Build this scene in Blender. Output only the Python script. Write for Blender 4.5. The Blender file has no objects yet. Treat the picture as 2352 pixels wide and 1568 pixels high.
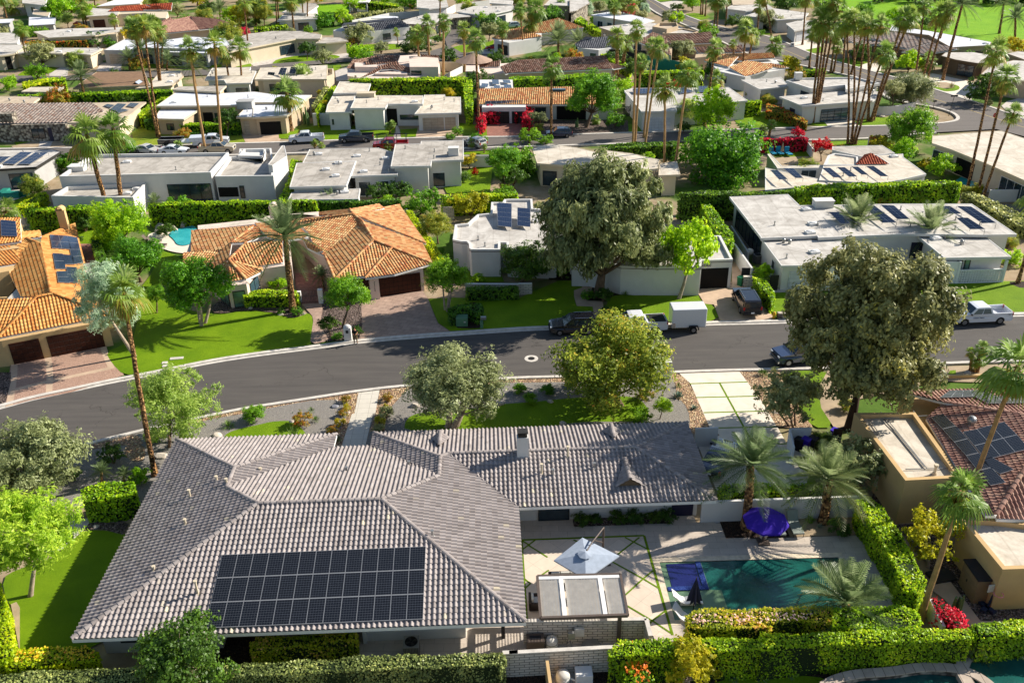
import bpy, bmesh, math, random
import numpy as np
from mathutils import Vector, Matrix
from mathutils.geometry import tessellate_polygon
V3=Vector; ZZ=Vector((0,0,1))
S=bpy.context.scene
R=math.radians
# ---------------- camera ----------------
FPX,PITCH,ROLL,CH=2058.88,R(28.0076),R(-1.1222),42.0
CXP,CYP=1175.5,784.0
_f=Vector((0,math.cos(PITCH),-math.sin(PITCH)));_u=Vector((0,math.sin(PITCH),math.cos(PITCH)));_x=Vector((1,0,0))
_c,_s=math.cos(ROLL),math.sin(ROLL)
CX=_c*_x+_s*_u; CU=-_s*_x+_c*_u; CF=_f
CAM=Vector((0,0,CH))
cd=bpy.data.cameras.new('camera'); cam=bpy.data.objects.new('camera',cd); S.collection.objects.link(cam)
cd.sensor_width=36; cd.lens=36*FPX/2351; cd.clip_start=.5; cd.clip_end=4000
m=Matrix((CX,CU,-CF)).transposed().to_4x4(); m.translation=CAM; cam.matrix_world=m
S.camera=cam
# ---------------- sky, sun, exposure ----------------
SUN_EL,SUN_AZ=R(31.5),R(21)       # azimuth measured from +X towards +Y
w=bpy.data.worlds.new('World'); S.world=w; w.use_nodes=True
nt=w.node_tree; nt.nodes.clear()
sk=nt.nodes.new('ShaderNodeTexSky'); sk.sky_type='NISHITA'; sk.sun_disc=False; sk.sun_elevation=SUN_EL; sk.sun_rotation=R(90)-SUN_AZ
sk.air_density=1.0; sk.dust_density=.6
bg=nt.nodes.new('ShaderNodeBackground'); bg.inputs[1].default_value=.075
ow=nt.nodes.new('ShaderNodeOutputWorld'); nt.links.new(sk.outputs[0],bg.inputs[0]); nt.links.new(bg.outputs[0],ow.inputs[0])
sd=bpy.data.lights.new('sun','SUN'); sd.energy=5.0; sd.angle=R(.5); sd.color=(1,.93,.82)
sun=bpy.data.objects.new('sun',sd); S.collection.objects.link(sun)
sv=Vector((math.cos(SUN_AZ)*math.cos(SUN_EL),math.sin(SUN_AZ)*math.cos(SUN_EL),math.sin(SUN_EL)))
sun.rotation_euler=sv.to_track_quat('Z','Y').to_euler(); sun.location=(60,60,90)
S.view_settings.view_transform='Standard'; S.view_settings.look='None'; S.view_settings.exposure=.84; S.view_settings.gamma=1
S.cycles.max_bounces=6; S.cycles.diffuse_bounces=3; S.cycles.glossy_bounces=2; S.cycles.transmission_bounces=4; S.cycles.transparent_max_bounces=6
# ---------------- helpers: pixel -> place ----------------
OFF={k+str(i+1):(x,y) for k,y in zip('ABCD',(0,580,1160,1734)) for i,x in enumerate((0,870,1740,2600))}
KT=900/2352; KF=2351/3500
def at(px,py,z=0.0):
    d=CX*((px-CXP)/FPX)-CU*((py-CYP)/FPX)+CF
    return CAM+d*((z-CH)/d.z)
def dpx(s):
    out=[];t='F'
    for w_ in s.split():
        if ',' in w_:
            x,y=map(float,w_.split(','))
            if t!='F': o=OFF[t]; x=(o[0]+x*KT)*KF; y=(o[1]+y*KT)*KF
            out.append((x,y))
        else: t=w_
    return out
def pts(s,z=0.0): return [at(x,y,z) for x,y in dpx(s)]
def p1(s,z=0.0): return pts(s,z)[0]
def dist(p): return (Vector(p)-CAM).length
def axis_hit(base,px):       # height on the ray of px nearest to the vertical above base
    d=CX*((px[0]-CXP)/FPX)-CU*((px[1]-CYP)/FPX)+CF
    b=Vector((base.x,base.y)); h=Vector((d.x,d.y)); t=b.dot(h)/h.dot(h); return CAM+d*t
HA=R(1.41157)                # direction of the near house
hx=Vector((math.cos(HA),math.sin(HA),0)); hy=Vector((-math.sin(HA),math.cos(HA),0))
def H(a,b,z=0): return hx*a+hy*b+Vector((0,0,z))
# ---------------- objects ----------------
col=S.collection
def tag(o,label=None,cat=None,group=None,kind=None):
    if label:o['label']=label
    if cat:o['category']=cat
    if group:o['group']=group
    if kind:o['kind']=kind
    return o
def empty(name,loc,label,cat,group=None,rz=0):
    o=bpy.data.objects.new(name,None); col.objects.link(o); o.location=loc; o.rotation_euler=(0,0,rz); o.empty_display_size=.3
    return tag(o,label,cat,group)
def link(name,me,parent=None,world=True):
    o=bpy.data.objects.new(name,me); col.objects.link(o)
    if parent is not None:
        o.parent=parent
        if world: o.matrix_parent_inverse=WM[parent.name] if parent.name in WM else pm_inv(parent)
    return o
WM={}
def pm_inv(p):
    mm=Matrix.Identity(4); q=p
    chain=[]
    while q is not None: chain.append(q); q=q.parent
    for q in reversed(chain):
        if q.parent is not None: mm=mm@q.matrix_parent_inverse
        mm=mm@q.matrix_basis
    return mm.inverted()
class MB:
    """collects geometry in world (or local) space, then builds ONE mesh object"""
    def __init__(s): s.v=[];s.f=[];s.mi=[];s.cur=0
    def poly(s,ps):
        n=len(s.v); s.v+= [tuple(p) for p in ps]; s.f.append(tuple(range(n,n+len(ps)))); s.mi.append(s.cur); return s
    def mesh(s,vs,fs):
        n=len(s.v); s.v+=[tuple(p) for p in vs]
        for f in fs: s.f.append(tuple(i+n for i in f)); s.mi.append(s.cur)
        return s
    def box(s,c,sz,rz=0,M=None):
        x,y,z=sz[0]/2,sz[1]/2,sz[2]/2; vs=[]
        for k in(-z,z):
            for a,b in((-x,-y),(x,-y),(x,y),(-x,y)):
                vs.append(Vector((a,b,k)))
        if M is None: M=Matrix.Translation(c)@Matrix.Rotation(rz,4,'Z')
        else: M=M@Matrix.Translation(c)@Matrix.Rotation(rz,4,'Z')
        return s.mesh([M@v for v in vs],[(3,2,1,0),(4,5,6,7),(0,1,5,4),(1,2,6,5),(2,3,7,6),(3,0,4,7)])
    def prism(s,ps,z0,z1,top=True,bot=False):
        ps=ccw(ps); n=len(ps); vs=[(p[0],p[1],z0) for p in ps]+[(p[0],p[1],z1) for p in ps]
        fs=[(i,(i+1)%n,(i+1)%n+n,i+n) for i in range(n)]
        if top: fs+= [tuple(i+n for i in t) for t in tess(ps)]
        if bot: fs+= [tuple(reversed(t)) for t in tess(ps)]
        return s.mesh(vs,fs)
    def cyl(s,c,r,h,n=12,r2=None,M=None,cap=True):
        r2=r if r2 is None else r2; c=Vector(c)
        vs=[c+Vector((r*math.cos(6.2832*i/n),r*math.sin(6.2832*i/n),0)) for i in range(n)]+[c+Vector((r2*math.cos(6.2832*i/n),r2*math.sin(6.2832*i/n),h)) for i in range(n)]
        if M is not None: vs=[M@v for v in vs]
        fs=[(i,(i+1)%n,(i+1)%n+n,i+n) for i in range(n)]
        if cap: fs+=[tuple(range(n,2*n)),tuple(reversed(range(n)))]
        return s.mesh(vs,fs)
    def tube(s,path,rad,n=8,cap=True,jit=0,rng=None):
        rings=[];path=[Vector(p) for p in path]
        for i,p in enumerate(path):
            d=(path[min(i+1,len(path)-1)]-path[max(i-1,0)]).normalized()
            a=d.orthogonal().normalized() if abs(d.z)<.9 else (Vector((1,0,0))-d*d.x).normalized(); b=d.cross(a)
            r=rad[i] if hasattr(rad,'__len__') else rad
            rings.append([p+(a*math.cos(6.2832*k/n)+b*math.sin(6.2832*k/n))*r*(1+(jit*(rng.random()-.5) if jit else 0)) for k in range(n)])
        vs=[v for q in rings for v in q]; fs=[]
        for i in range(len(path)-1):
            for k in range(n):
                fs.append((i*n+k,i*n+(k+1)%n,(i+1)*n+(k+1)%n,(i+1)*n+k))
        if cap: fs+= [tuple(range((len(path)-1)*n,len(path)*n)),tuple(reversed(range(n)))]
        return s.mesh(vs,fs)
    def ball(s,c,r,nu=12,nv=8,M=None,jit=0,rng=None):
        c=Vector(c); r=Vector(r) if hasattr(r,'__len__') else Vector((r,r,r)); vs=[]
        for j in range(nv+1):
            t=math.pi*j/nv
            for i in range(nu):
                a=6.2832*i/nu; k=1+(jit*(rng.random()-.5) if jit else 0)
                vs.append(c+Vector((r.x*math.sin(t)*math.cos(a),r.y*math.sin(t)*math.sin(a),r.z*math.cos(t)))*k if not jit else c+Vector((r.x*math.sin(t)*math.cos(a)*k,r.y*math.sin(t)*math.sin(a)*k,r.z*math.cos(t)*k)))
        if M is not None: vs=[M@v for v in vs]
        fs=[(j*nu+i,(j+1)*nu+i,(j+1)*nu+(i+1)%nu,j*nu+(i+1)%nu) for j in range(nv) for i in range(nu)]
        return s.mesh(vs,fs)
    def me(s,name,mats,smooth=False):
        me=bpy.data.meshes.new(name); me.from_pydata(s.v,[],s.f)
        mats=mats if isinstance(mats,(list,tuple)) else [mats]
        for q in mats: me.materials.append(q)
        if len(mats)>1: me.polygons.foreach_set('material_index',s.mi)
        if smooth: me.polygons.foreach_set('use_smooth',[True]*len(s.f))
        me.update(); return me
    def build(s,name,mats,parent=None,smooth=False,world=True,bevel=0):
        o=link(name,s.me(name,mats,smooth),parent,world)
        if bevel:
            b=o.modifiers.new('bevel','BEVEL'); b.width=bevel; b.segments=2; b.limit_method='ANGLE'
        return o
def area2(ps): return sum(ps[i][0]*ps[(i+1)%len(ps)][1]-ps[(i+1)%len(ps)][0]*ps[i][1] for i in range(len(ps)))
def ccw(ps): return list(ps) if area2(ps)>0 else list(reversed(ps))
def tess(ps):
    out=[]
    for t in tessellate_polygon([[Vector((p[0],p[1],0)) for p in ps]]):
        a,b,c=[ps[i] for i in t]
        out.append(t if (b[0]-a[0])*(c[1]-a[1])-(c[0]-a[0])*(b[1]-a[1])>0 else tuple(reversed(t)))
    return out
def inset(ps,d):
    ps=[Vector((p[0],p[1])) for p in ps]; n=len(ps); sg=1 if area2(ps)>0 else -1; out=[]
    for i in range(n):
        a,b,c=ps[i-1],ps[i],ps[(i+1)%n]; u=(b-a).normalized(); v=(c-b).normalized()
        nu=Vector((-u.y,u.x))*sg; nv=Vector((-v.y,v.x))*sg; m_=(nu+nv); l=m_.length
        if l<.2: out.append(b+nu*d); continue
        m_/=l; k=d/max(m_.dot(nu),.4); out.append(b+m_*k)
    return out
def smoothpoly(ps,it=2,closed=True):
    for _ in range(it):
        q=[];n=len(ps)
        rng_=range(n) if closed else range(n-1)
        if not closed:q.append(ps[0])
        for i in rng_:
            a,b=Vector(ps[i]),Vector(ps[(i+1)%n]); q+=[a*.75+b*.25,a*.25+b*.75]
        if not closed:q.append(ps[-1])
        ps=q
    return ps
def sheet(name,ps,z,mat,kind='structure',label=None,cat=None,parent=None,group=None):
    b=MB(); ps=ccw(ps); b.mesh([(p[0],p[1],z) for p in ps],tess(ps)); o=b.build(name,mat,parent)
    return tag(o,label,cat,group,kind if parent is None else None)
def strip_poly(line,w0,w1):
    L=[Vector((p[0],p[1])) for p in line]; a=[];b=[]
    for i,p in enumerate(L):
        d=(L[min(i+1,len(L)-1)]-L[max(i-1,0)]).normalized(); n=Vector((-d.y,d.x)); a.append(p+n*w0); b.append(p+n*w1)
    return a,b
def strip(line,w0,w1,z0,z1,mb):
    a,b=strip_poly(line,w0,w1)
    if w0>w1:a,b=b,a
    for i in range(len(a)-1):
        mb.poly([(a[i].x,a[i].y,z1),(a[i+1].x,a[i+1].y,z1),(b[i+1].x,b[i+1].y,z1),(b[i].x,b[i].y,z1)][::-1])
        for q in(a,b):
            if z1>z0: mb.poly([(q[i].x,q[i].y,z0),(q[i+1].x,q[i+1].y,z0),(q[i+1].x,q[i+1].y,z1),(q[i].x,q[i].y,z1)])
    if z1>z0:
        for i in (0,-1): mb.poly([(a[i].x,a[i].y,z0),(a[i].x,a[i].y,z1),(b[i].x,b[i].y,z1),(b[i].x,b[i].y,z0)])
# ---------------- materials ----------------
def srgb(h):
    h=h.lstrip('#'); c=[int(h[i:i+2],16)/255 for i in(0,2,4)]
    return tuple(x/12.92 if x<.04045 else ((x+.055)/1.055)**2.4 for x in c)+(1,)
class NT:
    def __init__(s,name):
        s.m=bpy.data.materials.new(name); s.m.use_nodes=True; s.t=s.m.node_tree; s.b=s.t.nodes['Principled BSDF']; s.out=s.t.nodes['Material Output']
        s.geo=None
    def n(s,ty,**k):
        q=s.t.nodes.new(ty)
        for a,b in k.items():
            if a.startswith('i_'): q.inputs[a[2:].replace('_',' ')].default_value=b
            else: setattr(q,a,b)
        return q
    def l(s,a,b): s.t.links.new(a,b)
    def pos(s):
        if s.geo is None: s.geo=s.n('ShaderNodeNewGeometry')
        return s.geo.outputs['Position']
    def noise(s,scale,detail=4,rough=.55,vec=None,dist_=0):
        q=s.n('ShaderNodeTexNoise'); q.inputs['Scale'].default_value=scale; q.inputs['Detail'].default_value=detail; q.inputs['Roughness'].default_value=rough; q.inputs['Distortion'].default_value=dist_
        s.l(vec or s.pos(),q.inputs['Vector']); return q.outputs['Fac']
    def ramp(s,fac,stops,interp='LINEAR'):
        q=s.n('ShaderNodeValToRGB'); q.color_ramp.interpolation=interp; e=q.color_ramp.elements
        while len(e)<len(stops): e.new(.5)
        for i,(p,c) in enumerate(stops): e[i].position=p; e[i].color=c if not isinstance(c,str) else srgb(c)
        s.l(fac,q.inputs[0]); return q.outputs[0]
    def mix(s,fac,a,b,mode='MIX'):
        q=s.n('ShaderNodeMix',data_type='RGBA',blend_type=mode)
        for i,v in((0,fac),(6,a),(7,b)):
            if isinstance(v,str): v=srgb(v)
            if isinstance(v,(int,float,tuple)): q.inputs[i].default_value=v
            else: s.l(v,q.inputs[i])
        return q.outputs[2]
    def bump(s,h,st=.3,d=.05):
        q=s.n('ShaderNodeBump'); q.inputs['Strength'].default_value=st; q.inputs['Distance'].default_value=d; s.l(h,q.inputs['Height']); s.l(q.outputs[0],s.b.inputs['Normal'])
    def base(s,c,rough=.8,spec=None,metal=0):
        if isinstance(c,str): c=srgb(c)
        if isinstance(c,tuple): s.b.inputs['Base Color'].default_value=c
        else: s.l(c,s.b.inputs['Base Color'])
        s.b.inputs['Roughness'].default_value=rough; s.b.inputs['Metallic'].default_value=metal
        if spec is not None: s.b.inputs['Specular IOR Level'].default_value=spec
        return s
def mk_plain(name,c,rough=.7,var=.06,scale=3,metal=0,spec=.3,bump=0,bscale=40):
    k=NT(name); c=srgb(c) if isinstance(c,str) else c
    lo=tuple(x*(1-var*2) for x in c[:3])+(1,); hi=tuple(min(1,x*(1+var)) for x in c[:3])+(1,)
    k.base(k.ramp(k.noise(scale,5),[(.3,lo),(.7,hi)]),rough,spec,metal)
    if bump: k.bump(k.noise(bscale,3),bump,.02)
    return k.m
def stucco(name,c,dirt=.12):
    k=NT(name); c=srgb(c); d=tuple(x*(1-dirt) for x in c[:3])+(1,)
    a=k.ramp(k.noise(.6,6,.65),[(.35,d),(.65,c)])
    b=k.mix(k.ramp(k.noise(7,4),[(.4,(0,0,0,1)),(.75,(.25,.25,.25,1))]),a,d)
    k.base(b,.9,.15); k.bump(k.noise(60,3),.25,.01); return k.m
def flatroof(name,c,stain='#9c948a',amt=.55,scale=.35):
    k=NT(name)
    n1=k.noise(scale,8,.68,dist_=1.2); f=k.ramp(n1,[(.42,(0,0,0,1)),(.66,(amt,amt,amt,1))])
    a=k.mix(f,c,stain); n2=k.noise(4,6,.7); a=k.mix(k.ramp(n2,[(.45,(0,0,0,1)),(.8,(.3,.3,.3,1))]),a,stain)
    w_=k.n('ShaderNodeTexWave',wave_type='BANDS',bands_direction='X'); w_.inputs['Scale'].default_value=.16; w_.inputs['Distortion'].default_value=.4; k.l(k.pos(),w_.inputs['Vector'])
    a=k.mix(k.ramp(w_.outputs['Fac'],[(0,(.22,.22,.22,1)),(.02,(0,0,0,1))]),a,stain)
    k.base(a,.85,.2); k.bump(k.noise(9,5),.2,.03); return k.m
def foliage(name,stops,trans=.35,gain=1.5):
    k=NT(name); k.t.nodes.remove(k.b)
    a=k.n('ShaderNodeAttribute',attribute_name='rnd'); c=k.ramp(a.outputs['Fac'],stops)
    oi=k.n('ShaderNodeObjectInfo'); hs=k.n('ShaderNodeHueSaturation')
    mr=k.n('ShaderNodeMapRange'); mr.inputs[3].default_value=.485; mr.inputs[4].default_value=.515; k.l(oi.outputs['Random'],mr.inputs[0]); k.l(mr.outputs[0],hs.inputs['Hue'])
    mv=k.n('ShaderNodeMapRange'); mv.inputs[3].default_value=gain*1.15; mv.inputs[4].default_value=gain*.85; k.l(oi.outputs['Random'],mv.inputs[0]); k.l(mv.outputs[0],hs.inputs['Value'])
    k.l(c,hs.inputs['Color'])
    d=k.n('ShaderNodeBsdfPrincipled'); d.inputs['Roughness'].default_value=.48; d.inputs['Specular IOR Level'].default_value=.4; k.l(hs.outputs[0],d.inputs['Base Color'])
    t=k.n('ShaderNodeBsdfTranslucent'); g=k.n('ShaderNodeGamma'); g.inputs[1].default_value=.8; k.l(hs.outputs[0],g.inputs[0]); k.l(g.outputs[0],t.inputs[0])
    mx=k.n('ShaderNodeMixShader'); mx.inputs[0].default_value=min(.55,trans+.12); k.l(d.outputs[0],mx.inputs[1]); k.l(t.outputs[0],mx.inputs[2]); k.l(mx.outputs[0],k.out.inputs[0])
    return k.m
def brick(name,c1,c2,mort,w_,h_,ms=.02,rot=0,off=.5,rough=.85,bump=.4,uv=False,vert=False,noise_amt=.25):
    k=NT(name); q=k.n('ShaderNodeTexBrick'); q.offset=off; q.inputs['Scale'].default_value=1; q.inputs['Brick Width'].default_value=w_; q.inputs['Row Height'].default_value=h_; q.inputs['Mortar Size'].default_value=ms; q.inputs['Bias'].default_value=0
    q.inputs['Color1'].default_value=srgb(c1); q.inputs['Color2'].default_value=srgb(c2); q.inputs['Mortar'].default_value=srgb(mort)
    mp=k.n('ShaderNodeMapping'); mp.inputs['Rotation'].default_value=(0,0,rot)
    if uv: t=k.n('ShaderNodeTexCoord'); k.l(t.outputs['UV'],mp.inputs[0])
    elif vert:
        sx=k.n('ShaderNodeSeparateXYZ'); k.l(k.pos(),sx.inputs[0]); ad=k.n('ShaderNodeMath',operation='ADD'); k.l(sx.outputs[0],ad.inputs[0]); k.l(sx.outputs[1],ad.inputs[1])
        cb=k.n('ShaderNodeCombineXYZ'); k.l(ad.outputs[0],cb.inputs[0]); k.l(sx.outputs[2],cb.inputs[1]); k.l(cb.outputs[0],mp.inputs[0])
    else: k.l(k.pos(),mp.inputs[0])
    k.l(mp.outputs[0],q.inputs['Vector'])
    n=k.ramp(k.noise(1.5,6,.65),[(.3,(1-noise_amt,)*3+(1,)),(.7,(1,1,1,1))]); k.base(k.mix(1.0,q.outputs['Color'],n,'MULTIPLY'),rough,.2)
    if bump:
        iv=k.n('ShaderNodeMath',operation='SUBTRACT'); iv.inputs[0].default_value=1; k.l(q.outputs['Fac'],iv.inputs[1]); k.bump(iv.outputs[0],bump,.02)
    return k.m
def pebbles(name,stops,scale=9,dark='#3a3128',bump=1.0):
    k=NT(name); v=k.n('ShaderNodeTexVoronoi'); v.inputs['Scale'].default_value=scale; k.l(k.pos(),v.inputs['Vector'])
    sx=k.n('ShaderNodeSeparateColor'); k.l(v.outputs['Color'],sx.inputs[0]); c=k.ramp(sx.outputs[0],stops,'CONSTANT')
    e=k.ramp(v.outputs['Distance'],[(.35,(0,0,0,1)),(.75,(1,1,1,1))]); k.base(k.mix(e,c,dark),.8,.25)
    inv=k.n('ShaderNodeMath',operation='SUBTRACT'); inv.inputs[0].default_value=1; k.l(v.outputs['Distance'],inv.inputs[1]); k.bump(inv.outputs[0],bump,.08); return k.m
def grass(name,a,b,c):
    k=NT(name); n1=k.noise(.25,5,.6); n2=k.noise(14,4,.7); n3=k.noise(70,2,.6)
    x=k.mix(k.ramp(n1,[(.35,(0,0,0,1)),(.7,(1,1,1,1))]),a,b); x=k.mix(k.ramp(n2,[(.45,(0,0,0,1)),(.7,(.6,.6,.6,1))]),x,c)
    k.base(x,.75,.12); k.bump(n3,.9,.05)
    return k.m
def asphalt(name,a,b):
    k=NT(name); mp=k.n('ShaderNodeMapping'); mp.inputs['Scale'].default_value=(.18,1.6,1); mp.inputs['Rotation'].default_value=(0,0,-.03); k.l(k.pos(),mp.inputs[0])
    n1=k.noise(.9,7,.65,vec=mp.outputs[0]); x=k.mix(k.ramp(n1,[(.3,(0,0,0,1)),(.7,(1,1,1,1))]),a,b)
    n2=k.noise(60,3,.8); x=k.mix(k.ramp(n2,[(.3,(.28,.28,.28,1)),(.7,(0,0,0,1))]),x,'#1c1b1b')
    # fine cracks
    v=k.n('ShaderNodeTexVoronoi',feature='DISTANCE_TO_EDGE'); v.inputs['Scale'].default_value=.22; 
    nn=k.n('ShaderNodeTexNoise'); nn.inputs['Scale'].default_value=1.3; nn.inputs['Detail'].default_value=6; k.l(k.pos(),nn.inputs['Vector'])
    vm=k.n('ShaderNodeVectorMath',operation='MULTIPLY_ADD'); k.l(nn.outputs['Color'],vm.inputs[0]); vm.inputs[1].default_value=(2.2,2.2,0); k.l(k.pos(),vm.inputs[2]); k.l(vm.outputs[0],v.inputs['Vector'])
    f=k.ramp(v.outputs['Distance'],[(0,(.7,.7,.7,1)),(.009,(0,0,0,1))]); n4=k.noise(.12,2); f=k.mix(k.ramp(n4,[(.5,(0,0,0,1)),(.62,(1,1,1,1))]),'#000000',f)
    x=k.mix(f,x,'#26231f'); k.base(x,.85,.25); k.bump(n2,.35,.02); return k.m
def tilemat(name,stops,bump=.15):
    k=NT(name); u=k.n('ShaderNodeTexCoord'); f=k.n('ShaderNodeVectorMath',operation='FLOOR'); k.l(u.outputs['UV'],f.inputs[0])
    wn=k.n('ShaderNodeTexWhiteNoise',noise_dimensions='2D'); k.l(f.outputs[0],wn.inputs['Vector'])
    c=k.ramp(wn.outputs['Value'],stops); n=k.ramp(k.noise(1.1,6,.7),[(.3,(.80,.80,.80,1)),(.65,(1,1,1,1))]); n2=k.ramp(k.noise(22,4,.7),[(.3,(.85,.85,.85,1)),(.65,(1,1,1,1))])
    k.base(k.mix(1.0,k.mix(1.0,c,n,'MULTIPLY'),n2,'MULTIPLY'),.8,.25); return k.m
def glassy(name,c='#1a2730',rough=.08):
    k=NT(name); k.base(k.ramp(k.noise(.9,3),[(.3,c),(.75,'#33434b')]),rough,.8); return k.m
M={}
M['white']=stucco('white_stucco','#d2d0cc',.10); M['cream']=stucco('cream_stucco','#cdbfa6'); M['tan']=stucco('tan_stucco','#c8a878'); M['sand']=stucco('sand_stucco','#b9a58a'); M['grey']=stucco('grey_stucco','#a9a8a6'); M['pinkw']=stucco('pale_pink_stucco','#dcc8ba'); M['brownw']=stucco('brown_stucco','#6b5a48')
M['stone']=pebbles('stone_wall',[(0,'#8d8578'),(.3,'#a59c8c'),(.6,'#776f64'),(.8,'#b8ae9c')],2.2,'#4a4038',.6)
M['r_white']=flatroof('white_roof_coating','#c8c3bb','#7c746a',.6); M['r_bright']=flatroof('bright_white_roof_coating','#d6d8de','#a4a6ae',.45); M['r_grey']=flatroof('grey_roof_coating','#b8b1a7','#6c655b',.65); M['r_cream']=flatroof('cream_roof_coating','#d3c9b9','#857862',.5); M['r_tan']=flatroof('tan_roof_coating','#c4b39c','#8a7962',.5)
M['r_brown']=mk_plain('brown_shingle','#85684f',.9,.12,1.5,bump=.6,bscale=14); M['r_dark']=mk_plain('dark_shingle','#54565c',.85,.1,2,bump=.5,bscale=14)
M['trim']=mk_plain('white_trim','#dedcd8',.6,.04); M['fascia_brown']=mk_plain('brown_fascia','#4a3428',.7,.1); M['frame_dark']=mk_plain('dark_frame','#1f2022',.5,.05); M['frame_white']=mk_plain('white_frame','#d8d8d6',.5,.03)
M['glass']=glassy('window_glass'); M['glass_blue']=glassy('blue_glass','#3a5560',.1); M['glass_green']=glassy('green_glass','#6d9484',.15); M['g_dark']=mk_plain('painted_opening_shade','#14110f',.9,.1)
M['door_brown']=brick('brown_garage_door','#4a2517','#3f1f14','#2a130c',.62,.52,.03,vert=True,off=0,bump=.8,rough=.5); M['door_white']=brick('white_garage_door','#d2d4d8','#cccfd4','#a9acb2',1.2,.5,.02,vert=True,off=0,bump=.6,rough=.5); M['door_tan']=brick('tan_garage_door','#b3a593','#ad9f8d','#837564',1.2,.5,.02,vert=True,off=0,bump=.6,rough=.5); M['door_dark']=brick('dark_garage_door','#33302f','#2d2a2a','#191717',1.2,.5,.02,vert=True,off=0,bump=.6,rough=.5)
M['door_navy']=mk_plain('navy_door','#20203a',.45,.05); M['metal']=mk_plain('grey_metal','#9a9a98',.4,.05,metal=.6); M['metal_dark']=mk_plain('dark_metal','#3a3835',.5,.06,metal=.3)
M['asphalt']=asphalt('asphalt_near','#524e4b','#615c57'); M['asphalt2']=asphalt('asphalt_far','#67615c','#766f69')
M['concrete']=mk_plain('concrete','#c3bab0',.85,.12,1.3,bump=.3); M['kerb']=mk_plain('kerb_concrete','#c9c2b8',.85,.12,2,bump=.3); M['slab']=mk_plain('pale_slab','#dcd0bf',.85,.06,1.2,bump=.2,bscale=60)
M['grass']=grass('lawn_grass','#62820a','#7f9c14','#456a08'); M['grass_dry']=grass('dry_lawn_grass','#86952a','#6f8f16','#a39a4a'); M['golf']=grass('golf_grass','#6f9e0a','#82ac14','#548a08')
M['decomp']=pebbles('grey_gravel',[(0,'#8c8780'),(.35,'#a09a92'),(.7,'#7e7973'),(.9,'#b0a698')],26,'#5e5a55',.4); M['river']=pebbles('river_rock',[(0,'#9b7d5c'),(.2,'#c2a37b'),(.4,'#8c6a50'),(.6,'#d8c19c'),(.75,'#75604f'),(.88,'#b98f77')],7,'#7a6650',1); M['darkrock']=pebbles('dark_gravel',[(0,'#6a5a50'),(.3,'#82706a'),(.6,'#54463e'),(.85,'#a08d82')],9,'#2c2420',1); M['mulch']=pebbles('dark_mulch',[(0,'#3a2a20'),(.4,'#4d3a2c'),(.8,'#2b201a')],12,'#1a130e',1)
M['sandy']=mk_plain('sandy_soil','#a9957a',.95,.12,.8,bump=.6,bscale=18)
M['drive_pink']=brick('stamped_drive','#a58b7c','#b59a89','#8a7468',.9,.7,.02,rot=.3,bump=.25); M['drive_tan']=mk_plain('tan_drive','#bfa58c',.85,.1,.7,bump=.2); M['drive_brick']=brick('red_brick_drive','#96685a','#a87a6a','#7a5348',.4,.25,.02,bump=.3)
M['aggregate']=pebbles('aggregate_drive',[(0,'#b5907c'),(.4,'#c7a792'),(.75,'#a07c6a')],22,'#8a6f60',.3)
M['paver']=brick('stone_paver','#c9bcae','#bfb2a4','#8e8478',1.22,.61,.008,rot=HA,bump=.2,noise_amt=.15); M['paverd']=brick('diagonal_stone_paver','#dccbb8','#d2c1ae','#a79a8c',1.22,1.22,.008,rot=HA+.785,off=0,bump=.2,noise_amt=.12); M['walk']=brick('walkway_slab','#cfc8ba','#c7c0b2','#9f988c',1.0,.8,.015,rot=-HA,off=0,bump=.2,noise_amt=.1)
M['coping']=mk_plain('travertine_coping','#d8c8ae',.8,.12,3,bump=.3)
M['brickw']=brick('white_brick','#e0d6c8','#d6cbbc','#8f887e',.6,.2,.025,vert=True,bump=1,noise_amt=.2)
M['blockw']=mk_plain('white_block','#dadbdb',.8,.05)
M['trunk_palm']=pebbles('palm_bark',[(0,'#8a6540'),(.35,'#a97f50'),(.7,'#6c4a2c'),(.88,'#c29a66')],5.5,'#3f2a18',1); M['trunk_smooth']=mk_plain('smooth_palm_bark','#a78458',.9,.14,2.5,bump=.8,bscale=9); M['trunk']=mk_plain('bark','#6e5a48',.95,.2,3,bump=.9,bscale=14); M['trunk_pale']=mk_plain('pale_bark','#a69482',.95,.18,3,bump=.8,bscale=14); M['trunk_dark']=mk_plain('dark_bark','#3d2f24',.95,.2,3,bump=.8,bscale=14)
M['boulder']=mk_plain('boulder_stone','#b9aea0',.9,.14,2.5,bump=1,bscale=6); M['boulder_grey']=mk_plain('grey_boulder_stone','#9a9aa0',.9,.14,2.5,bump=1,bscale=6)
M['water']=None
# ---------------- foliage ----------------
def leaf_mesh(name,C,N,size,rnd,mat,aspect=1.6,seed=0,flat=.0,updir=None):
    """one leaf card per centre, facing roughly N"""
    rs=np.random.RandomState(seed); n=len(C)
    N=N+rs.normal(0,.55 if not flat else flat,(n,3)); N/=np.linalg.norm(N,axis=1)[:,None]+1e-9
    T=rs.normal(0,1,(n,3)) if updir is None else updir+rs.normal(0,.35,(n,3)); T-=N*(T*N).sum(1)[:,None]; T/=np.linalg.norm(T,axis=1)[:,None]+1e-9
    B=np.cross(N,T); s=(size*(.7+.6*rs.rand(n)))[:,None] if np.ndim(size) else (size*(.7+.6*rs.rand(n)))[:,None]
    a=T*s*aspect*.5; b=B*s*.5
    V=np.empty((n,4,3)); V[:,0]=C-a; V[:,1]=C+b+N*s*.12; V[:,2]=C+a; V[:,3]=C-b+N*s*.12
    return quads_mesh(name,V.reshape(-1,3),rnd,mat)
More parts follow.
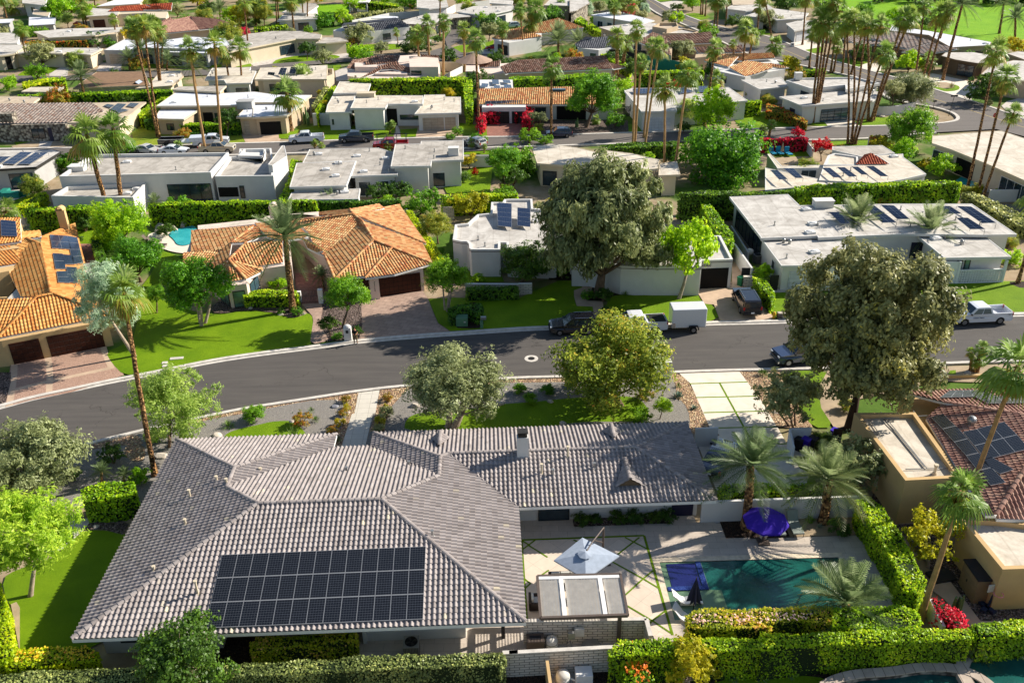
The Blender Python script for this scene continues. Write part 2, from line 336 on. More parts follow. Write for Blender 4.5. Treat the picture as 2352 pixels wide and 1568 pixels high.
def quads_mesh(name,V,rnd,mat):
    n=len(V)//4; me=bpy.data.meshes.new(name); me.vertices.add(n*4); me.vertices.foreach_set('co',V.astype(np.float32).ravel())
    me.loops.add(n*4); me.loops.foreach_set('vertex_index',np.arange(n*4,dtype=np.int32)); me.polygons.add(n); me.polygons.foreach_set('loop_start',np.arange(0,n*4,4,dtype=np.int32))
    try: me.polygons.foreach_set('loop_total',np.full(n,4,dtype=np.int32))
    except Exception: pass
    at_=me.attributes.new('rnd','FLOAT','FACE'); at_.data.foreach_set('value',np.clip(rnd,0,1).astype(np.float32))
    me.materials.append(mat); me.update(); me.validate(); return me
def unit(rs,n):
    v=rs.normal(0,1,(n,3)); return v/np.linalg.norm(v,axis=1)[:,None]
def crown_cloud(seed,n,clumps,cr=(.24,.40),zr=.8,low=-.55,fill=.12,stretch=1.0,droop=0):
    """points, normals, rnd for a crown of unit radius: clumps of leaves with gaps between"""
    rs=np.random.RandomState(seed)
    u=unit(rs,clumps*3); u=u[u[:,2]>low][:clumps]; k=len(u)
    rad=.30+.52*rs.rand(k)**.55; cc=u*rad[:,None]*np.array([1,1,zr]); r=cr[0]+(cr[1]-cr[0])*rs.rand(k); val=rs.rand(k)
    w_=r**2; nt_=max(60,n//26); ti=rs.choice(k,nt_,p=w_/w_.sum()); td=unit(rs,nt_); tr_=1+.28*rs.rand(nt_)**2; tv=rs.rand(nt_)
    q=rs.randint(0,nt_,n); idx=ti[q]; d=td[q]+rs.normal(0,.2,(n,3)); d/=np.linalg.norm(d,axis=1)[:,None]; lump=1+.18*np.sin(d[:,0]*5+idx)+.15*np.sin(d[:,1]*6+idx*2.3)
    rr=r[idx]*tr_[q]*(1-.6*rs.rand(n)**1.8)*lump
    C=cc[idx]+d*rr[:,None]*np.array([1,1,.8*stretch])
    if droop: C[:,2]-=droop*np.maximum(0,np.hypot(C[:,0],C[:,1])-.5)**1.5*(1+rs.rand(n))
    N=d*.8+C*.5+np.array([0,0,.25]); rnd=.3*val[idx]+.3*tv[q]+.4*rs.rand(n)
    if fill:
        m_=int(n*fill); f=rs.choice(n,m_); C[f]*=(.45+.4*rs.rand(m_))[:,None]
    return C,N,rnd,cc,r
PC={}
def crown_proto(kind,v):
    key=(kind,v)
    if key in PC: return PC[key]
    K=dict(
     round=dict(n=5200,clumps=46,size=.062,mat='f_green',zr=.85,aspect=1.3),
     roundhi=dict(n=16000,clumps=48,size=.040,mat='f_green',zr=.85,aspect=1.4),
     lime=dict(n=5200,clumps=30,size=.062,mat='f_lime',zr=.85,aspect=1.3),
     limehi=dict(n=15000,clumps=42,size=.040,mat='f_lime',zr=.9,aspect=1.5),
     dark=dict(n=5200,clumps=34,size=.062,mat='f_dark',zr=.85,aspect=1.3),
     darkhi=dict(n=14000,clumps=42,size=.042,mat='f_dark',zr=.95,aspect=1.4),
     olive=dict(n=7000,clumps=34,size=.05,mat='f_olive',zr=.8,aspect=2.0),
     olivehi=dict(n=30000,clumps=54,size=.026,mat='f_olive',zr=.85,aspect=2.6,cr=(.18,.33)),
     verde=dict(n=17000,clumps=60,size=.022,mat='f_verde',zr=.8,aspect=3.2,cr=(.14,.26),fill=.3),
     feather=dict(n=20000,clumps=60,size=.024,mat='f_feather',zr=.8,aspect=3.5,cr=(.15,.27),fill=.2),
     mottled=dict(n=24000,clumps=56,size=.032,mat='f_mottled',zr=.85,aspect=1.6,cr=(.18,.32)),
     wispy=dict(n=20000,clumps=46,size=.022,mat='f_wispy',zr=1.0,aspect=5,cr=(.2,.34),droop=.25),
     yellow=dict(n=5200,clumps=28,size=.062,mat='f_yellow',zr=.85,aspect=1.4),
     magenta=dict(n=3600,clumps=22,size=.075,mat='f_magenta',zr=.8,aspect=1.2),
     orange=dict(n=4200,clumps=26,size=.06,mat='f_orange',zr=.8,aspect=1.5),
    )[kind]
    C,N,r,cc,cr=crown_cloud(hash_(kind)+v*17,K['n'],K['clumps'],cr=K.get('cr',(.17,.32)),zr=K['zr'],fill=K.get('fill',.12),droop=K.get('droop',0))
    me=leaf_mesh(kind+'_crown',C,N,K['size'],r,M[K['mat']],K['aspect'],v)
    PC[key]=(me,cc); return PC[key]
def hash_(s): return sum(ord(c)*(i+3) for i,c in enumerate(s))%9973
def warm(h):
    c=srgb(h); return (min(1,c[0]*1.55+.006),min(1,c[1]*1.32+.003),c[2]*.78,1)
for nm,st,tr in [
 ('f_green',[(0,'#1f3d0c'),(.45,'#3c6a14'),(.8,'#5c8c1e'),(1,'#86a82e')],.35),
 ('f_lime',[(0,'#3f6a0c'),(.45,'#6a9a16'),(.8,'#90b822'),(1,'#b6cc3a')],.45),
 ('f_dark',[(0,'#14290e'),(.5,'#2a4a18'),(.85,'#3f6220'),(1,'#5c7a2c')],.25),
 ('f_olive',[(0,'#4a5030'),(.4,'#72784a'),(.8,'#9a9e6c'),(1,'#b8ba90')],.25),
 ('f_verde',[(0,'#5e742a'),(.45,'#869a40'),(.8,'#a6b256'),(1,'#c2c874')],.4),
 ('f_feather',[(0,'#547618'),(.45,'#7e9e28'),(.8,'#a6ba3a'),(1,'#c6d056')],.45),
 ('f_mottled',[(0,'#2c3c18'),(.35,'#4a6024'),(.65,'#6c7e30'),(.84,'#98943e'),(.94,'#b06c40'),(1,'#cc9070')],.35),
 ('f_euc',[(0,'#383e22'),(.4,'#5c6038'),(.75,'#80804e'),(.9,'#9c9644'),(1,'#bcac38')],.25),
 ('f_giant',[(0,'#343c22'),(.4,'#545e36'),(.8,'#78804e'),(1,'#989c6c')],.25),
 ('f_wispy',[(0,'#6a8064'),(.5,'#8fa486'),(1,'#b4c0a0')],.35),
 ('f_yellow',[(0,'#7a7c10'),(.45,'#a8a41a'),(.8,'#c8b822'),(1,'#dcc848')],.45),
 ('f_magenta',[(0,'#8c0a2a'),(.4,'#c41240'),(.8,'#e0244c'),(1,'#f05070')],.35),
 ('f_orange',[(0,'#5a6a18'),(.4,'#8a8a28'),(.65,'#b4862c'),(.85,'#cc5a28'),(1,'#dc3a2a')],.35),
 ('f_hedge',[(0,'#33570c'),(.45,'#568010'),(.8,'#7c9e1a'),(1,'#a0b42c')],.35),
 ('f_hedge_dark',[(0,'#1c3c10'),(.5,'#2f5818'),(.85,'#456e1c'),(1,'#5f8628')],.3),
 ('f_hedge_grey',[(0,'#3c4a30'),(.45,'#5a6a48'),(.8,'#7c8a62'),(1,'#9aa47c')],.2),
 ('f_hedge_lime',[(0,'#587c08'),(.45,'#86a40c'),(.8,'#a8bc18'),(1,'#c8cc34')],.4),
 ('f_hedge_gold',[(0,'#4a6410'),(.4,'#76881c'),(.72,'#9a9c30'),(.9,'#b49864'),(1,'#cca88c')],.35),
 ('f_fan',[(0,'#8a6a2c'),(.12,'#b0943c'),(.25,'#8c9a30'),(.5,'#6c8c2a'),(.85,'#86a444'),(1,'#b0c070')],.3),
 ('f_date',[(0,'#a08a3c'),(.12,'#7c8444'),(.45,'#5f7440'),(.8,'#7c9058'),(1,'#a0ac78')],.3)]:
    M[nm]=foliage(nm,[(p,warm(c)) for p,c in st] if nm not in('f_magenta','f_wispy','f_olive','f_euc','f_fan','f_date','f_yellow','f_orange','f_feather','f_verde','f_giant') else st,tr,.95 if nm in('f_fan','f_date') else 1.25 if nm in('f_magenta','f_yellow','f_orange','f_lime','f_hedge_lime') else 1.75 if nm in('f_giant','f_euc') else 1.6)
M['core']=mk_plain('painted_inner_shade','#1d2c0e',1,.2,4)
def twigs(mb,base,cpts,r0,rng,mid=None,n=6,lim=14):
    """trunk with limbs ending in the crown's clumps"""
    base=V3(base)
    top=V3(cpts[0]) if mid is None else V3(mid)
    k=[base,base.lerp(top,.5)+V3((rng.uniform(-.1,.1),rng.uniform(-.1,.1),0))*r0*4,top]
    mb.tube([base-V3((0,0,.1)),base+(k[1]-base)*.12,k[1],top],[r0*1.55,r0*1.08,r0*.85,r0*.62],9,jit=.14,rng=rng)
    for c in cpts[:lim]:
        c=V3(c); q=top.lerp(c,.5)+V3((0,0,-abs((c-top).length)*.10)); mb.tube([top-(top-base)*.08,q,c],[r0*.42,r0*.24,r0*.06],5)
def tree(basepx,cpx,rpx,kind,label,cat='tree',group=None,name='shade_tree',trunk='trunk',v=None,zr=1.0,tr=None,seed=None,stems=1,hmin=0,lim=14):
    """basepx, cpx: image places of the foot and the crown's middle; rpx: crown half width there"""
    b=p1(basepx); c2=dpx(cpx)[0]; c=axis_hit(b,c2); dp=(c-CAM).dot(CF); rad=rpx*dp/FPX*1.17
    rng=random.Random(hash_(label)+(seed or 0)); v=rng.randrange(3) if v is None else v
    me,cc=crown_proto(kind,v); root=empty(name,b,label,cat,group)
    rz=rng.uniform(0,6.28); Mx=Matrix.Translation(c)@Matrix.Rotation(rz,4,'Z')@Matrix.Diagonal((rad,rad,rad*zr,1))
    o=link('crown',me,root); o.matrix_parent_inverse=Matrix.Translation(-b); o.matrix_basis=Mx
    ends=[Mx@V3(q*.9) for q in cc[:lim+4]]; r0=tr or max(.09,rad*.055); mb=MB()
    low=c-V3((0,0,rad*zr*.55)); low.z=max(low.z,b.z+.25*(c.z-b.z))
    for i in range(stems):
        a=6.28*i/stems+rng.random(); off=V3((math.cos(a),math.sin(a),0))*(rad*.16 if stems>1 else 0); m0=low+off*1.8
        twigs(mb,b+off*.6,ends[i::stems],r0*(1 if stems==1 else .7),rng,mid=m0,lim=lim)
    mb.build('trunk',M[trunk],root,smooth=True)
    return root
def shrub(basepx,rpx,kind,label,cat='shrub',group=None,name='round_shrub',zr=.9,v=None,z0=0):
    b=p1(basepx,z0); dp=(b-CAM).dot(CF); rad=rpx*dp/FPX*1.2; rng=random.Random(hash_(label)+int(b.x*7)); v=rng.randrange(3) if v is None else v
    me,cc=crown_proto(kind,v); root=empty(name,b,label,cat,group)
    o=link('crown',me,root); o.matrix_parent_inverse=Matrix.Translation(-b); o.matrix_basis=Matrix.Translation(b+V3((0,0,rad*zr*.75)))@Matrix.Rotation(rng.uniform(0,6),4,'Z')@Matrix.Diagonal((rad,rad,rad*zr,1))
    mb=MB(); rr=rad*.05+.01
    for i in range(5):
        a=i*1.256; mb.tube([b,b+V3((math.cos(a)*rad*.3,math.sin(a)*rad*.3,rad*zr*.8))],[rr,rr*.5],5)
    mb.build('stem',M['trunk'],root); return root
def hedge(outline,h,mat,label,name='clipped_hedge',cat='hedge',group=None,size=None,z0=0,closed=True,dens=1.0,lump=.05,outl_world=None,kindstuff=False,mix=None):
    """outline: image outline of the hedge's TOP at height h"""
    ps=outl_world or pts(outline,z0+h); ps=[V3((p[0],p[1])) for p in ccw(ps)]; cen=V3((sum(p.x for p in ps)/len(ps),sum(p.y for p in ps)/len(ps),h/2))
    d=(cen-CAM).length; s=size or max(.088,d*.0016); rs=np.random.RandomState(hash_(label)); C=[];N=[]
    # top
    tr=tess(ps)
    for t in tr:
        a,b,c=[np.array([ps[i].x,ps[i].y]) for i in t]; ar=abs((b[0]-a[0])*(c[1]-a[1])-(c[0]-a[0])*(b[1]-a[1]))/2; n=int(ar/(s*s)*1.5*dens)+1
        u=rs.rand(n,2); f=u.sum(1)>1; u[f]=1-u[f]; q=a+u[:,:1]*(b-a)+u[:,1:]*(c-a); C.append(np.c_[q,np.full(n,z0+h)]); N.append(np.tile([0,0,1.],(n,1)))
    for i in range(len(ps)):
        a=np.array(ps[i]);b=np.array(ps[(i+1)%len(ps)]); L=np.linalg.norm(b-a); n=int(L*h/(s*s)*1.4*dens)+1; t=rs.rand(n,1); q=a+(b-a)*t; z=z0+h*rs.rand(n)
        nn=np.array([(b-a)[1],-(b-a)[0]])/max(L,1e-6); C.append(np.c_[q,z]); N.append(np.tile([nn[0],nn[1],.25],(n,1)))
    C=np.vstack(C);N=np.vstack(N)
    w_=lump*(np.sin(C[:,0]*2.1+C[:,2])+np.sin(C[:,1]*2.7+1)+np.sin((C[:,0]+C[:,1])*.9)+rs.normal(0,.8,len(C))); C=C+N*(w_[:,None]-s*.2)
    rnd=.5+.22*np.sin(C[:,0]*1.3+2*np.sin(C[:,1]*.8))*np.sin(C[:,2]*1.7+C[:,1])+rs.normal(0,.2,len(C))
    root=empty(name,(cen.x,cen.y,z0),label,cat,group)
    o=link('foliage',leaf_mesh('hedge_foliage',C,N,s*1.25,rnd,M[mat],1.25,3),root)
    mb=MB(); ip=inset(ps,min(.16,s*.8)); mb.prism(ip,z0,z0+h-.12); mb.build('dark_core',M['core'],root)  # solid dark box; shade between the leaves is put into its colour
    return root
def hedge_line(line,w_,h,mat,label,**k):
    """line of the hedge's foot in the image, width and height in metres"""
    L=pts(line); a,b=strip_poly(L,-w_/2,w_/2); return hedge(None,h,mat,label,outl_world=a+b[::-1],**k)
# ---------------- palms ----------------
def fan_crown(v,leaves=32,seg=11,skirt=12):
    rs=np.random.RandomState(100+v); Q=[];r=[]
    def leaf(az,el,L,fr,rn,sag):
        d=np.array([math.cos(az)*math.cos(el),math.sin(az)*math.cos(el),math.sin(el)]); side=np.array([-math.sin(az),math.cos(az),0]); up=np.cross(side*-1,d)*-1
        pet=L*.45; p0=d*.02; p1_=d*pet+np.array([0,0,-sag*.10])
        wq=side*.012; Q.append([p0-wq,p0+wq,p1_+wq,p1_-wq]); r.append(rn*.5+.1)
        for k in range(seg):
            a=(k/(seg-1)-.5)*2*1.25; fold=.25*(1 if k%2 else -1)
            dd=d*math.cos(a)+side*math.sin(a)+up*(abs(math.sin(a))*.12); dd/=np.linalg.norm(dd); ln=L*fr*(1-.22*abs(a)/1.25)
            b=np.cross(dd,up); b/=np.linalg.norm(b)+1e-9; wd=.040*L
            m_=p1_+dd*ln*.62+np.array([0,0,-sag*.10*ln]); t=p1_+dd*ln+np.array([0,0,-sag*.62*ln]); z_=up*fold*wd
            Q.append([p1_,p1_+b*wd*.3,m_+b*wd+z_,m_-b*wd-z_]); r.append(rn+rs.normal(0,.06))
            Q.append([m_-b*wd-z_,m_+b*wd+z_,t+b*wd*.15,t-b*wd*.15]); r.append(rn+rs.normal(0,.06))
    for i in range(leaves):
        t=i/leaves; el=math.radians(78-118*t+rs.normal(0,11)); leaf(i*2.39996+rs.normal(0,.2),el,.6+.42*rs.rand(),.64,.9-.6*t+rs.normal(0,.14),.25+.9*t)
    for i in range(skirt):
        leaf(rs.rand()*6.28,math.radians(-52-22*rs.rand()),.55+.2*rs.rand(),.55,.02+.16*rs.rand(),1.0)
    return quads_mesh('fan_palm_crown',np.array(Q).reshape(-1,3),np.array(r),M['f_fan'])
def date_crown(v,fr=46,lf=20):
    rs=np.random.RandomState(300+v); Q=[];r=[]
    for i in range(fr):
        t=i/fr; az=i*2.39996+rs.normal(0,.12); el=math.radians(82-100*t+rs.normal(0,5)); L=.92+.2*rs.rand(); d=np.array([math.cos(az)*math.cos(el),math.sin(az)*math.cos(el),math.sin(el)]); side=np.array([-math.sin(az),math.cos(az),0])
        sag=.30+.35*t; rn=.88-.6*t+rs.normal(0,.08); N=8; P=[d*L*s+np.array([0,0,-sag*L*s*s*.62*(.4+math.cos(el))]) for s in np.linspace(0,1,N)]
        for k in range(N-1):
            w_=side*.011*(1-k/N); Q.append([P[k]-w_,P[k]+w_,P[k+1]+w_*.8,P[k+1]-w_*.8]); r.append(rn+.1)
        for k in range(lf):
            s=.14+.86*k/lf; x=s*(N-1); j=min(int(x),N-2); p=P[j]+(P[j+1]-P[j])*(x-j); tg=P[j+1]-P[j]; tg/=np.linalg.norm(tg); upv=np.cross(tg,side); 
            if upv[2]<0: upv=-upv
            ll=.27*math.sin(math.pi*min(1,.12+s*.86))**.7*(1-.25*s)
            for sg in(-1,1):
                dd=tg*.75+side*sg*.75+upv*(.35+.2*rs.rand())-np.array([0,0,.12]); dd/=np.linalg.norm(dd); b=tg*.013+upv*.006
                e=p+dd*ll-np.array([0,0,ll*.2]); Q.append([p-b,p+b,e+b*.3,e-b*.3]); r.append(rn+rs.normal(0,.09))
    return quads_mesh('feather_palm_crown',np.array(Q).reshape(-1,3),np.array(r),M['f_date'])
PF=[fan_crown(v) for v in range(4)]; PD=[date_crown(v) for v in range(3)]; PS=[fan_crown(9,26,11,6)]
def palm(basepx,toppx,rpx,label,kind='fan',group=None,trunk='trunk_palm',tr=None,name=None,v=None,bend=0,parent=None,z0=0,base=None):
    b=base or p1(basepx,z0); c2=dpx(toppx)[0]; t=axis_hit(b,c2); dp=(t-CAM).dot(CF); rad=rpx*dp/FPX; rng=random.Random(hash_(label)+int(b.x*13)); 
    hgt=max(.4,t.z-b.z); r0=tr or (.24 if kind=='fan' else .32 if kind=='date' else .12)
    L=PF if kind=='fan' else PD if kind=='date' else PS; v=rng.randrange(len(L)) if v is None else v%len(L)
    root=parent or empty(name or('fan_palm' if kind!='date' else 'date_palm'),b,label,'palm tree',group)
    d=t-b; side=V3((d.y,-d.x,0)); side=side.normalized() if side.length>.01 else V3((1,0,0)); horiz=V3((d.x,d.y,0)); n=max(5,min(14,int(hgt/1.2))); path=[];rad_=[]
    for i in range(n+1):
        s=i/n; q=b+d*s-horiz*(s*(1-s))*.35+side*bend*math.sin(s*math.pi)*hgt*.04+V3((rng.uniform(-1,1),rng.uniform(-1,1),0))*r0*.12
        path.append(q); rad_.append(r0*(1.45 if i==0 else 1.0)*(1-.28*s))
    path[0]=path[0]-V3((0,0,.1)); mb=MB(); mb.tube(path,rad_,9,jit=.10,rng=rng)
    # old leaf bases under the crown
    if kind=='date' or trunk=='trunk_palm':
        for i in range(int(hgt*9) if kind=='date' else int(min(hgt,12)*5)):
            s=1-(rng.random()**1.0)*(1.0 if kind=='date' or trunk=='trunk_palm' else .1); q=b+d*s-horiz*(s*(1-s))*.35; a=rng.uniform(0,6.28); rr=r0*(1-.28*s); o_=V3((math.cos(a),math.sin(a),0)); z=ZZ; w_=V3((-o_.y,o_.x,0))*rr*.3
            mb.poly([q+o_*rr*.9-w_,q+o_*rr*.9+w_,q+o_*rr*1.35+z*rr*.9])
    mb.build('trunk',M[trunk],root,smooth=False)
    o=link('crown',L[v],root); o.matrix_parent_inverse=Matrix.Translation(-root.location); o.matrix_basis=Matrix.Translation(t)@Matrix.Rotation(rng.uniform(0,6.28),4,'Z')@Matrix.Rotation(rng.uniform(-.12,.12),4,'X')@Matrix.Diagonal((rad*(1.28 if kind=='date' else 1.2),)*3+(1,))
    return root
def spiky(basepx,rpx,label,kind='agave',name='agave_plant',cat='plant',group=None,mat='agave',z0=0):
    b=p1(basepx,z0); rad=rpx*(b-CAM).dot(CF)/FPX; rng=random.Random(hash_(label)+int(b.x*9)); mb=MB()
    n={'agave':26,'grassy':90,'yucca':70,'cactus':7}[kind]
    for i in range(n):
        a=i*2.4+rng.uniform(-.2,.2)
        if kind=='agave': el=R(78-65*i/n); L=rad*rng.uniform(.85,1.1); wd=rad*.10
        elif kind=='grassy': el=R(rng.uniform(15,85)); L=rad*rng.uniform(.7,1.15); wd=rad*.018
        elif kind=='yucca': el=R(rng.uniform(-10,88)); L=rad*rng.uniform(.8,1); wd=rad*.03
        else:
            h_=rad*rng.uniform(1.1,2.4); q=b+V3((math.cos(a),math.sin(a),0))*rad*.3*(i>0); mb.tube([q,q+V3((0,0,h_*.5)),q+V3((0,0,h_))],[rad*.13,rad*.15,rad*.08],8); continue
        d=V3((math.cos(a)*math.cos(el),math.sin(a)*math.cos(el),math.sin(el))); s=V3((-math.sin(a),math.cos(a),0)); z=ZZ; st=b+z*(rad*.35 if kind=='yucca' else 0)
        m_=st+d*L*.55; t=st+d*L-z*L*(.25 if kind=='grassy' else .02)*(1.2-math.sin(el)); mb.poly([st-s*wd*.6,m_-s*wd-z*0,t,m_+z*wd*.5]); mb.poly([st+s*wd*.6,m_+z*wd*.5,t,m_+s*wd])
    o=mb.build(name,M[mat],None); return tag(o,label,cat,group)
M['agave']=mk_plain('agave_leaf','#7e9482',.6,.15,5); M['spiky_green']=mk_plain('spiky_green_leaf','#6c8a34',.6,.15,5); M['cactus']=mk_plain('cactus_skin','#5f7a48',.7,.12,6); M['dry_grass']=mk_plain('straw_grass','#a59a6a',.8,.15,5)
# ---------------- boulders ----------------
def boulder(basepx,rpx,label,mat='boulder',group=None,flat=.6,z0=0):
    b=p1(basepx,z0); r=rpx*(b-CAM).dot(CF)/FPX; rng=random.Random(hash_(label)+int(b.x*31)); bm=bmesh.new(); bmesh.ops.create_icosphere(bm,subdivisions=3,radius=1)
    cuts=[(unitv(rng),rng.uniform(.62,.85)) for _ in range(11)]
    for v in bm.verts:
        for n,d in cuts:
            k=v.co.dot(n)
            if k>d: v.co-=n*(k-d)
        v.co=V3((v.co.x*r,v.co.y*r*rng.uniform(.84,.86),v.co.z*r*flat))+b+V3((0,0,r*flat*.35))
    me=bpy.data.meshes.new('boulder'); bm.to_mesh(me); bm.free(); me.materials.append(M[mat]); o=link('boulder',me); return tag(o,label,'boulder',group)
def unitv(rng):
    v=V3((rng.gauss(0,1),rng.gauss(0,1),rng.gauss(0,1))); return v.normalized()
# ---------------- tiled roofs ----------------
def tile_plane(poly,mat,tw=.31,tl=.39,amp=.075,step=.045,seg=5,name='tiles',parent=None):
    """barrel tiles laid on a plane outline (3D points); courses run across the slope"""
    P=[V3(p) for p in poly]; c=sum(P,V3())/len(P)
    n=V3()
    for i in range(len(P)):
        a,b=P[i]-c,P[(i+1)%len(P)]-c; n+=a.cross(b)
    n.normalize()
    if n.z<0:n=-n; P=P[::-1]
    up=(ZZ-n*n.z)
    if up.length<1e-4: up=V3((0,1,0))-n*n.y
    up.normalize(); dn=-up; ac=dn.cross(n)*-1
    ac=n.cross(dn); ac.normalize()
    uv=[((p-c).dot(ac),(p-c).dot(dn)) for p in P]
    vmax=max(q[1] for q in uv)
    V=[];F=[];UV=[]
    prof=[(k/seg*.68,amp*math.sin(math.pi*k/seg)) for k in range(seg+1)]+[(.84,-.012),]
    bm_all=MB(); uvs=[]
    for tri in tessellate_polygon([[V3((q[0],q[1],0)) for q in uv]]):
        T=[uv[i] for i in tri]; u0=min(t[0] for t in T);u1=max(t[0] for t in T);v0=min(t[1] for t in T);v1=max(t[1] for t in T)
        i0=math.floor(u0/tw)-1;i1=math.ceil(u1/tw)+1; j0=math.floor((v0-vmax)/tl)-1; j1=math.ceil((v1-vmax)/tl)+1
        A=area2(T); T=T if A>0 else T[::-1]
        ed=[]
        for a,b in zip(T,T[1:]+T[:1]):
            dx,dy=b[0]-a[0],b[1]-a[1]; l=math.hypot(dx,dy)+1e-9; ed.append((a,(-dy/l,dx/l)))
        def inside(x,y,r): return all((x-a[0])*nn[0]+(y-a[1])*nn[1]>-r for a,nn in ed)
        bm=bmesh.new(); lay=bm.loops.layers.uv.new('UVMap'); rr=max(tw,tl)*.75
        for j in range(j0,j1):
            for i in range(i0,i1):
                x=i*tw; y=vmax+j*tl
                if not inside(x+tw/2,y+tl/2,rr): continue
                pr=[(x+a*tw,h) for a,h in prof]+[(x+tw,0)]
                vt=[bm.verts.new((a,y-.02,h)) for a,h in pr]; vb=[bm.verts.new((a,y+tl,h+step)) for a,h in pr]; vr=[bm.verts.new((a,y+tl,h*.25)) for a,h in pr]
                for k in range(len(pr)-1):
                    for q in((vt[k],vb[k],vb[k+1],vt[k+1]),(vb[k],vr[k],vr[k+1],vb[k+1])):
                        f=bm.faces.new(q)
                        for lp in f.loops: lp[lay].uv=(i+.5,j+.5)
        for a,nn in ed:
            g=bm.verts[:]+bm.edges[:]+bm.faces[:]
            bmesh.ops.bisect_plane(bm,geom=g,plane_co=(a[0],a[1],0),plane_no=(-nn[0],-nn[1],0),clear_outer=True)
        bm.verts.index_update(); nb=len(V)
        for v in bm.verts: q=c+ac*v.co.x+dn*v.co.y+n*v.co.z; V.append((q.x,q.y,q.z))
        for f in bm.faces:
            F.append(tuple(v.index+nb for v in f.verts)); UV+= [tuple(f.loops[0][lay].uv)]*len(f.verts)
        bm.free()
    return V,F,UV
def tile_roof(planes,mat,parent,name='tiled_roof',ridge=None,fascia=None,ft=.22,thick=.02,**k):
    V=[];F=[];UV=[]
    for p in planes:
        v,f,u=tile_plane(p,mat,**k); n=len(V); V+=v; F+=[tuple(i+n for i in q) for q in f]; UV+=u
    me=bpy.data.meshes.new(name); me.from_pydata(V,[],F); me.materials.append(mat); ul=me.uv_layers.new(name='UVMap'); ul.data.foreach_set('uv',np.array(UV,dtype=np.float32).ravel()); me.update()
    o=link(name,me,parent)
    for r_ in (ridge or ()): ridge_run(r_[0],r_[1],mat,parent)
    return o
def ridge_run(a,b,mat,parent):
    mb=MB(); a=V3(a);b=V3(b);L=(b-a).length;n=max(1,int(L/.42)); d=(b-a)/L; s=V3((-d.y,d.x,0)).normalized(); z=ZZ
    for i in range(n):
        p=a+d*(L*i/n)+z*.05; q=a+d*(L*(i+1.12)/n)+z*.03; nn=len(mb.v)
        for (pp,rr) in((p,.17),(q,.145)): mb.v+=[tuple(pp+s*rr*math.cos(t)+z*rr*.75*math.sin(t)) for t in [math.pi*j/5 for j in range(6)]]
        for j in range(5): mb.f.append((nn+j,nn+j+1,nn+6+j+1,nn+6+j)); mb.mi.append(0)
        mb.f.append(tuple(nn+j for j in range(6))); mb.mi.append(0)
    mr=mb.me('ridge_tiles',mat); ul=mr.uv_layers.new(name='UVMap'); dat=np.zeros((len(mr.loops),2),dtype=np.float32)
    for pz in mr.polygons: dat[pz.loop_start:pz.loop_start+pz.loop_total]=(pz.index//6+.5,77.5)
    ul.data.foreach_set('uv',dat.ravel()); link('ridge_tiles',mr,parent)
def slope_under(planes,mb,drop=.06):
    for p in planes: mb.poly([(q[0],q[1],q[2]-drop) for q in p])
def fascia(line,mb,h=.24,t=.05,drop=.02):
    L=[V3(p) for p in line]
    for a,b in zip(L,L[1:]):
        d=(b-a); s=V3((-d.y,d.x,0)).normalized()*t; z=ZZ
        for o in (s*0,-s,):
            mb.poly([a+o-z*drop,b+o-z*drop,b+o-z*(drop+h),a+o-z*(drop+h)])
        mb.poly([a-z*(drop+h),b-z*(drop+h),b-s-z*(drop+h),a-s-z*(drop+h)])
M['t_grey']=tilemat('grey_brown_roof_tile',[(0,'#8d8480'),(.25,'#9b928e'),(.6,'#a19894'),(.9,'#a89f9b'),(.98,'#968d8a'),(1,'#c8bca4')])
M['t_orange']=tilemat('orange_clay_tile',[(0,'#b4704a'),(.3,'#c88c58'),(.55,'#d4a06a'),(.8,'#ddb480'),(.93,'#cea46c'),(1,'#bca878')])
M['t_orange2']=tilemat('bright_orange_clay_tile',[(0,'#c27c3e'),(.4,'#d49450'),(.75,'#dcaa66'),(1,'#cc8c4a')])
M['t_red']=tilemat('red_clay_tile',[(0,'#8a3a22'),(.5,'#a84c2e'),(1,'#bb6240')]); M['t_pink']=tilemat('pink_brown_tile',[(0,'#8c6458'),(.4,'#a67c6c'),(.8,'#b48c7a'),(1,'#c09c84')])
M['t_brown']=tilemat('brown_mixed_tile',[(0,'#6a4a3a'),(.3,'#8a6452'),(.6,'#a07c68'),(.85,'#b09480'),(1,'#5a4438')]); M['t_slate']=tilemat('slate_roof_tile',[(0,'#4a4c54'),(.5,'#5c5e66'),(1,'#6c6e74')]); M['t_shake']=tilemat('striped_shake',[(0,'#8f8078'),(.4,'#a89a90'),(.7,'#b8a89c'),(1,'#8a6a5a')])
def solar_mat():
    k=NT('solar_cells'); q=k.n('ShaderNodeTexBrick'); q.offset=0; q.inputs['Scale'].default_value=1; q.inputs['Brick Width'].default_value=1/6; q.inputs['Row Height'].default_value=1/10; q.inputs['Mortar Size'].default_value=.006; q.inputs['Mortar Smooth'].default_value=.3
    q.inputs['Color1'].default_value=srgb('#14161b'); q.inputs['Color2'].default_value=srgb('#121418'); q.inputs['Mortar'].default_value=srgb('#4c4f55')
    t=k.n('ShaderNodeTexCoord'); k.l(t.outputs['UV'],q.inputs['Vector']); k.base(q.outputs['Color'],.22,.6); return k.m
M['solar']=solar_mat()
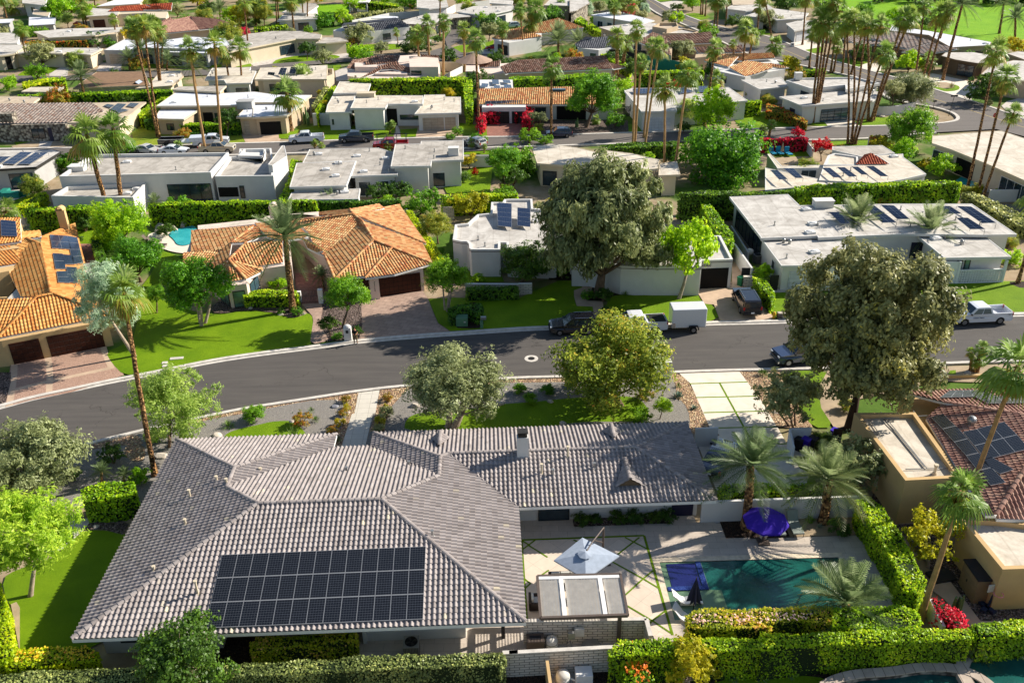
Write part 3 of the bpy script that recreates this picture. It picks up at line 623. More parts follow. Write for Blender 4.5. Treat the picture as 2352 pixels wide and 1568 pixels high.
def solar_mat2():
    k=NT('blue_solar_cells'); k.base('#26334f',.12,.8); k.b.inputs['Metallic'].default_value=.25; q=k.n('ShaderNodeTexBrick'); q.offset=0; q.inputs['Scale'].default_value=1; q.inputs['Brick Width'].default_value=1/6; q.inputs['Row Height'].default_value=1/10; q.inputs['Mortar Size'].default_value=.004
    q.inputs['Color1'].default_value=srgb('#27344e'); q.inputs['Color2'].default_value=srgb('#222e48'); q.inputs['Mortar'].default_value=srgb('#46556e'); t=k.n('ShaderNodeTexCoord'); k.l(t.outputs['UV'],q.inputs['Vector']); k.l(q.outputs['Color'],k.b.inputs['Base Color']); return k.m
M['solar_blue']=solar_mat2()
def panel_quad(c4,mat='solar',parent=None,t=.04,name='solar_panel',frame='#'):
    """c4: four 3D corners (upper left, upper right, lower right, lower left)"""
    c4=[V3(p) for p in c4]; n=(c4[1]-c4[0]).cross(c4[3]-c4[0]).normalized(); n=n if n.z>0 else -n
    mb=MB(); cen=sum(c4,V3())/4; inn=[p.lerp(cen,.0)+((cen-p).normalized()*.03) for p in c4]
    mb.cur=0; mb.poly([p+n*.002 for p in inn]); mb.cur=1; 
    for i in range(4): j=(i+1)%4; mb.poly([c4[i],c4[j],inn[j],inn[i]]); mb.poly([c4[i],c4[j],c4[j]-n*t,c4[i]-n*t])
    mb.poly([p-n*t for p in c4])
    me=mb.me(name,[M[mat],M['panel_frame']]); ul=me.uv_layers.new(name='UVMap'); d=np.zeros((len(me.loops),2),dtype=np.float32); d[:4]=[(0,1),(1,1),(1,0),(0,0)]; ul.data.foreach_set('uv',d.ravel())
    return link(name,me,parent)
M['panel_frame']=mk_plain('panel_frame','#b4b4b4',.35,.05,metal=.5)
def panel_grid(c4,nx,ny,mat='solar',parent=None,gap=.0,**k):
    c4=[V3(p) for p in c4]
    def q(u,v): return c4[0].lerp(c4[1],u).lerp(c4[3].lerp(c4[2],u),v)
    for i in range(nx):
        for j in range(ny): panel_quad([q((i+.004)/nx,(j+.004)/ny),q((i+.996)/nx,(j+.004)/ny),q((i+.996)/nx,(j+.996)/ny),q((i+.004)/nx,(j+.996)/ny)],mat,parent,**k)
# ---------------- flat-roofed houses ----------------
def opening(parent,a,b,z0,z1,kind,out):
    """window or door between wall points a,b (2D), facing 'out'"""
    a=V3((a[0],a[1],0));b=V3((b[0],b[1],0)); d=(b-a); L=d.length; d.normalize(); o=V3((out[0],out[1],0)); ang=math.atan2(d.y,d.x); mid=(a+b)/2+V3((0,0,(z0+z1)/2)); hgt=z1-z0
    if kind.startswith('garage'):
        mt={'garage':'door_white','garage_b':'door_brown','garage_t':'door_tan','garage_d':'door_dark','garage_g':'glass_blue'}[kind]; mb=MB(); mb.box(mid+o*.0,(L,.10,hgt),ang); g=mb.build('garage_door',M[mt],parent)
        if kind=='garage_g':
            f=MB(); 
            for i in range(5): f.box(a+d*L*i/4+V3((0,0,z0+hgt/2))+o*.06,(.06,.04,hgt),ang)
            for i in range(6): f.box(mid+V3((0,0,-hgt/2+hgt*i/5))+o*.062,(L,.04,.06),ang)
            f.build('frame',M['frame_dark'],g)
        return
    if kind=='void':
        MB().box(mid-o*.02,(L,.08,hgt),ang).build('opening',M['g_dark'],parent); return  # solid near-black panel; the shade of the interior is painted, nothing is cut open
    if kind=='door':
        MB().box(mid,(L,.10,hgt),ang).build('door',M['door_navy'],parent); return
    fr='frame_white' if kind in('win_w',) else 'frame_dark'; gm={'win_g':'glass_green','win_b':'glass_blue'}.get(kind,'glass')
    f=MB(); tk=.07
    for sx in(0,1): f.box((a if sx==0 else b)+d*(tk/2)*(1 if sx==0 else -1)+V3((0,0,(z0+z1)/2))+o*.02,(tk,.10,hgt),ang)
    for zz in(z0+tk/2,z1-tk/2): f.box(V3((mid.x,mid.y,zz))+o*.02,(L-2*tk,.10,tk),ang)
    n=max(1,round(L/1.5))
    for i in range(1,n): f.box(a+d*L*i/n+V3((0,0,(z0+z1)/2))+o*.02,(.05,.09,hgt-2*tk),ang)
    w_=f.build('window',M[fr],parent); MB().box(mid,(L-2*tk,.06,hgt-2*tk),ang).build('pane',M[gm],w_)
def edge_out(ps,i):
    a,b=ps[i],ps[(i+1)%len(ps)]; d=V3((b[0]-a[0],b[1]-a[1])).normalized(); sg=1 if area2(ps)>0 else -1; return V3((d.y,-d.x))*sg
def in_poly(p,ps):
    c=False;n=len(ps)
    for i in range(n):
        a,b=ps[i],ps[(i+1)%n]
        if (a[1]>p[1])!=(b[1]>p[1]) and p[0]<(b[0]-a[0])*(p[1]-a[1])/(b[1]-a[1])+a[0]: c=not c
    return c
def rooftop(ps,z,parent,n,rng,big=True):
    xs=[p[0] for p in ps];ys=[p[1] for p in ps]; ip=inset(ps,.8); k=0;t=0
    while k<n and t<n*12:
        t+=1; p=(rng.uniform(min(xs),max(xs)),rng.uniform(min(ys),max(ys)))
        if not in_poly(p,ip): continue
        k+=1; r=rng.random(); mb=MB(); c=V3((p[0],p[1],z))
        if r<.55: mb.cyl(c,.07,.45,8); mb.cyl(c,.16,.05,8); mb.cyl(c+V3((0,0,.45)),.11,.08,8); mb.build('vent_pipe',M['metal'],parent)
        elif r<.8: mb.box(c+V3((0,0,.12)),(1.1,.8,.24),.2); mb.ball(c+V3((0,0,.24)),(.48,.32,.14),10,6); mb.build('skylight',M['trim'],parent)
        else: mb.cyl(c,.16,.3,10); mb.ball(c+V3((0,0,.38)),.22,10,6); mb.build('turbine_vent',M['metal'],parent)
def boxon(parent,px,z,sz,mat='white',name='chimney',rz=0,cap=None,world=None):
    c=V3(world) if world else p1(px,z); mb=MB(); mb.box(c+V3((0,0,sz[2]/2)),sz,rz); mb.box(c+V3((0,0,sz[2]+.04)),(sz[0]*1.08,sz[1]*1.08,.08),rz); o=mb.build(name,M[mat],parent)
    if cap: 
        q=MB(); q.box(c+V3((0,0,sz[2]+.22)),(sz[0]*.7,sz[1]*.6,.28),rz); q.build('chimney_cap',M[cap],o)
    return o
def fhouse(label,slabs,name='flat_roofed_house',cat='house',wall='white',roof='r_white',group=None,trim=None,top=0,ov=.55,th=.32,solar=(),extra=None):
    """slabs: (outline of the roof top, height, options)"""
    first=pts(slabs[0][0],slabs[0][1]); c=sum(first,V3())/len(first); root=empty(name,(c.x,c.y,0),label,cat,group); rng=random.Random(hash_(label))
    far=(c-CAM).length>150; usedz=set()
    for idx,s in enumerate(slabs):
        o=s[2] if len(s)>2 else {}; z=s[1]+.004*idx; ps=pts(s[0],s[1]); ps=[V3((p.x,p.y)) for p in ps]; t_=o.get('th',th); ov_=o.get('ov',ov); rm=M[o.get('roof',roof)]; wm=M[o.get('wall',wall)]; tm=M[o.get('trim',trim) or o.get('wall',wall)]
        par=o.get('par',0); mb=MB(); mb.cur=1; 
        P=ccw(ps); n=len(P)
        if par:
            ip=inset(P,.28); z1=z-par; mb.cur=0; mb.mesh([(p.x,p.y,z1) for p in ip],tess(ip)); mb.cur=1
            for i in range(n):
                j=(i+1)%n; mb.poly([(P[i].x,P[i].y,z),(P[j].x,P[j].y,z),(ip[j].x,ip[j].y,z),(ip[i].x,ip[i].y,z)]); mb.poly([(ip[i].x,ip[i].y,z),(ip[j].x,ip[j].y,z),(ip[j].x,ip[j].y,z1),(ip[i].x,ip[i].y,z1)]); mb.poly([(P[i].x,P[i].y,z-t_),(P[j].x,P[j].y,z-t_),(P[j].x,P[j].y,z),(P[i].x,P[i].y,z)])
            mb.mesh([(p.x,p.y,z-t_) for p in P],[tuple(reversed(q)) for q in tess(P)])
        else:
            lip=inset(P,.12); mb.cur=0; mb.mesh([(p.x,p.y,z-.03) for p in lip],tess(lip)); mb.cur=1
            for i in range(n):
                j=(i+1)%n; mb.poly([(P[i].x,P[i].y,z),(P[j].x,P[j].y,z),(lip[j].x,lip[j].y,z),(lip[i].x,lip[i].y,z)]); mb.poly([(lip[i].x,lip[i].y,z),(lip[j].x,lip[j].y,z),(lip[j].x,lip[j].y,z-.03),(lip[i].x,lip[i].y,z-.03)]); mb.poly([(P[i].x,P[i].y,z-t_),(P[j].x,P[j].y,z-t_),(P[j].x,P[j].y,z),(P[i].x,P[i].y,z)])
            mb.mesh([(p.x,p.y,z-t_) for p in P],[tuple(reversed(q)) for q in tess(P)])
        rf=mb.build('roof',[rm,tm],root)
        W=inset(ps,ov_) if ov_>0 else inset(ps,.015); zb=o.get('z0',-.05)
        if not o.get('nowall'):
            MB().prism(W,zb,z-t_+.01,top=False).build('wall',wm,root)
        for wn in o.get('win',()):
            e,t0,t1,za,zc,kd=wn; a,b=W[e%len(W)],W[(e+1)%len(W)]; out=edge_out(W,e%len(W)); q0=a.lerp(b,t0)+out*.02; q1=a.lerp(b,t1)+out*.02; opening(root,q0,q1,za,min(zc,z-t_-.05),kd,out)
        if not o.get('nowall') and len(o.get('win',()))==0 and z-t_>2:
            for i in range(len(W)):
                a,b=W[i],W[(i+1)%len(W)]; out=edge_out(W,i); v=V3((CAM.x-a.x,CAM.y-a.y)).normalized(); Lw_=(b-a).length
                if Lw_>3.2 and out.dot(v)>.35 and rng.random()<.85:
                    nn=1 if Lw_<8 else 2 if Lw_<15 else 3
                    for q in range(nn):
                        tc=(q+.5+rng.uniform(-.2,.2))/nn; hw_=min(rng.uniform(.8,1.5),Lw_*.3)/Lw_; lo=rng.choice((.1,.9)); opening(root,a.lerp(b,tc-hw_)+out*.02,a.lerp(b,tc+hw_)+out*.02,lo,min(2.3,z-t_-.1),rng.choice(('win','win','win_b','win_w')),out)
        nb=o.get('bits',0)
        if nb: rooftop([tuple(p) for p in P],z-(par or .03),rf,nb,rng)
    for q in solar:
        # (outline of the four corners, z high, z low, nx, ny)
        px=dpx(q[0]); zz=q[1]; c4=[at(*px[i],zz[i]) for i in range(4)]
        panel_grid(c4,q[2],q[3],q[4] if len(q)>4 else 'solar_blue',root)
        mb=MB()
        for i in range(4):
            b_=c4[i]; zr=min(zz)-.25; mb.tube([V3((b_.x,b_.y,zr)),b_-V3((0,0,.05))],.03,5)
        mb.build('panel_stand',M['metal'],root)
    return root
# ================= GROUND =================
def base_mat():
    k=NT('ground_soil'); n1=k.noise(.035,6,.6); n2=k.noise(.5,6,.7)
    a=k.mix(k.ramp(n2,[(.35,(0,0,0,1)),(.65,(1,1,1,1))]),'#8d7a5e','#a3927a'); b=k.mix(k.ramp(n2,[(.4,(0,0,0,1)),(.7,(1,1,1,1))]),'#56702a','#3f5c20')
    k.base(k.mix(k.ramp(n1,[(.48,(0,0,0,1)),(.56,(1,1,1,1))]),a,b),.95,.1); k.bump(n2,.6,.1); return k.m
M['soil']=base_mat()
mb=MB(); mb.poly([(-1500,-600,-.02),(1500,-600,-.02),(1500,2600,-.02),(-1500,2600,-.02)]); tag(mb.build('ground',M['soil']),kind='structure')
_z=[.06]
def lay(name,s,mat,sm=0,z=None,world=None,dz=.0012):
    ps=world or pts(s); ps=[V3((p[0],p[1])) for p in ps]
    if sm: ps=smoothpoly(ps,sm)
    if z is None: _z[0]+=dz; z=_z[0]
    return sheet(name,ps,z,M[mat])
U='C1 -1400,900 -400,735 0,632 280,552 640,478 980,402 1240,355 1640,272 1940,212 2352,150 C2 500,100 1050,25 B3 0,1455 260,1440 900,1425 1440,1415 1800,1395 2352,1385 B4 900,1352 2300,1318 3400,1290'
LW='C1 -1400,1420 -400,1190 610,965 1180,825 1550,738 2190,605 C2 95,580 550,510 940,450 1380,400 C3 0,335 470,325 1450,285 1800,272 2200,262 C4 600,250 1850,195 3400,150'
Uw=smoothpoly(pts(U),2,False); Lw=smoothpoly(pts(LW),2,False)
# gardens of the near row first, then paving on top
lay('gravel_bed','C1 -900,1250 610,985 1180,850 2190,625 C2 550,530 1380,420 C3 0,355 1450,300 1780,800 1700,1000 0,1100 C1 1500,1500 700,1500 -200,1650 -900,1700','decomp')
lay('lawn','C1 1985,885 2060,820 2352,757 C2 150,738 330,728 400,770 470,860 520,1000 0,1000 C1 2100,1000','grass',2)
lay('lawn','C2 1340,830 1340,745 1400,680 1560,648 1850,642 2150,588 C3 0,578 250,560 560,525 900,515 1130,515 1215,580 1250,660 1240,700 1160,735 1000,740 700,738 450,765 0,860','grass',2)
lay('gravel_bed','C2 95,605 930,482 893,668 870,672 780,975 640,985 700,850 780,790 840,650 840,570 700,545 500,550 100,625','river')
lay('gravel_bed','C2 1118,458 1700,385 2352,355 2352,390 1700,425 1400,440 1330,490 1230,600 1170,740 1160,830 1030,830 990,965 1040,780 1080,665','river')
lay('gravel_bed','C3 0,355 480,345 530,365 520,385 0,392','river')
lay('gravel_bed','C1 620,1000 1180,860 1240,870 1280,930 1240,960 1050,950 650,1015','river'); lay('gravel_bed','C1 1130,950 1290,930 1300,1090 1180,1100 1100,1020','river',1)
lay('gravel_bed','C1 1550,765 2190,635 2190,665 1900,715 1600,790','river')
lay('gravel_bed','C3 1440,315 1520,312 1620,400 1790,790 1790,850 1600,850 1620,700 1560,560 1470,530 1500,440','river',1)
lay('walkway','C2 930,478 1118,452 1080,665 1056,668 985,985 770,985 870,672 893,668','walk')
# main driveway
lay('driveway','C3 1450,300 2160,287 2150,385 2230,505 2352,720 C4 150,790 240,950 440,1060 440,1300 C3 1880,1420 1690,960 1880,860 1790,790 1620,400 1520,310','slab')
def joint(s,w_=.17): 
    L=pts(s); mb=MB(); _z[0]+=.0006; strip(L,-w_/2,w_/2,_z[0],_z[0],mb); tag(mb.build('grass_joint',M['grass']),kind='structure')
for s in('C3 1612,402 2150,385','C3 1672,525 2230,512','C3 1737,660 2310,645','C3 1840,797 2352,787 C4 145,785','C4 0,850 160,940 240,937','C4 240,1075 310,1075','C4 150,1222 420,1220','C3 1878,392 2130,850 2200,960'): joint(s)
lay('lawn','C4 310,1055 425,1050 505,1330 400,1330 430,1200 340,1150','grass')
lay('gravel_bed','C4 -440,290 20,300 340,300 370,640 465,790 240,795 145,785 0,545 -190,290','river')
lay('lawn','C4 165,290 600,282 600,380 510,440 540,620 655,795 462,795 365,640 240,420','grass',1)
lay('garden_soil','C4 600,282 2352,225 3000,215 3000,420 1600,380 880,540 815,790 655,795 540,620 510,440','sandy'); lay('lawn','C4 1660,330 1690,285 1740,280 1745,325','grass')
# across the street
lay('driveway','C1 50,610 100,200 370,150 450,115 900,25 945,60 965,120 1110,325 640,478 280,548','aggregate')
for s in('C1 130,195 130,330 85,600','C1 425,140 450,300 440,480','C1 80,470 420,385 990,262','C1 915,40 940,130 1000,270','C1 130,195 370,150'):
    L=smoothpoly(pts(s),2,False); b=MB(); _z[0]+=.0006; strip(L,-.28,.28,_z[0],_z[0],b); tag(b.build('driveway_band',M['drive_tan']),kind='structure')
lay('gravel_bed','C1 -500,300 100,300 100,380 50,590 -500,720','darkrock')
lay('lawn','C1 945,120 1000,220 1110,330 1300,300 1640,245 2352,125 C2 500,60 B2 507,1530 528,1330 480,1285 430,1310 330,1340 200,1290 0,1270 B1 2352,1270 2150,1270 2000,1300 1870,1295 1560,1235 1500,1180 1440,1170 1400,1100 1450,1000 1640,900 1640,800 1480,735 1420,745 1380,900 1230,1100 1220,1500 C1 1090,60','grass',1)
lay('gravel_bed','B2 -200,1160 420,1200 430,1310 330,1335 200,1285 0,1265 B1 2300,1265 2100,1265 2000,1290 1880,1280 1900,1200','darkrock',1)
lay('gravel_bed','B2 585,1170 720,1200 960,1200 970,1400 945,1515 650,1540 600,1450 560,1300','darkrock')
lay('walkway','B2 415,1205 590,1190 612,1250 600,1310 580,1400 640,1480 665,1535 495,1570 512,1450 530,1330 480,1270 430,1220','drive_pink',1)
lay('driveway','B2 955,1250 960,1180 1060,1165 1130,1140 1505,1090 1550,1160 1600,1290 1640,1380 1745,1450 1050,1520 935,1518 965,1400','drive_pink')
lay('walkway','B2 360,930 620,930 620,1090 590,1200 415,1205 370,1100','drive_brick')
lay('lawn','B2 1550,1160 1780,1150 2352,1165 B3 90,1155 205,1100 440,1000 660,1000 655,1070 580,1090 590,1190 605,1225 745,1230 775,1330 760,1375 260,1412 0,1420 B2 2030,1430 1750,1450 1640,1375','grass')
lay('gravel_bed','B2 1730,1230 2040,1180 2060,1400 1990,1430 1760,1420','mulch',1)
lay('walkway','B3 590,900 740,900 765,1020 755,1110 695,1125 690,1175 835,1185 862,1335 770,1335 745,1230 605,1225 580,1140 580,1085 655,1060 640,1020 590,1000','drive_tan')
lay('garden_soil','B3 760,1020 930,1050 1200,1060 1210,1120 1000,1130 860,1180 700,1170','mulch'); lay('garden_soil','B3 350,880 600,880 590,995 355,990','mulch')
lay('lawn','B3 865,1190 940,1120 1190,1135 1210,1112 1540,1105 1685,1115 1705,1165 1745,1205 1825,1212 1885,1365 1440,1390 862,1400','grass',1)
lay('driveway','B3 1585,1050 1980,1010 2100,1060 2100,900 2100,700 1990,700 1990,1020 1585,1045 2000,1030 2110,1050 2250,1180 2280,1290 2352,1300 2352,1370 1890,1372 1830,1212 1745,1205 1690,1115','drive_tan')
lay('driveway','B3 1990,1030 2000,680 2020,680 2180,880 2180,1050','drive_tan')
lay('walkway','B4 0,1010 230,1010 230,1100 100,1110','concrete')
lay('lawn','B4 100,1105 220,1105 430,1180 700,1200 700,1345 130,1345 100,1270','grass'); lay('lawn','B4 1400,1080 1750,1015 2352,1000 3200,980 3200,1280 2240,1292 1400,1335','grass')
lay('garden_soil','B4 2180,1010 2352,1005 3200,985 3200,1060 2352,1080','mulch',1)
lay('lawn','B3 1540,385 1690,375 1720,440 1560,460','grass'); lay('lawn','B2 1690,160 1960,-20 2130,-20 2100,225 1720,220','grass'); lay('lawn','B2 1880,910 2190,915 2230,1010 1870,1020','grass')
None
lay('terrace','B1 1440,210 2352,190 2352,290 1440,300','slab'); lay('terrace','B1 -300,170 300,190 250,300 -300,300','slab'); lay('lawn','B1 60,300 340,215 420,200 400,330 100,340','grass')
lay('pool_deck','B1 1310,580 1450,560 1620,530 1760,520 1760,760 1560,750 1420,700 1330,680','slab',2); lay('lawn','B1 680,520 860,520 880,700 700,700','grass')
lay('walkway','B1 720,670 820,670 880,880 760,880','drive_brick')
# middle street and its gardens
_z[0]=.03
lay('driveway','A1 2140,1165 2352,1155 A2 290,1150 210,1285 -50,1290 A1 2200,1290','drive_tan')
lay('lawn','A1 1180,1160 1300,1150 1700,1200 2150,1200 2190,1270 1800,1300 1400,1315 1190,1315','grass_dry'); lay('lawn','A1 110,1255 340,1258 260,1300 160,1315','grass'); lay('gravel_bed','A1 100,1310 340,1255 520,1230 600,1330 150,1340','sandy'); lay('walkway','A1 360,1250 440,1215 500,1210 440,1330 340,1335','concrete')
lay('lawn','A2 215,1205 560,1120 1260,1135 1240,1240 640,1262 220,1240','grass'); lay('lawn','A2 1300,1160 1465,1150 1440,1242 1310,1246','grass'); lay('lawn','A2 1815,1100 2070,1125 2082,1228 1870,1228','grass')
lay('driveway','A2 1462,1130 1815,1115 1785,1240 1435,1248','drive_tan'); lay('walkway','A2 1258,1110 1275,1110 1295,1160 1310,1243 1228,1247 1262,1180','concrete')
lay('driveway','A2 2068,1105 2352,1095 A3 150,1095 175,1200 0,1232 A2 2080,1232','drive_brick'); lay('gravel_bed','A3 150,1080 440,1075 1060,1080 1072,1198 560,1208 175,1225','darkrock')
lay('lawn','A3 1062,1110 1200,1120 1200,1190 1070,1195','grass'); lay('driveway','A3 1230,1105 1480,1100 1530,1185 1245,1195','slab'); lay('lawn','A3 2000,1030 2200,1005 2352,1000 A4 30,1000 200,1060 335,1130 330,1150 0,1160 A3 2352,1165 2150,1160 2020,1100','grass',1)
lay('lawn','A4 445,1120 480,1055 530,1052 612,1140','grass'); lay('driveway','A4 525,1048 780,1040 885,1135 615,1145','slab'); lay('lawn','A4 875,1050 1190,1055 1185,1132 915,1135','grass')
lay('lawn','A4 612,1265 965,1255 965,1305 622,1310','grass')
# front gardens on the far side blocks
_z[0]=.03
lay('lawn','A1 165,665 280,600 540,600 445,665 160,685','grass',1); lay('driveway','A1 440,665 560,590 620,590 600,690 440,690','concrete'); lay('driveway','A1 860,640 900,565 1090,560 1080,635','concrete')
lay('lawn','A1 1100,560 1560,560 1860,570 1980,580 1980,610 1180,610','grass'); lay('lawn','A1 2085,560 2352,495 A2 0,515 150,500 0,565 A1 2230,605 2110,600','grass')
lay('driveway','A2 0,605 -50,560 180,500 400,455 700,445 840,475 840,525 500,560 150,590','concrete',1); lay('lawn','A2 150,578 200,530 400,498 700,490 780,512 700,535 500,552 180,582','grass',1)
lay('lawn','A2 705,460 1000,400 1300,395 1300,440 850,478','grass'); lay('lawn','A2 1735,420 2100,380 2140,355 2130,420 1960,470 1780,475','grass',1); lay('driveway','A2 1920,470 2130,435 2352,430 A3 0,440 A2 2200,490 2000,485','concrete')
lay('lawn','A2 560,40 840,45 870,100 700,160 570,170','golf'); lay('driveway','A2 1100,360 1290,340 1580,360 1580,400 1290,400 1080,385','concrete'); lay('lawn','A2 700,590 770,585 775,600 740,630 700,635','grass'); lay('driveway','A2 720,640 840,595 840,720 730,730','concrete')
lay('lawn','A3 1560,130 1680,118 1810,150 1760,175 1680,192 1570,160','grass',1); lay('lawn','A3 2200,290 2352,300 2352,315 2230,312','grass'); lay('lawn','A3 1180,0 1300,-10 1440,10 1300,18','grass'); lay('driveway','A3 1340,30 1480,10 1560,20 1480,100 1340,90','concrete')
lay('driveway','A4 200,460 330,330 420,320 560,400 450,470','slab'); lay('driveway','A4 840,640 1000,500 1100,560 1070,640 900,640','slab')
lay('driveway','A4 1170,690 1450,640 1900,740 1930,800 1880,895 1500,795','slab'); lay('lawn','A4 1510,765 1600,785 1720,755 1785,780 1760,815 1640,825 1540,800','grass',1); lay('gravel_bed','A4 1520,740 1700,740 1740,790 1620,800','sandy',1)
lay('driveway','A4 2150,950 2200,910 2352,870 2600,860 2600,1100 2200,1000','concrete')
lay('lawn','A4 660,540 780,520 980,560 850,600 700,590','grass'); lay('lawn','A4 400,450 560,420 560,470 430,480','grass'); lay('lawn','A4 140,570 220,555 290,575 200,585','grass'); lay('lawn','A4 430,-160 3000,-160 3000,520 2250,440 1970,370 1700,325 1150,255 1000,205 800,110 420,60','golf')
lay('lawn','A2 1690,1330 2130,1330 2130,1385 1690,1385','grass'); lay('terrace','A4 90,1360 400,1360 470,1400 470,1490 150,1500','sandy'); lay('lawn','A4 110,1350 400,1350 450,1400 120,1410','grass')
lay('terrace','B4 1770,40 2100,40 2300,200 1900,210','concrete'); lay('garden_soil','B4 2050,320 2352,310 3000,300 3000,560 2300,560','decomp')
None
# streets
road=None
mb=MB(); rp=[p for p in Uw]+[p for p in Lw][::-1]; mb.mesh([(p[0],p[1],.055) for p in ccw(rp)],tess(ccw(rp))); tag(mb.build('road',M['asphalt']),kind='structure')
def kerbs(line,side,w_=.55,mat='kerb',z=.17):
    mb=MB(); L=line; strip(L,0,side*w_*.45,.0,.075,mb); strip(L,side*w_*.45,side*w_,.0,z,mb); return tag(mb.build('kerb',M[mat]),kind='structure')
kerbs(Uw,1,.8); kerbs(Lw,-1,.55)
mb=MB(); c=p1('C3 199,175'); mb.cyl((c.x,c.y,.05),.66,.012,28); tag(mb.build('manhole_collar',M['kerb']),kind='structure'); mb=MB(); mb.cyl((c.x,c.y,.06),.33,.010,24)
for k in range(-2,3): mb.box((c.x,c.y+k*.11,.075),(.5-abs(k)*.08,.03,.012))
o=tag(mb.build('manhole_cover',M['metal_dark']),'round iron manhole cover set in a pale concrete ring in the near street','manhole cover')
U2='A1 -1500,1420 -200,1345 600,1332 1190,1325 1800,1300 2352,1288 A2 640,1268 1250,1250 1880,1235 A3 0,1235 560,1213 1070,1198 2000,1170 A4 330,1152 1180,1135 1420,1120 1640,1112 1760,1085 1760,1050 1700,1010 1540,965 1310,930 1160,900 1060,830 1060,780 860,700 420,605 A3 2210,510 2100,480 1810,335 1500,200 1310,130 1160,0 1000,-130 800,-260'
L2='A3 1000,-260 1280,0 1560,150 1950,270 2352,335 A4 420,480 700,570 1160,690 1500,792 1880,912 2150,1000 2500,1130 3000,1300 3000,1400 2352,1230 2100,1165 1560,1195 970,1250 0,1265 A3 1090,1290 450,1310 A2 1800,1370 0,1390 A1 1200,1420 0,1470 -1500,1560'
rp=[V3((p[0],p[1])) for p in pts(U2)+pts(L2)]
def sheetz(name,ps,z,mat): 
    ps=ccw(ps); b=MB(); b.mesh([(p[0],p[1],z) for p in ps],tess(ps)); return tag(b.build(name,M[mat]),kind='structure')
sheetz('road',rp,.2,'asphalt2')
for s in('A1 -200,1345 600,1332 1190,1325 1800,1300 2352,1288 A2 640,1268 1250,1250 1880,1235 A3 0,1235 560,1213 1070,1198 2000,1170 A4 330,1152 1180,1135 1420,1120 1640,1112 1760,1085 1760,1050 1700,1010 1540,965 1310,930 1160,900 1060,830','A4 860,700 420,605 A3 2210,510 2100,480 1810,335 1500,200 1310,130 1160,0','A3 1280,0 1560,150 1950,270 2352,335 A4 420,480 700,570 1160,690 1500,792 1880,912 2150,1000 2500,1130','A4 0,1262 600,1262 970,1250 1560,1195','A1 1200,1420 A2 0,1392 A3 450,1312 1090,1292'):
    L=smoothpoly(pts(s),2,False); b=MB(); strip(L,-.3,.3,.0,.28,b); tag(b.build('kerb',M['kerb']),kind='structure')
rp=pts('A1 -900,700 0,685 590,690 860,650 1650,640 2352,600 A2 0,600 150,580 500,555 840,520 A2 1000,500 1560,470 1720,420 1700,360 1760,270 1900,220 2100,190 2300,170 2300,210 2050,260 1830,330 1850,370 1750,420 1850,480 2200,500 A3 0,480 A3 0,530 A2 2200,560 1700,590 1400,600 840,560 500,590 150,610 0,640 A1 2352,650 1650,690 590,725 0,748 -900,790')
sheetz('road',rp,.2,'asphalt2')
# pale double line along the cross street
b=MB(); strip(pts('A3 1230,0 1450,140 1900,300 2352,410 A4 420,545 860,640 1160,760 1500,880 1880,1000 2352,1150'),-.08,.08,.203,.203,b); m_=mk_plain('faded_yellow_paint','#b9a264',.8,.1); tag(b.build('road_marking',m_),kind='structure')
# ================= THE NEAR HOUSE WITH GREY TILES =================
K=.25; ZE=2.9
root=empty('tiled_house',H(-8,48),'large white foreground house under a grey-brown barrel tile roof with long solar array','house')
x0,x1,y0,y1=-24.85,1.45,38.55,59.0; xr=15.16; yw=49.16
dm=(y1 and 9.1); zt=ZE+K*9.1
R3=H(x0+9.1,y0+9.1,zt); R4=H(x1-9.1,y0+9.1,zt)
E1=H(x0,y1,ZE);E2=H(x0,y0,ZE);E3=H(x1,y0,ZE);E4=H(x1,yw,ZE);E5=H(xr,yw,ZE);E6=H(xr,y1,ZE);E7=H(-9.55,y1,ZE)
zr=ZE+K*(y1-yw)/2; R8=H(xr-4.92,54.08,zr); R7=H(x1-4.92,54.08,zr)
z6=ZE+K*5.5; R6=H(-4.05,y1-5.5,z6); R5=H(-4.05,y0+9.1+(zt-z6)/K,z6)
d1=6.22; z1_=ZE+K*d1; R1=H(x0+d1,y1-d1,z1_); R2=H(x0+d1,y0+9.1+(zt-z1_)/K,z1_)
yv=57.2; V1=H(-12.4,y1,ZE); zv=zt-K*(yv-(y0+9.1)); V2=H(-12.4,yv,ZE); VE3=H(-9.55,yv,ZE)
V2.z=VE3.z=ZE
planes=[[E1,R1,R2,R3,E2],[E2,R3,R4,E3],[E3,R4,R5,R6,R7,E4],[R3,R4,R5,VE3,V2,R2],[R1,V1,V2,R2],[E7,R6,R5,VE3],[E1,R1,V1],[E7,R6,R7,R8,E6],[R7,R8,E5,E4],[R8,E6,E5]]
tile_roof(planes,M['t_grey'],root,ridge=[(E1,R1),(R1,V1),(R1,R2),(R2,R3),(E2,R3),(R3,R4),(R4,R5),(E3,R4),(R5,R6),(E7,R6),(R6,R7),(R7,R8),(R8,E6),(E5,R8)],tw=.318,tl=.385,amp=.088,step=.052)
mb=MB(); slope_under(planes,mb,.05); mb.build('roof_deck',M['fascia_brown'],root)
mb=MB(); fascia([E2,E1,V1,V2,VE3,E7,E6,E5,E4,E3,E2],mb); ps=[E1,E2,E3,E4,E5,E6,E7,VE3,V2,V1]
pf=[V3((p.x,p.y)) for p in ps]; pf=ccw(pf); mb.mesh([(p.x,p.y,ZE-.27) for p in pf],[tuple(reversed(t)) for t in tess(pf)]); mb.build('eaves',M['trim'],root)
mb=MB(); b_=MB()
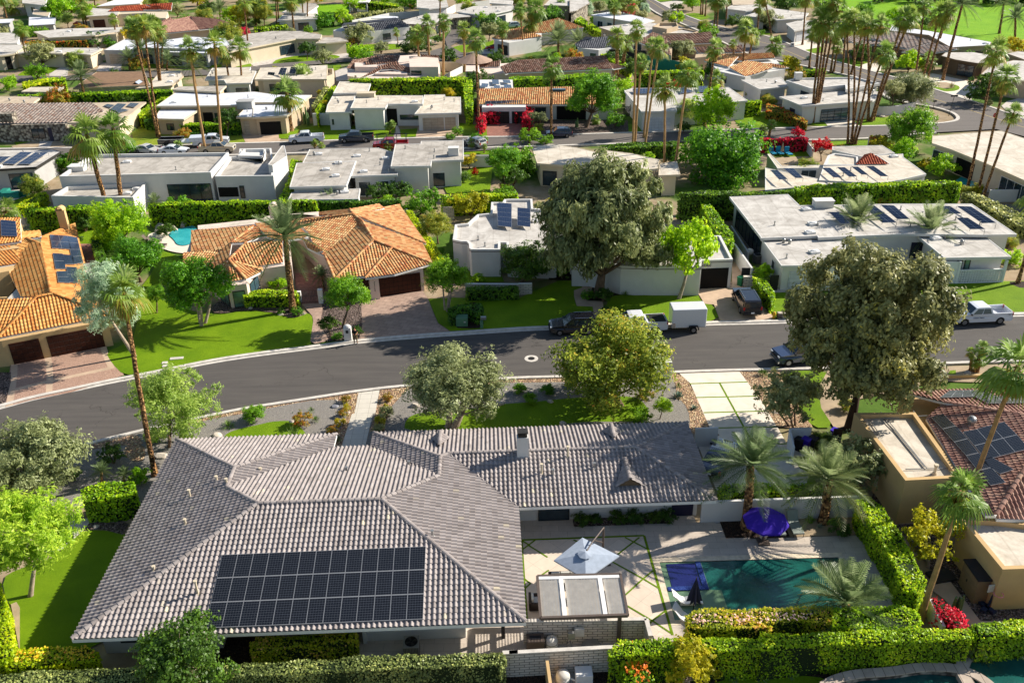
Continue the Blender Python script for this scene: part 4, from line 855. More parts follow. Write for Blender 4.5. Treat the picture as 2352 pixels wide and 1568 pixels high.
wall=[H(*q) for q in((-24.1,40.2),(-17.0,40.2),(-17.0,42.2),(-14.2,42.2),(-14.2,41.6),(-8.3,41.6),(-8.3,40.3),(-2.2,40.3),(-2.2,42.4),(.75,42.4),(.75,51.15),(14.4,51.15),(14.4,58.3),(-8.9,58.3),(-8.9,56.4),(-13.1,56.4),(-13.1,58.3),(-24.1,58.3))]
mb.prism(wall,-.05,ZE-.26,top=False); mb.build('wall',M['white'],root)
def hwin(a0,b0,a1,b1,z0,z1,kd,out): opening(root,H(a0,b0),H(a1,b1),z0,z1,kd,out)
hwin(2.9,51.11,5.15,51.11,.05,2.2,'win',-hy); hwin(12.55,51.11,14.1,51.11,.02,2.45,'door',-hy); hwin(-13.6,41.55,-9.0,41.55,.05,2.3,'win',-hy); hwin(-23.0,40.15,-20.2,40.15,.9,2.1,'win',-hy)
hwin(.8,43.2,.8,48.2,.05,2.3,'win',hx); hwin(-12.6,56.45,-9.4,56.45,.05,2.4,'win',hy)
for a,b in((.1,40.2),(-8.35,40.2)):
    mb=MB(); mb.box(H(a,b,1.33),(.22,.22,2.7),HA); mb.build('porch_post',M['frame_dark'] if a>0 else M['trim'],root)
# chimney with metal cap
c=H(1.95,53.75,3.9); mb=MB(); mb.box(c+V3((0,0,.75)),(.85,.62,2.1),HA); ch=mb.build('chimney',M['white'],root); mb=MB(); mb.box(c+V3((0,0,1.9)),(.66,.5,.22),HA); mb.box(c+V3((0,0,2.18)),(.78,.62,.10),HA); mb.build('chimney_cap',M['metal_dark'],ch)
# little gabled roof vents
def dormer(a,b,z,face,s=1.0):
    c=H(a,b,z); f=face; sd=V3((-f.y,f.x,0)); w_=.75*s; L=1.5*s; hgt=.34*s; zz=ZZ
    p=[c+sd*w_+f*.55*s-zz*.15,c-sd*w_+f*.55*s-zz*.15,c+f*.55*s+zz*hgt,c-f*L+zz*hgt]
    mb=MB(); mb.poly([p[0],p[1],p[2]]); mb.poly([p[0]+f*.02,p[2]+f*.02+zz*.04,p[3]]); mb.poly([p[1]+f*.02,p[2]+f*.02+zz*.04,p[3]]); o=mb.build('gable_vent',M['brownw'],root)
    back=c-f*L+zz*hgt; e=.12*s
    tl_=[p[0]+sd*e+f*e-zz*.02,p[2]+f*e+zz*.10,back+zz*.08]; tr_=[p[1]-sd*e+f*e-zz*.02,p[2]+f*e+zz*.10,back+zz*.08]
    tile_roof([tl_,tr_],M['t_grey'],o,name='vent_tiles',ridge=[(p[2]+f*e+zz*.10,back+zz*.08)],tw=.3,tl=.36,amp=.06,step=.04)
def rz(a,b): return ZE+K*min(b-yw,y1-b)
dormer(-4.2,56.7,ZE+K*2.3+.1,hy,.85); dormer(8.9,57.0,ZE+K*2.0+.1,hy,.85); dormer(9.3,51.2,ZE+K*2.04+.1,-hy,1.15)
# pipes on the tiles
rg=random.Random(5)
def roofz(a,b):
    zs=[ZE+K*(b-y0),ZE+K*(a-x0),zt-K*(b-(y0+9.1))]
    if a>x1-1e-3 or b>56: return ZE+K*min(b-yw,y1-b)
    return min(zs[0],zs[1],ZE+K*(x1-a) if b<yw+5 else 9, zs[2] if a>x0+d1 else 9)
for a,b,h_ in((-21.2,50.4,.5),(-19.6,51.6,.3),(-18.7,50.9,.35),(-16.9,53.0,.25),(-21.4,43.2,.2),(-20.6,47.3,.3),(-10.7,52.6,.25),(-6.3,53.2,.3),(-18.2,41.2,.9),(3.2,52.0,.7),(5.2,53.4,.8),(7.0,52.3,.35),(4.0,51.8,.4),(-4.2,44.8,.35),(2.2,41,.0)):
    if h_==0: continue
    z=roofz(a,b)-.05; mb=MB(); c=H(a,b,z); mb.cyl(c,.075,h_+.15,8); mb.cyl(c+V3((0,0,h_+.12)),.12,.07,8); mb.cyl(c,.2,.09,10,r2=.12); mb.build('vent_pipe',M['metal'] if rg.random()<.5 else M['cream'],root)
# solar array
def onrear(a,b,h_=.16): return H(a,b,ZE+K*(b-y0)+h_)
px=[dpx(q)[0] for q in('D1 1985,420','D2 1530,345','D2 1505,995','D1 1830,1075')]
def hit(px):
    lo,hi=2.5,6.5
    for _ in range(30):
        z=(lo+hi)/2; p=at(*px,z); b=p.dot(hy); zr_=ZE+K*(b-y0)+.16
        if zr_>z: lo=z
        else: hi=z
    return p
c4=[hit(q) for q in px]; panel_grid(c4,13,3,'solar',root)
# AC condenser behind the house
def condenser(c,w_,h_,rz_,label,name='air_conditioner'):
    r=empty(name,c,label,'air conditioner'); mb=MB(); mb.box(c+V3((0,0,h_/2)),(w_,w_,h_),rz_); bd=mb.build('casing',M['ac_side'],r,bevel=.03)
    mb=MB(); mb.box(c+V3((0,0,h_+.03)),(w_*1.03,w_*1.03,.06),rz_); t_=mb.build('top_panel',M['metal'],r,bevel=.01); mb=MB(); mb.cyl(c+V3((0,0,h_+.061)),w_*.42,.01,24); mb.build('fan_shade_disc',M['g_dark'],r)  # flat dark disc paints the shade inside the fan well
    mb=MB(); 
    for k in range(4):
        a=k*1.571+.4; d=V3((math.cos(a),math.sin(a),0)); s=V3((-d.y,d.x,0)); o=c+V3((0,0,h_+.075)); mb.poly([o+d*.05-s*.04,o+d*w_*.38-s*.10,o+d*w_*.38+s*.10+V3((0,0,.03)),o+d*.05+s*.04])
    for q in(.15,.27,.4): mb.tube([c+V3((math.cos(t*.3927)*w_*q,math.sin(t*.3927)*w_*q,h_+.11)) for t in range(17)],.008,4)
    mb.build('fan_grille',M['metal_dark'],r); return r
M['ac_side']=brick('ac_louvre','#8d8880','#827d76','#4c4844',.09,5,.02,vert=True,off=0,bump=1)
condenser(p1('D2 1410,1310'),.92,1.0,HA,'grey air conditioning condenser with round fan on the paving behind the grey-tiled house')
# flag paving behind the house, garden strips
def rect(name,a0,b0,a1,b1,z,mat): return sheet(name,[H(a0,b0),H(a1,b0),H(a1,b1),H(a0,b1)],z,M[mat])
rect('terrace',-13.6,35.5,1.6,43,.05,'paver'); rect('garden_bed',-20.5,38.2,-13.6,41,.054,'mulch'); rect('walkway',-28,36.8,-13.6,38.3,.05,'concrete')
# patio and pool
PZ=.10
pool=[H(10.85,41.0),H(23.0,41.0),H(23.0,46.15),H(10.85,46.3)]
outer=[H(1.3,51.5),H(14.2,51.5),H(14.2,50.3),H(15.5,50.2),H(15.6,50.1),H(17.2,50.1),H(17.6,48.3),H(25.6,48.3),H(25.6,39.2),H(9.3,39.2),H(9.3,40.9),H(1.3,41.2)]
def sheet_hole(name,o,h,z,mat):
    o=ccw([V3((p.x,p.y)) for p in o]); h=ccw([V3((p.x,p.y)) for p in h]); al=o+h; tr=tessellate_polygon([[V3((p.x,p.y,0)) for p in o],[V3((p.x,p.y,0)) for p in h]]); f=[]
    for t in tr:
        a,b,c=[al[i] for i in t]; f.append(t if (b-a).cross(c-a)>0 else tuple(reversed(t)))
    mb=MB(); mb.mesh([(p.x,p.y,z) for p in al],f); n=len(h)
    for i in range(n): mb.poly([(h[i].x,h[i].y,z),(h[(i+1)%n].x,h[(i+1)%n].y,z),(h[(i+1)%n].x,h[(i+1)%n].y,-.02),(h[i].x,h[i].y,-.02)])
    return tag(mb.build(name,M[mat]),kind='structure')
sheet_hole('patio',outer,pool,PZ,'paver')
rin=[H(1.6,39.8),H(10.45,39.8),H(10.25,49.05),H(1.6,49.05)]; sheet('patio',rin,PZ+.004,M['paverd'])
sheet_hole('pool_coping',[H(10.45,40.6),H(23.4,40.6),H(23.4,46.6),H(10.45,46.75)],pool,PZ+.008,'coping')
mb=MB(); zz=PZ+.012
def jl(a,b,c,d,w_=.13): global zz; zz+=.001; strip([H(a,b),H(c,d)],-w_/2,w_/2,zz,zz,mb)
for q in((1.6,49.05,10.25,49.05),(1.6,39.8,1.6,49.05),(10.25,49.05,10.48,39.8)): jl(*q,w_=.17)
def gpt(s): p=p1(s,PZ); return p.dot(hx),p.dot(hy)
for s in('D3 115,380 235,290','D3 175,340 345,445','D3 575,290 620,310','D3 1035,268 1232,370','D3 1165,268 1110,310 970,420','D3 920,485 1195,635 1340,722','D3 1285,565 1195,640 1035,785','D3 1050,875 1285,1015 1460,1130','D3 1400,920 1280,1010 1250,1045','D3 135,635 190,680 140,725','D3 355,560 290,605','D3 185,340 120,300','D3 560,570 640,615'):
    L=[p for p in pts(s,PZ)]; zz+=.001; strip(L,-.06,.06,zz,zz,mb)
tag(mb.build('grass_joint',M['grass']),kind='structure')
def water(name,a,b,bumps=1.5,sc=1.2,rough=.04):
    k=NT(name); k.base(k.mix(k.ramp(k.noise(.5,3),[(.35,(0,0,0,1)),(.65,(1,1,1,1))]),a,b),rough,.5); k.b.inputs['Coat Weight'].default_value=.3; k.bump(k.noise(sc*3,3,.5,dist_=1.5),.25*bumps,.06); return k.m
M['pool_teal']=water('pool_water_shaded_teal','#123f3c','#226258'); M['pool_deep']=water('pool_water_deep','#17423f','#1f5a54'); M['pool_shelf']=water('pool_water_shelf','#5f7a5e','#6c8868'); M['spa_blue']=water('spa_water','#1c2158','#262c6c'); M['pool_blue']=water('pool_water_blue','#2fa0a8','#48b8bc'); M['mosaic']=brick('blue_mosaic','#26347c','#4a64a8','#182250',.05,.05,.006,bump=.2,rough=.2,off=0)  # main pool teal darkened overall, tree and hedge shade put into the colour
sheet('pool_water',pool,.05,M['pool_teal']); sheet('pool_shelf_water',[H(10.85,41.0),H(14.4,41.0),H(14.4,43.5),H(13.65,43.6),H(13.65,46.25),H(10.85,46.3)],.054,M['pool_shelf'])
sheet('spa_water',[H(11.25,43.95),H(13.2,43.95),H(13.2,46.1),H(11.25,46.1)],.085,M['spa_blue'])
mb=MB(); mb.box(H(13.42,44.9,.06),(.36,2.6,.14),HA); mb.box(H(12.25,43.74,.06),(2.65,.34,.142),HA); tag(mb.build('spa_wall',M['mosaic']),'low wall of blue mosaic round the dark blue spa at the pool end','spa wall')
rect('garden_bed',15.9,48.45,20.4,50.8,.115,'mulch'); rect('garden_bed',20.4,48.35,25.9,50.8,.112,'sandy'); rect('garden_bed',5.4,50.25,12.3,51.12,.12,'darkrock')
# ================= HOUSES =================
def p3(s):
    out=[];t='F'
    for w_ in s.split():
        if ',' in w_:
            x,y,z=map(float,w_.split(','))
            if t!='F': o=OFF[t]; x=(o[0]+x*KT)*KF; y=(o[1]+y*KT)*KF
            out.append(at(x,y,z))
        else: t=w_
    return out
def flatten(P):
    if len(P)<4: return P
    A=np.array(P); c=A.mean(0); n=np.linalg.svd(A-c)[2][2]; n=n/np.linalg.norm(n); out=[]
    for p in A:
        d=p-np.array(CAM); k=d@n
        t=((c-np.array(CAM))@n)/k if abs(k)>1e-6 else 1; t=min(max(t,.97),1.03); out.append(V3(np.array(CAM)+d*t))
    return out
def thouse(label,planes,mat='t_orange',walls=(),ridges=(),name='tiled_house',wall='cream',deck=True,tw=.32,tl=.42,win=(),seg=4,slabs=(),solar=(),cap=True,**k):
    """planes: outlines of the tiled slopes; walls: (outline at height z, z) ; win: (wall index, edge, t0,t1,z0,z1,kind)"""
    pl=[flatten(p3(p)) for p in planes]; c=sum(pl[0],V3())/len(pl[0]); root=empty(name,(c.x,c.y,0),label,'house')
    d=(c-CAM).length; f=1 if d<120 else 1.25 if d<200 else 1.6
    rd=[tuple(p3(r)) for r in ridges]
    for i_,q_ in enumerate(pl): tile_roof([q_],M[mat],root,tw=tw*f,tl=tl*f,amp=.08*f,step=.05*f,seg=seg if d<120 else 3)
    for r_ in rd: ridge_run(r_[0],r_[1],M[mat],root)
    if deck:
        for p in pl:
            mb=MB(); slope_under([p],mb,.06)
            for a,b in zip(p,p[1:]+p[:1]): mb.poly([a-V3((0,0,.06)),b-V3((0,0,.06)),b-V3((0,0,.25)),a-V3((0,0,.25))])
            mb.build('roof_deck',M[k.get('trim','trim')],root)
    WL=[]
    for s,z in walls:
        w_=[V3((p.x,p.y)) for p in pts(s,z)]; WL.append(w_); MB().prism(w_,-.05,z,top=True).build('wall',M[wall],root)
    for i,e,t0,t1,za,zb,kd in win:
        W=WL[i]; a,b=W[e%len(W)],W[(e+1)%len(W)]; o=edge_out(W,e%len(W)); opening(root,a.lerp(b,t0)+o*.02,a.lerp(b,t1)+o*.02,za,zb,kd,o)
    for q in solar:
        P_=p3(q[0]); cq=sum(P_,V3())/4; best=None
        for pp in pl:
            c_=sum(pp,V3())/len(pp); n_=(pp[1]-pp[0]).cross(pp[2]-pp[0]).normalized(); n_=n_ if n_.z>0 else -n_; c_=c_+n_*.2
            r_=[CAM+(p-CAM)*((c_-CAM).dot(n_)/(p-CAM).dot(n_)) for p in P_]
            if in_poly(sum(r_,V3())/4,[(v.x,v.y) for v in pp]) and best is None: best=r_
        panel_grid(best or P_,q[1],q[2],q[3] if len(q)>3 else 'solar_blue',root)
    return root
def text_on(s,loc,size,rot,mat,parent=None,name='lettering',ext=.012):
    c=bpy.data.curves.new('t','FONT'); c.body=s; c.size=size; c.extrude=ext; c.align_x='CENTER'; c.align_y='CENTER'; t=bpy.data.objects.new('t',c); col.objects.link(t)
    dg=bpy.context.evaluated_depsgraph_get(); me=bpy.data.meshes.new_from_object(t.evaluated_get(dg)); me.name=name; bpy.data.objects.remove(t); me.materials.clear(); me.materials.append(M[mat])
    me.transform(Matrix.Translation(loc)@rot); return link(name,me,parent)
def facing(out):   # rotation that stands text upright facing 'out'
    o=V3((out[0],out[1],0)).normalized(); x=V3((-o.y,o.x,0)); z=ZZ; return Matrix((x,z,o)).transposed().to_4x4()
# ---- row across the near street ----
h=thouse('bright orange tiled villa at the left edge with brown garage doors',[
 'B1 455,1105,5.0 365,660,5.0 372,600,4.6 560,520,3.7 670,480,3.2 760,840,3.2 860,1080,3.2',
 'B1 455,1105,5.0 365,660,5.0 240,620,5.0 80,920,3.6 190,1140,3.4 300,1140,4.6',
 'B1 -250,440,5.8 180,430,5.8 190,640,4.9 -250,700,4.9','B1 240,615,4.95 372,668,4.95 205,830,3.9 40,650,4.6','B1 -250,700,4.9 45,655,4.6 205,830,4.1 -250,905,4.1',
 'B1 180,560,4.6 360,545,4.6 372,600,4.6 240,615,4.8 190,640,4.9',
 'B1 325,1140,4.9 480,1105,4.9 1010,1300,2.9 -20,1505,2.9','B1 325,1140,4.9 -20,1505,2.9 -420,1500,2.9 -150,1175,4.9','B1 480,1105,4.9 1010,1300,2.9 900,1080,2.9 620,1080,4.2'],
 't_orange2',walls=[('B1 10,1530 960,1350 870,1130 480,1130 330,1170 -300,1400 -300,1560',2.75),('B1 -200,1150 190,1140 180,820 560,560 660,500 750,850 840,1080 460,1110',3.2),('B1 -250,760 170,700 180,450 -250,450',4.6),('B1 -200,960 80,905 200,840 200,700 -200,760',3.9)],
 ridges=['B1 455,1105,5.05 365,660,5.05','B1 325,1140,4.95 -20,1505,2.95','B1 325,1140,4.95 480,1105,4.95','B1 480,1105,4.95 1010,1300,2.95','B1 240,615,5 372,668,5','B1 45,650,4.65 205,830,4.0'],wall='tan',
 win=[(0,0,.05,.33,.0,2.3,'garage_b'),(0,0,.40,.92,.0,2.3,'garage_b')],
 solar=[('B1 445,580,4.3 600,590,3.9 640,710,3.9 465,700,4.45',2,2),('B1 600,590,3.9 690,605,3.6 745,830,3.55 650,845,3.9',1,4),('B1 470,745,4.45 560,750,4.2 590,885,4.1 495,885,4.4',1,2),('B1 560,755,4.2 655,765,3.85 665,845,3.85 575,845,4.15',1,1),('B1 505,908,4.4 600,905,4.1 625,1010,4.05 520,1005,4.35',1,2),('B1 590,865,4.2 685,870,3.85 700,1010,3.8 620,1005,4.1',1,2),('B1 5,447,5.9 140,460,5.9 155,597,5.2 10,590,5.2',1,5)])
boxon(h,'B1 590,545',3.4,(.9,.8,2.6),'tan','chimney',.2); mb=MB(); c=p1('B1 590,545',3.4); mb.cyl(c+V3((-.45,0,2.75)),.42,.9,14,M=None); 
mb=MB(); C_=p1('B1 590,545',3.4)+V3((0,0,2.7)); mb.tube([C_+V3((math.cos(t*.393)*.42,-.42,math.sin(t*.393)*.42)) for t in range(9)],.06,6); mb.mesh([C_+V3((math.cos(t*.393)*.45,y,math.sin(t*.393)*.45)) for y in(-.42,.42) for t in range(9)],[(i,i+1,i+10,i+9) for i in range(8)]); mb.build('chimney_hood',M['tan'],h)
mb=MB(); ps_=pts('B1 45,1165 215,1140 185,980 250,940 ',3.5); mb.prism([V3((p.x,p.y)) for p in ps_],2.6,3.4); mb.build('flat_roof',M['r_cream'],h)
ps_=pts('B1 640,1025 845,990 800,825 680,840 690,870',3.55); mb=MB(); mb.prism([V3((p.x,p.y)) for p in ps_],2,3.45); mb.build('flat_roof',M['r_grey'],h)
h=thouse('orange clay tiled villa with many hips, brown garage doors and stamped driveway',[
 'B2 1230,695,4.1 1590,838,2.9 1250,935,2.9 990,968,2.9','B2 1065,630,4.6 1230,695,4.1 1000,950,2.9 718,978,2.9','B2 962,460,5.0 1065,630,4.6 718,978,2.9 628,762,2.9',
 'B2 962,460,5.0 1065,630,4.6 1230,695,4.1 1590,838,2.9 1500,655,2.9','B2 880,398,5.2 1295,318,3.1 1532,658,2.9','B2 355,458,4.4 880,398,5.2 962,460,5.0 628,768,2.9 560,740,3.0 480,560,3.7',
 'B2 575,385,4.2 852,355,5.0 880,398,5.1 575,412,4.4','B2 852,355,5.0 1110,308,4.0 1160,345,4.1 880,398,5.15',
 'B1 1708,545,3.5 2260,505,4.6 2070,655,4.3 1985,718,3.9 1708,735,2.9','B1 1636,745,3.4 1985,718,3.7 1830,850,2.95 1636,860,2.7','B1 1985,718,3.8 2070,655,4.3 2045,800,4.1 1900,920,2.9 1830,850,3.0',
 'B1 2260,505,4.6 2352,500,4.6 B2 90,560,4.0 B1 2340,590,4.0 2200,650,4.35 2070,655,4.3','B1 2045,805,4.2 2200,655,4.6 B2 250,635,4.6 255,832,2.9 0,865,2.9 B1 2250,862,3.0',
 'B1 2050,810,4.3 1895,925,2.9 2062,1000,2.9','B1 2050,810,4.3 2062,1000,2.9 2200,978,2.9','B1 2050,810,4.3 2200,978,2.9 2348,905,2.9','B1 2050,810,4.3 2348,905,2.9 B2 72,880,2.9 B1 2250,862,3.1',
 'B2 420,595,4.6 612,722,3.3 560,740,3.1 475,700,3.4','B2 0,480,4.4 355,458,4.4 480,600,3.8 250,635,4.5 110,600,4.3'],
 't_orange',walls=[('B2 730,935 1000,935 1060,940 1505,880 1470,660 1490,640 1280,330 860,360 640,400 300,480 640,780',2.75),('B1 1730,560 2352,520 B2 300,480 330,850 30,890 B1 2200,1020 2040,1040 1930,960 1720,860 1660,860 1660,760',2.7)],
 ridges=['B2 1230,695,4.15 1590,838,2.95','B2 1230,695,4.15 990,968,2.95','B2 1065,630,4.65 1230,695,4.15','B2 1065,630,4.65 718,978,2.95','B2 962,460,5.05 1065,630,4.65','B2 880,398,5.25 1532,658,2.95','B2 355,458,4.45 880,398,5.25','B2 880,398,5.2 962,460,5.05','B2 852,355,5.05 880,398,5.2','B1 2260,505,4.65 2070,655,4.35','B1 2045,805,4.25 2062,1000,2.95','B1 2050,810,4.35 2200,978,2.95','B1 2045,805,4.25 2200,655,4.65','B1 2045,805,4.25 1895,925,2.95','B2 1295,318,3.15 880,398,5.25','B2 628,762,2.95 718,978,2.95'],wall='pinkw',
 win=[(0,2,.04,.93,.0,2.3,'garage_b'),(0,0,.25,1.05,.0,2.3,'garage_b'),(1,5,.15,.85,.1,2.0,'win_g'),(1,6,.1,.9,.1,2.0,'win_g'),(1,4,.1,.8,.8,2.3,'win_b'),(1,4,.1,.8,.0,.7,'win_b')])
c=p1('B2 1085,1045',0); mb=MB(); a_=p1('B2 1085,1150'); mb.box(a_+V3((0,0,1.35)),(.95,.9,2.75),.12); mb.build('garage_pillar',M['pinkw'],h)
for i,ch_ in enumerate('45750'): text_on(ch_,a_+V3((.055,-.47,2.15-.25*i)),.24,facing((.12,-1,0)),'frame_dark',h)
boxon(h,'B2 185,425',4.2,(1.1,.8,1.3),'pinkw','chimney',.1); C_=p1('B2 185,425',4.2)+V3((0,0,1.35)); mb=MB(); mb.tube([C_+V3((math.cos(t*.393)*.5,-.4,math.sin(t*.393)*.5)) for t in range(9)],.07,6); mb.mesh([C_+V3((math.cos(t*.393)*.53,y,math.sin(t*.393)*.53)) for y in(-.4,.4) for t in range(9)],[(i,i+1,i+10,i+9) for i in range(8)]); mb.build('chimney_hood',M['pinkw'],h)
fl=[V3((p.x,p.y)) for p in pts('B1 1768,535 2352,470 B2 360,395 575,412 575,368 100,410 B1 2352,430 1765,492',3.6)]; MB().prism(fl,-.05,3.5).build('parapet_wall',M['pinkw'],h); MB().prism(inset(fl,.25),3.4,3.51).build('flat_roof',M['r_cream'],h)
h=fhouse('white rounded-corner house behind the giant olive-grey tree, open garage at right',[
 ('B2 1770,625 1850,640 1895,640 1915,662 1918,700 1935,712 2195,712 2197,648 2250,650 2255,705 2352,705 B3 0,705 390,722 425,718 425,690 560,690 562,790 720,792 1000,860 1300,868 1715,868 1722,810 2000,800 1890,588 1500,590 900,400 215,345 208,262 0,262 B2 2230,265 2215,292 2115,290 2108,388 1990,400 1900,480 1790,490',3.5,dict(par=.3,th=.35,win=[(21,.02,.9,.0,2.5,'void'),(8,.1,.9,1.,2.6,'win'),(14,.1,.9,.1,2.4,'void')],bits=12)),],
 roof='r_white',ov=0,trim='white',solar=[('B2 2180,293 2297,303 2297,515 2175,500',(4.3,4.3,3.6,3.6),1,5),('B3 75,338 190,348 192,512 72,498',(4.3,4.3,3.6,3.6),1,4),('B3 -110,300 22,305 25,515 -100,500',(4.3,4.3,3.6,3.6),1,5)])
W=inset(pts('B2 1770,625 1850,640 1895,640 1915,662 1918,700 1935,712 2195,712 2197,648 2250,650 2255,705 2352,705 B3 0,705 390,722 425,718 425,690 560,690 562,790 720,792 1000,860 1300,868 1715,868 1722,810 2000,800 1890,588 1500,590 900,400 215,345 208,262 0,262 B2 2230,265 2215,292 2115,290 2108,388 1990,400 1900,480 1790,490',3.5),0)
o_=edge_out(W,21); text_on('45800',p1('B3 1757,848',2.9)+V3((o_.x,o_.y,0))*.3,.42,facing(o_),'metal_dark',h)
mb=MB(); strip(W[:24],-.02,.05,3.18,3.25,mb); mb.build('trim_band',M['fascia_brown'],h)
mb=MB(); q=pts('B3 1190,985 1225,1110 1340,1110 1340,1030',0)
for a,b in(('B3 1190,1060','B3 1205,1112'),('B3 1205,1112','B3 1340,1105'),('B3 1340,1105','B3 1340,1065')):
    A_,B_=p1(a),p1(b); d=B_-A_; mb.box((A_+B_)/2+V3((0,0,.65)),(d.length+.12,.14,1.3),math.atan2(d.y,d.x))
tag(mb.build('screen_wall',M['white']),'low white screen wall around an air conditioner on the lawn edge of the olive tree house','screen wall')
condenser(p1('B3 1270,1075'),.8,.8,0,'air conditioner behind the low white screen wall under the olive tree')
condenser(p1('B3 2215,830'),.85,.95,.3,'air conditioner in the side yard beside the satellite dish')
h=fhouse('long white flat-roofed house with rows of tilted blue solar panels, right of centre',[
 ('B4 1320,572 1990,582 2290,578 1885,305 1210,305 350,320 245,220 B3 1968,243 2250,605 B4 0,612 505,590 515,608',3.6,dict(bits=14,win=[(1,.2,.35,.5,2.3,'win'),(0,.1,.3,.3,2.3,'door'),(7,.1,.9,.2,2.8,'win')])),
 ('B4 185,858 760,850 760,640 430,632 B3 2250,612',3.15,dict(bits=4,th=.28,ov=.3,win=[(0,.12,.6,0,2.3,'garage'),(4,.5,.65,1.2,2.3,'win_w')])),
 ('B4 1640,788 2240,778 1960,560 1400,590',3.1,dict(bits=5,win=[(0,.2,.3,.2,2.5,'win_g'),(0,.34,.44,.1,2.6,'win_g')]))],ov=.6,
 solar=[('B4 905,322 1015,320 1215,470 1085,474',(4.1,4.5,4.5,4.0),2,6),('B4 1070,315 1190,320 1330,440 1220,443',(4.1,4.5,4.5,4.0),2,5),('B4 725,318 850,322 920,400 800,405',(4.1,4.5,4.5,4.0),2,4),('B4 608,378 700,380 800,480 715,482',(4.1,4.5,4.5,4.0),1,5),('B4 1580,325 1690,325 1795,392 1660,395',(4.1,4.5,4.5,4.0),2,4),('B4 1750,325 1880,330 2105,475 1975,478',(4.1,4.5,4.5,4.0),2,7),('B4 1745,430 1850,430 2005,530 1870,532',(4.1,4.5,4.5,4.0),2,5)])
boxon(h,'B4 553,330',3.6,(2.3,1.3,.85),'white','roof_box')
# ---- next row back ----
fhouse('white house at the left edge with blue solar panels and a scalloped awning',[('A1 -300,1530 325,1492 545,1355 470,1335 -300,1345',3.5,dict(bits=3,win=[(0,.55,.95,.1,2.4,'win')],wall='grey')) ],ov=.9,trim='metal_dark',
 solar=[('A1 185,1358 292,1360 130,1466 20,1462',(4.0,4.0,3.7,3.7),3,4),('A1 315,1362 430,1362 268,1466 155,1466',(4.0,4.0,3.7,3.7),3,4),('A1 -60,1400 95,1398 0,1460 -150,1460',(4.0,4.0,3.7,3.7),3,3)])
h=fhouse('modern white house with a tall parapet, glazed dining room and covered patio',[
 ('A1 527,1576 1882,1540 2042,1362 812,1380',4.6,dict(par=.45,th=.9,bits=3,roof='r_grey',ov=0,win=[(0,.695,.985,.1,3.0,'win'),(0,.29,.31,2.2,2.5,'void')])),
 ('B1 455,235 1190,248 1310,115 600,150',3.3,dict(par=.5,th=.6,roof='r_grey',bits=3,ov=0)),
 ('B1 1918,62 2440,55 A2 170,1460 150,1325 A1 2140,1330 2130,1395 2052,1400',4.0,dict(par=.4,th=.5,roof='r_grey',ov=0,win=[(0,.02,.36,1.0,2.4,'void'),(0,.39,.47,.8,2.6,'win')])),
 ('A2 120,1470 160,1480 290,1395 268,1302 245,1302',5.0,dict(par=.0,th=.3,ov=0,win=[(2,.2,.6,1.5,3.,'win')])),
 ('A1 2125,1392 2352,1398 A2 60,1420 100,1335 A1 2352,1330 2180,1330',4.3,dict(par=.5,th=.4,ov=0))],roof='r_grey')
boxon(h,'A1 705,1535',3.9,(2.2,1.6,.9),'white','roof_unit'); 
h=fhouse('white flat-roofed house with a raised right wing and sliding glass doors',[
 ('B2 312,155 822,142 A2 905,1440 375,1457',3.5,dict(bits=4,win=[])),
 ('B2 860,58 1278,45 1280,20 A2 1240,1362 1105,1322 490,1335 428,1457 905,1440',3.3,dict(bits=8,win=[(0,.07,.38,.1,2.3,'win_w'),(0,.62,.85,1.0,2.3,'win_w')])),
 ('A2 1215,1488 1575,1482 1582,1438 1868,1428 1866,1255 1487,1262 1483,1285 1255,1290',4.2,dict(bits=4,win=[(2,.1,.5,.1,2.3,'win_w')],th=.35)),
 ('B2 298,272 930,262 945,168 330,205',2.7,dict(bits=2,ov=.2))],ov=.5,roof='r_grey',wall='white')
boxon(h,'A2 1780,1385',4.2,(1.5,1.2,1.1),'white','chimney'); fhouse('pale low-pitched house mostly hidden behind the giant olive-grey tree top',[('A3 250,1460 850,1500 860,1378 610,1320 365,1285 205,1325',3.5,{}),('A3 850,1560 1330,1505 1342,1428 1100,1372 870,1345',3.4,{}),('A3 1335,1568 1530,1560 1500,1440 1340,1465',3.2,{})],roof='r_cream',wall='cream')
h=fhouse('white courtyard house with a red tile corner, tilted solar panels and loungers',[('A4 520,1610 1100,1640 1480,1555 1275,1405 1272,1375 1035,1388 1150,1465 560,1485',3.1,dict(bits=3,ov=.1)),('A4 640,1340 900,1400 1200,1370 1085,1300 640,1310',3.0,dict(ov=.05,roof='r_grey')),('A4 560,1475 870,1475 870,1400 660,1370 600,1390',2.9,dict(ov=0,par=.2,th=.3,win=[(0,.35,.8,0,2.2,'void')])),('A4 60,1380 150,1505 560,1500 1080,1475 1080,1460 190,1485 80,1370',2.4,dict(ov=0,th=.2)),('A4 40,1500 520,1600 700,1640 40,1700',2.9,{})],roof='r_cream',
 solar=[('A4 85,1520 150,1520 240,1600 165,1605',(3.6,3.9,3.9,3.6),2,4),('A4 200,1505 290,1505 380,1590 310,1590',(3.6,3.9,3.9,3.6),2,4),('A4 545,1500 620,1500 725,1585 650,1585',(3.6,3.9,3.9,3.6),2,4),('A4 680,1495 750,1495 860,1575 790,1580',(3.6,3.9,3.9,3.6),2,4),('A4 810,1490 870,1490 960,1560 900,1560',(3.6,3.9,3.9,3.6),2,4),('A4 940,1485 1010,1485 1140,1575 1070,1575',(3.6,3.9,3.9,3.6),2,5)])
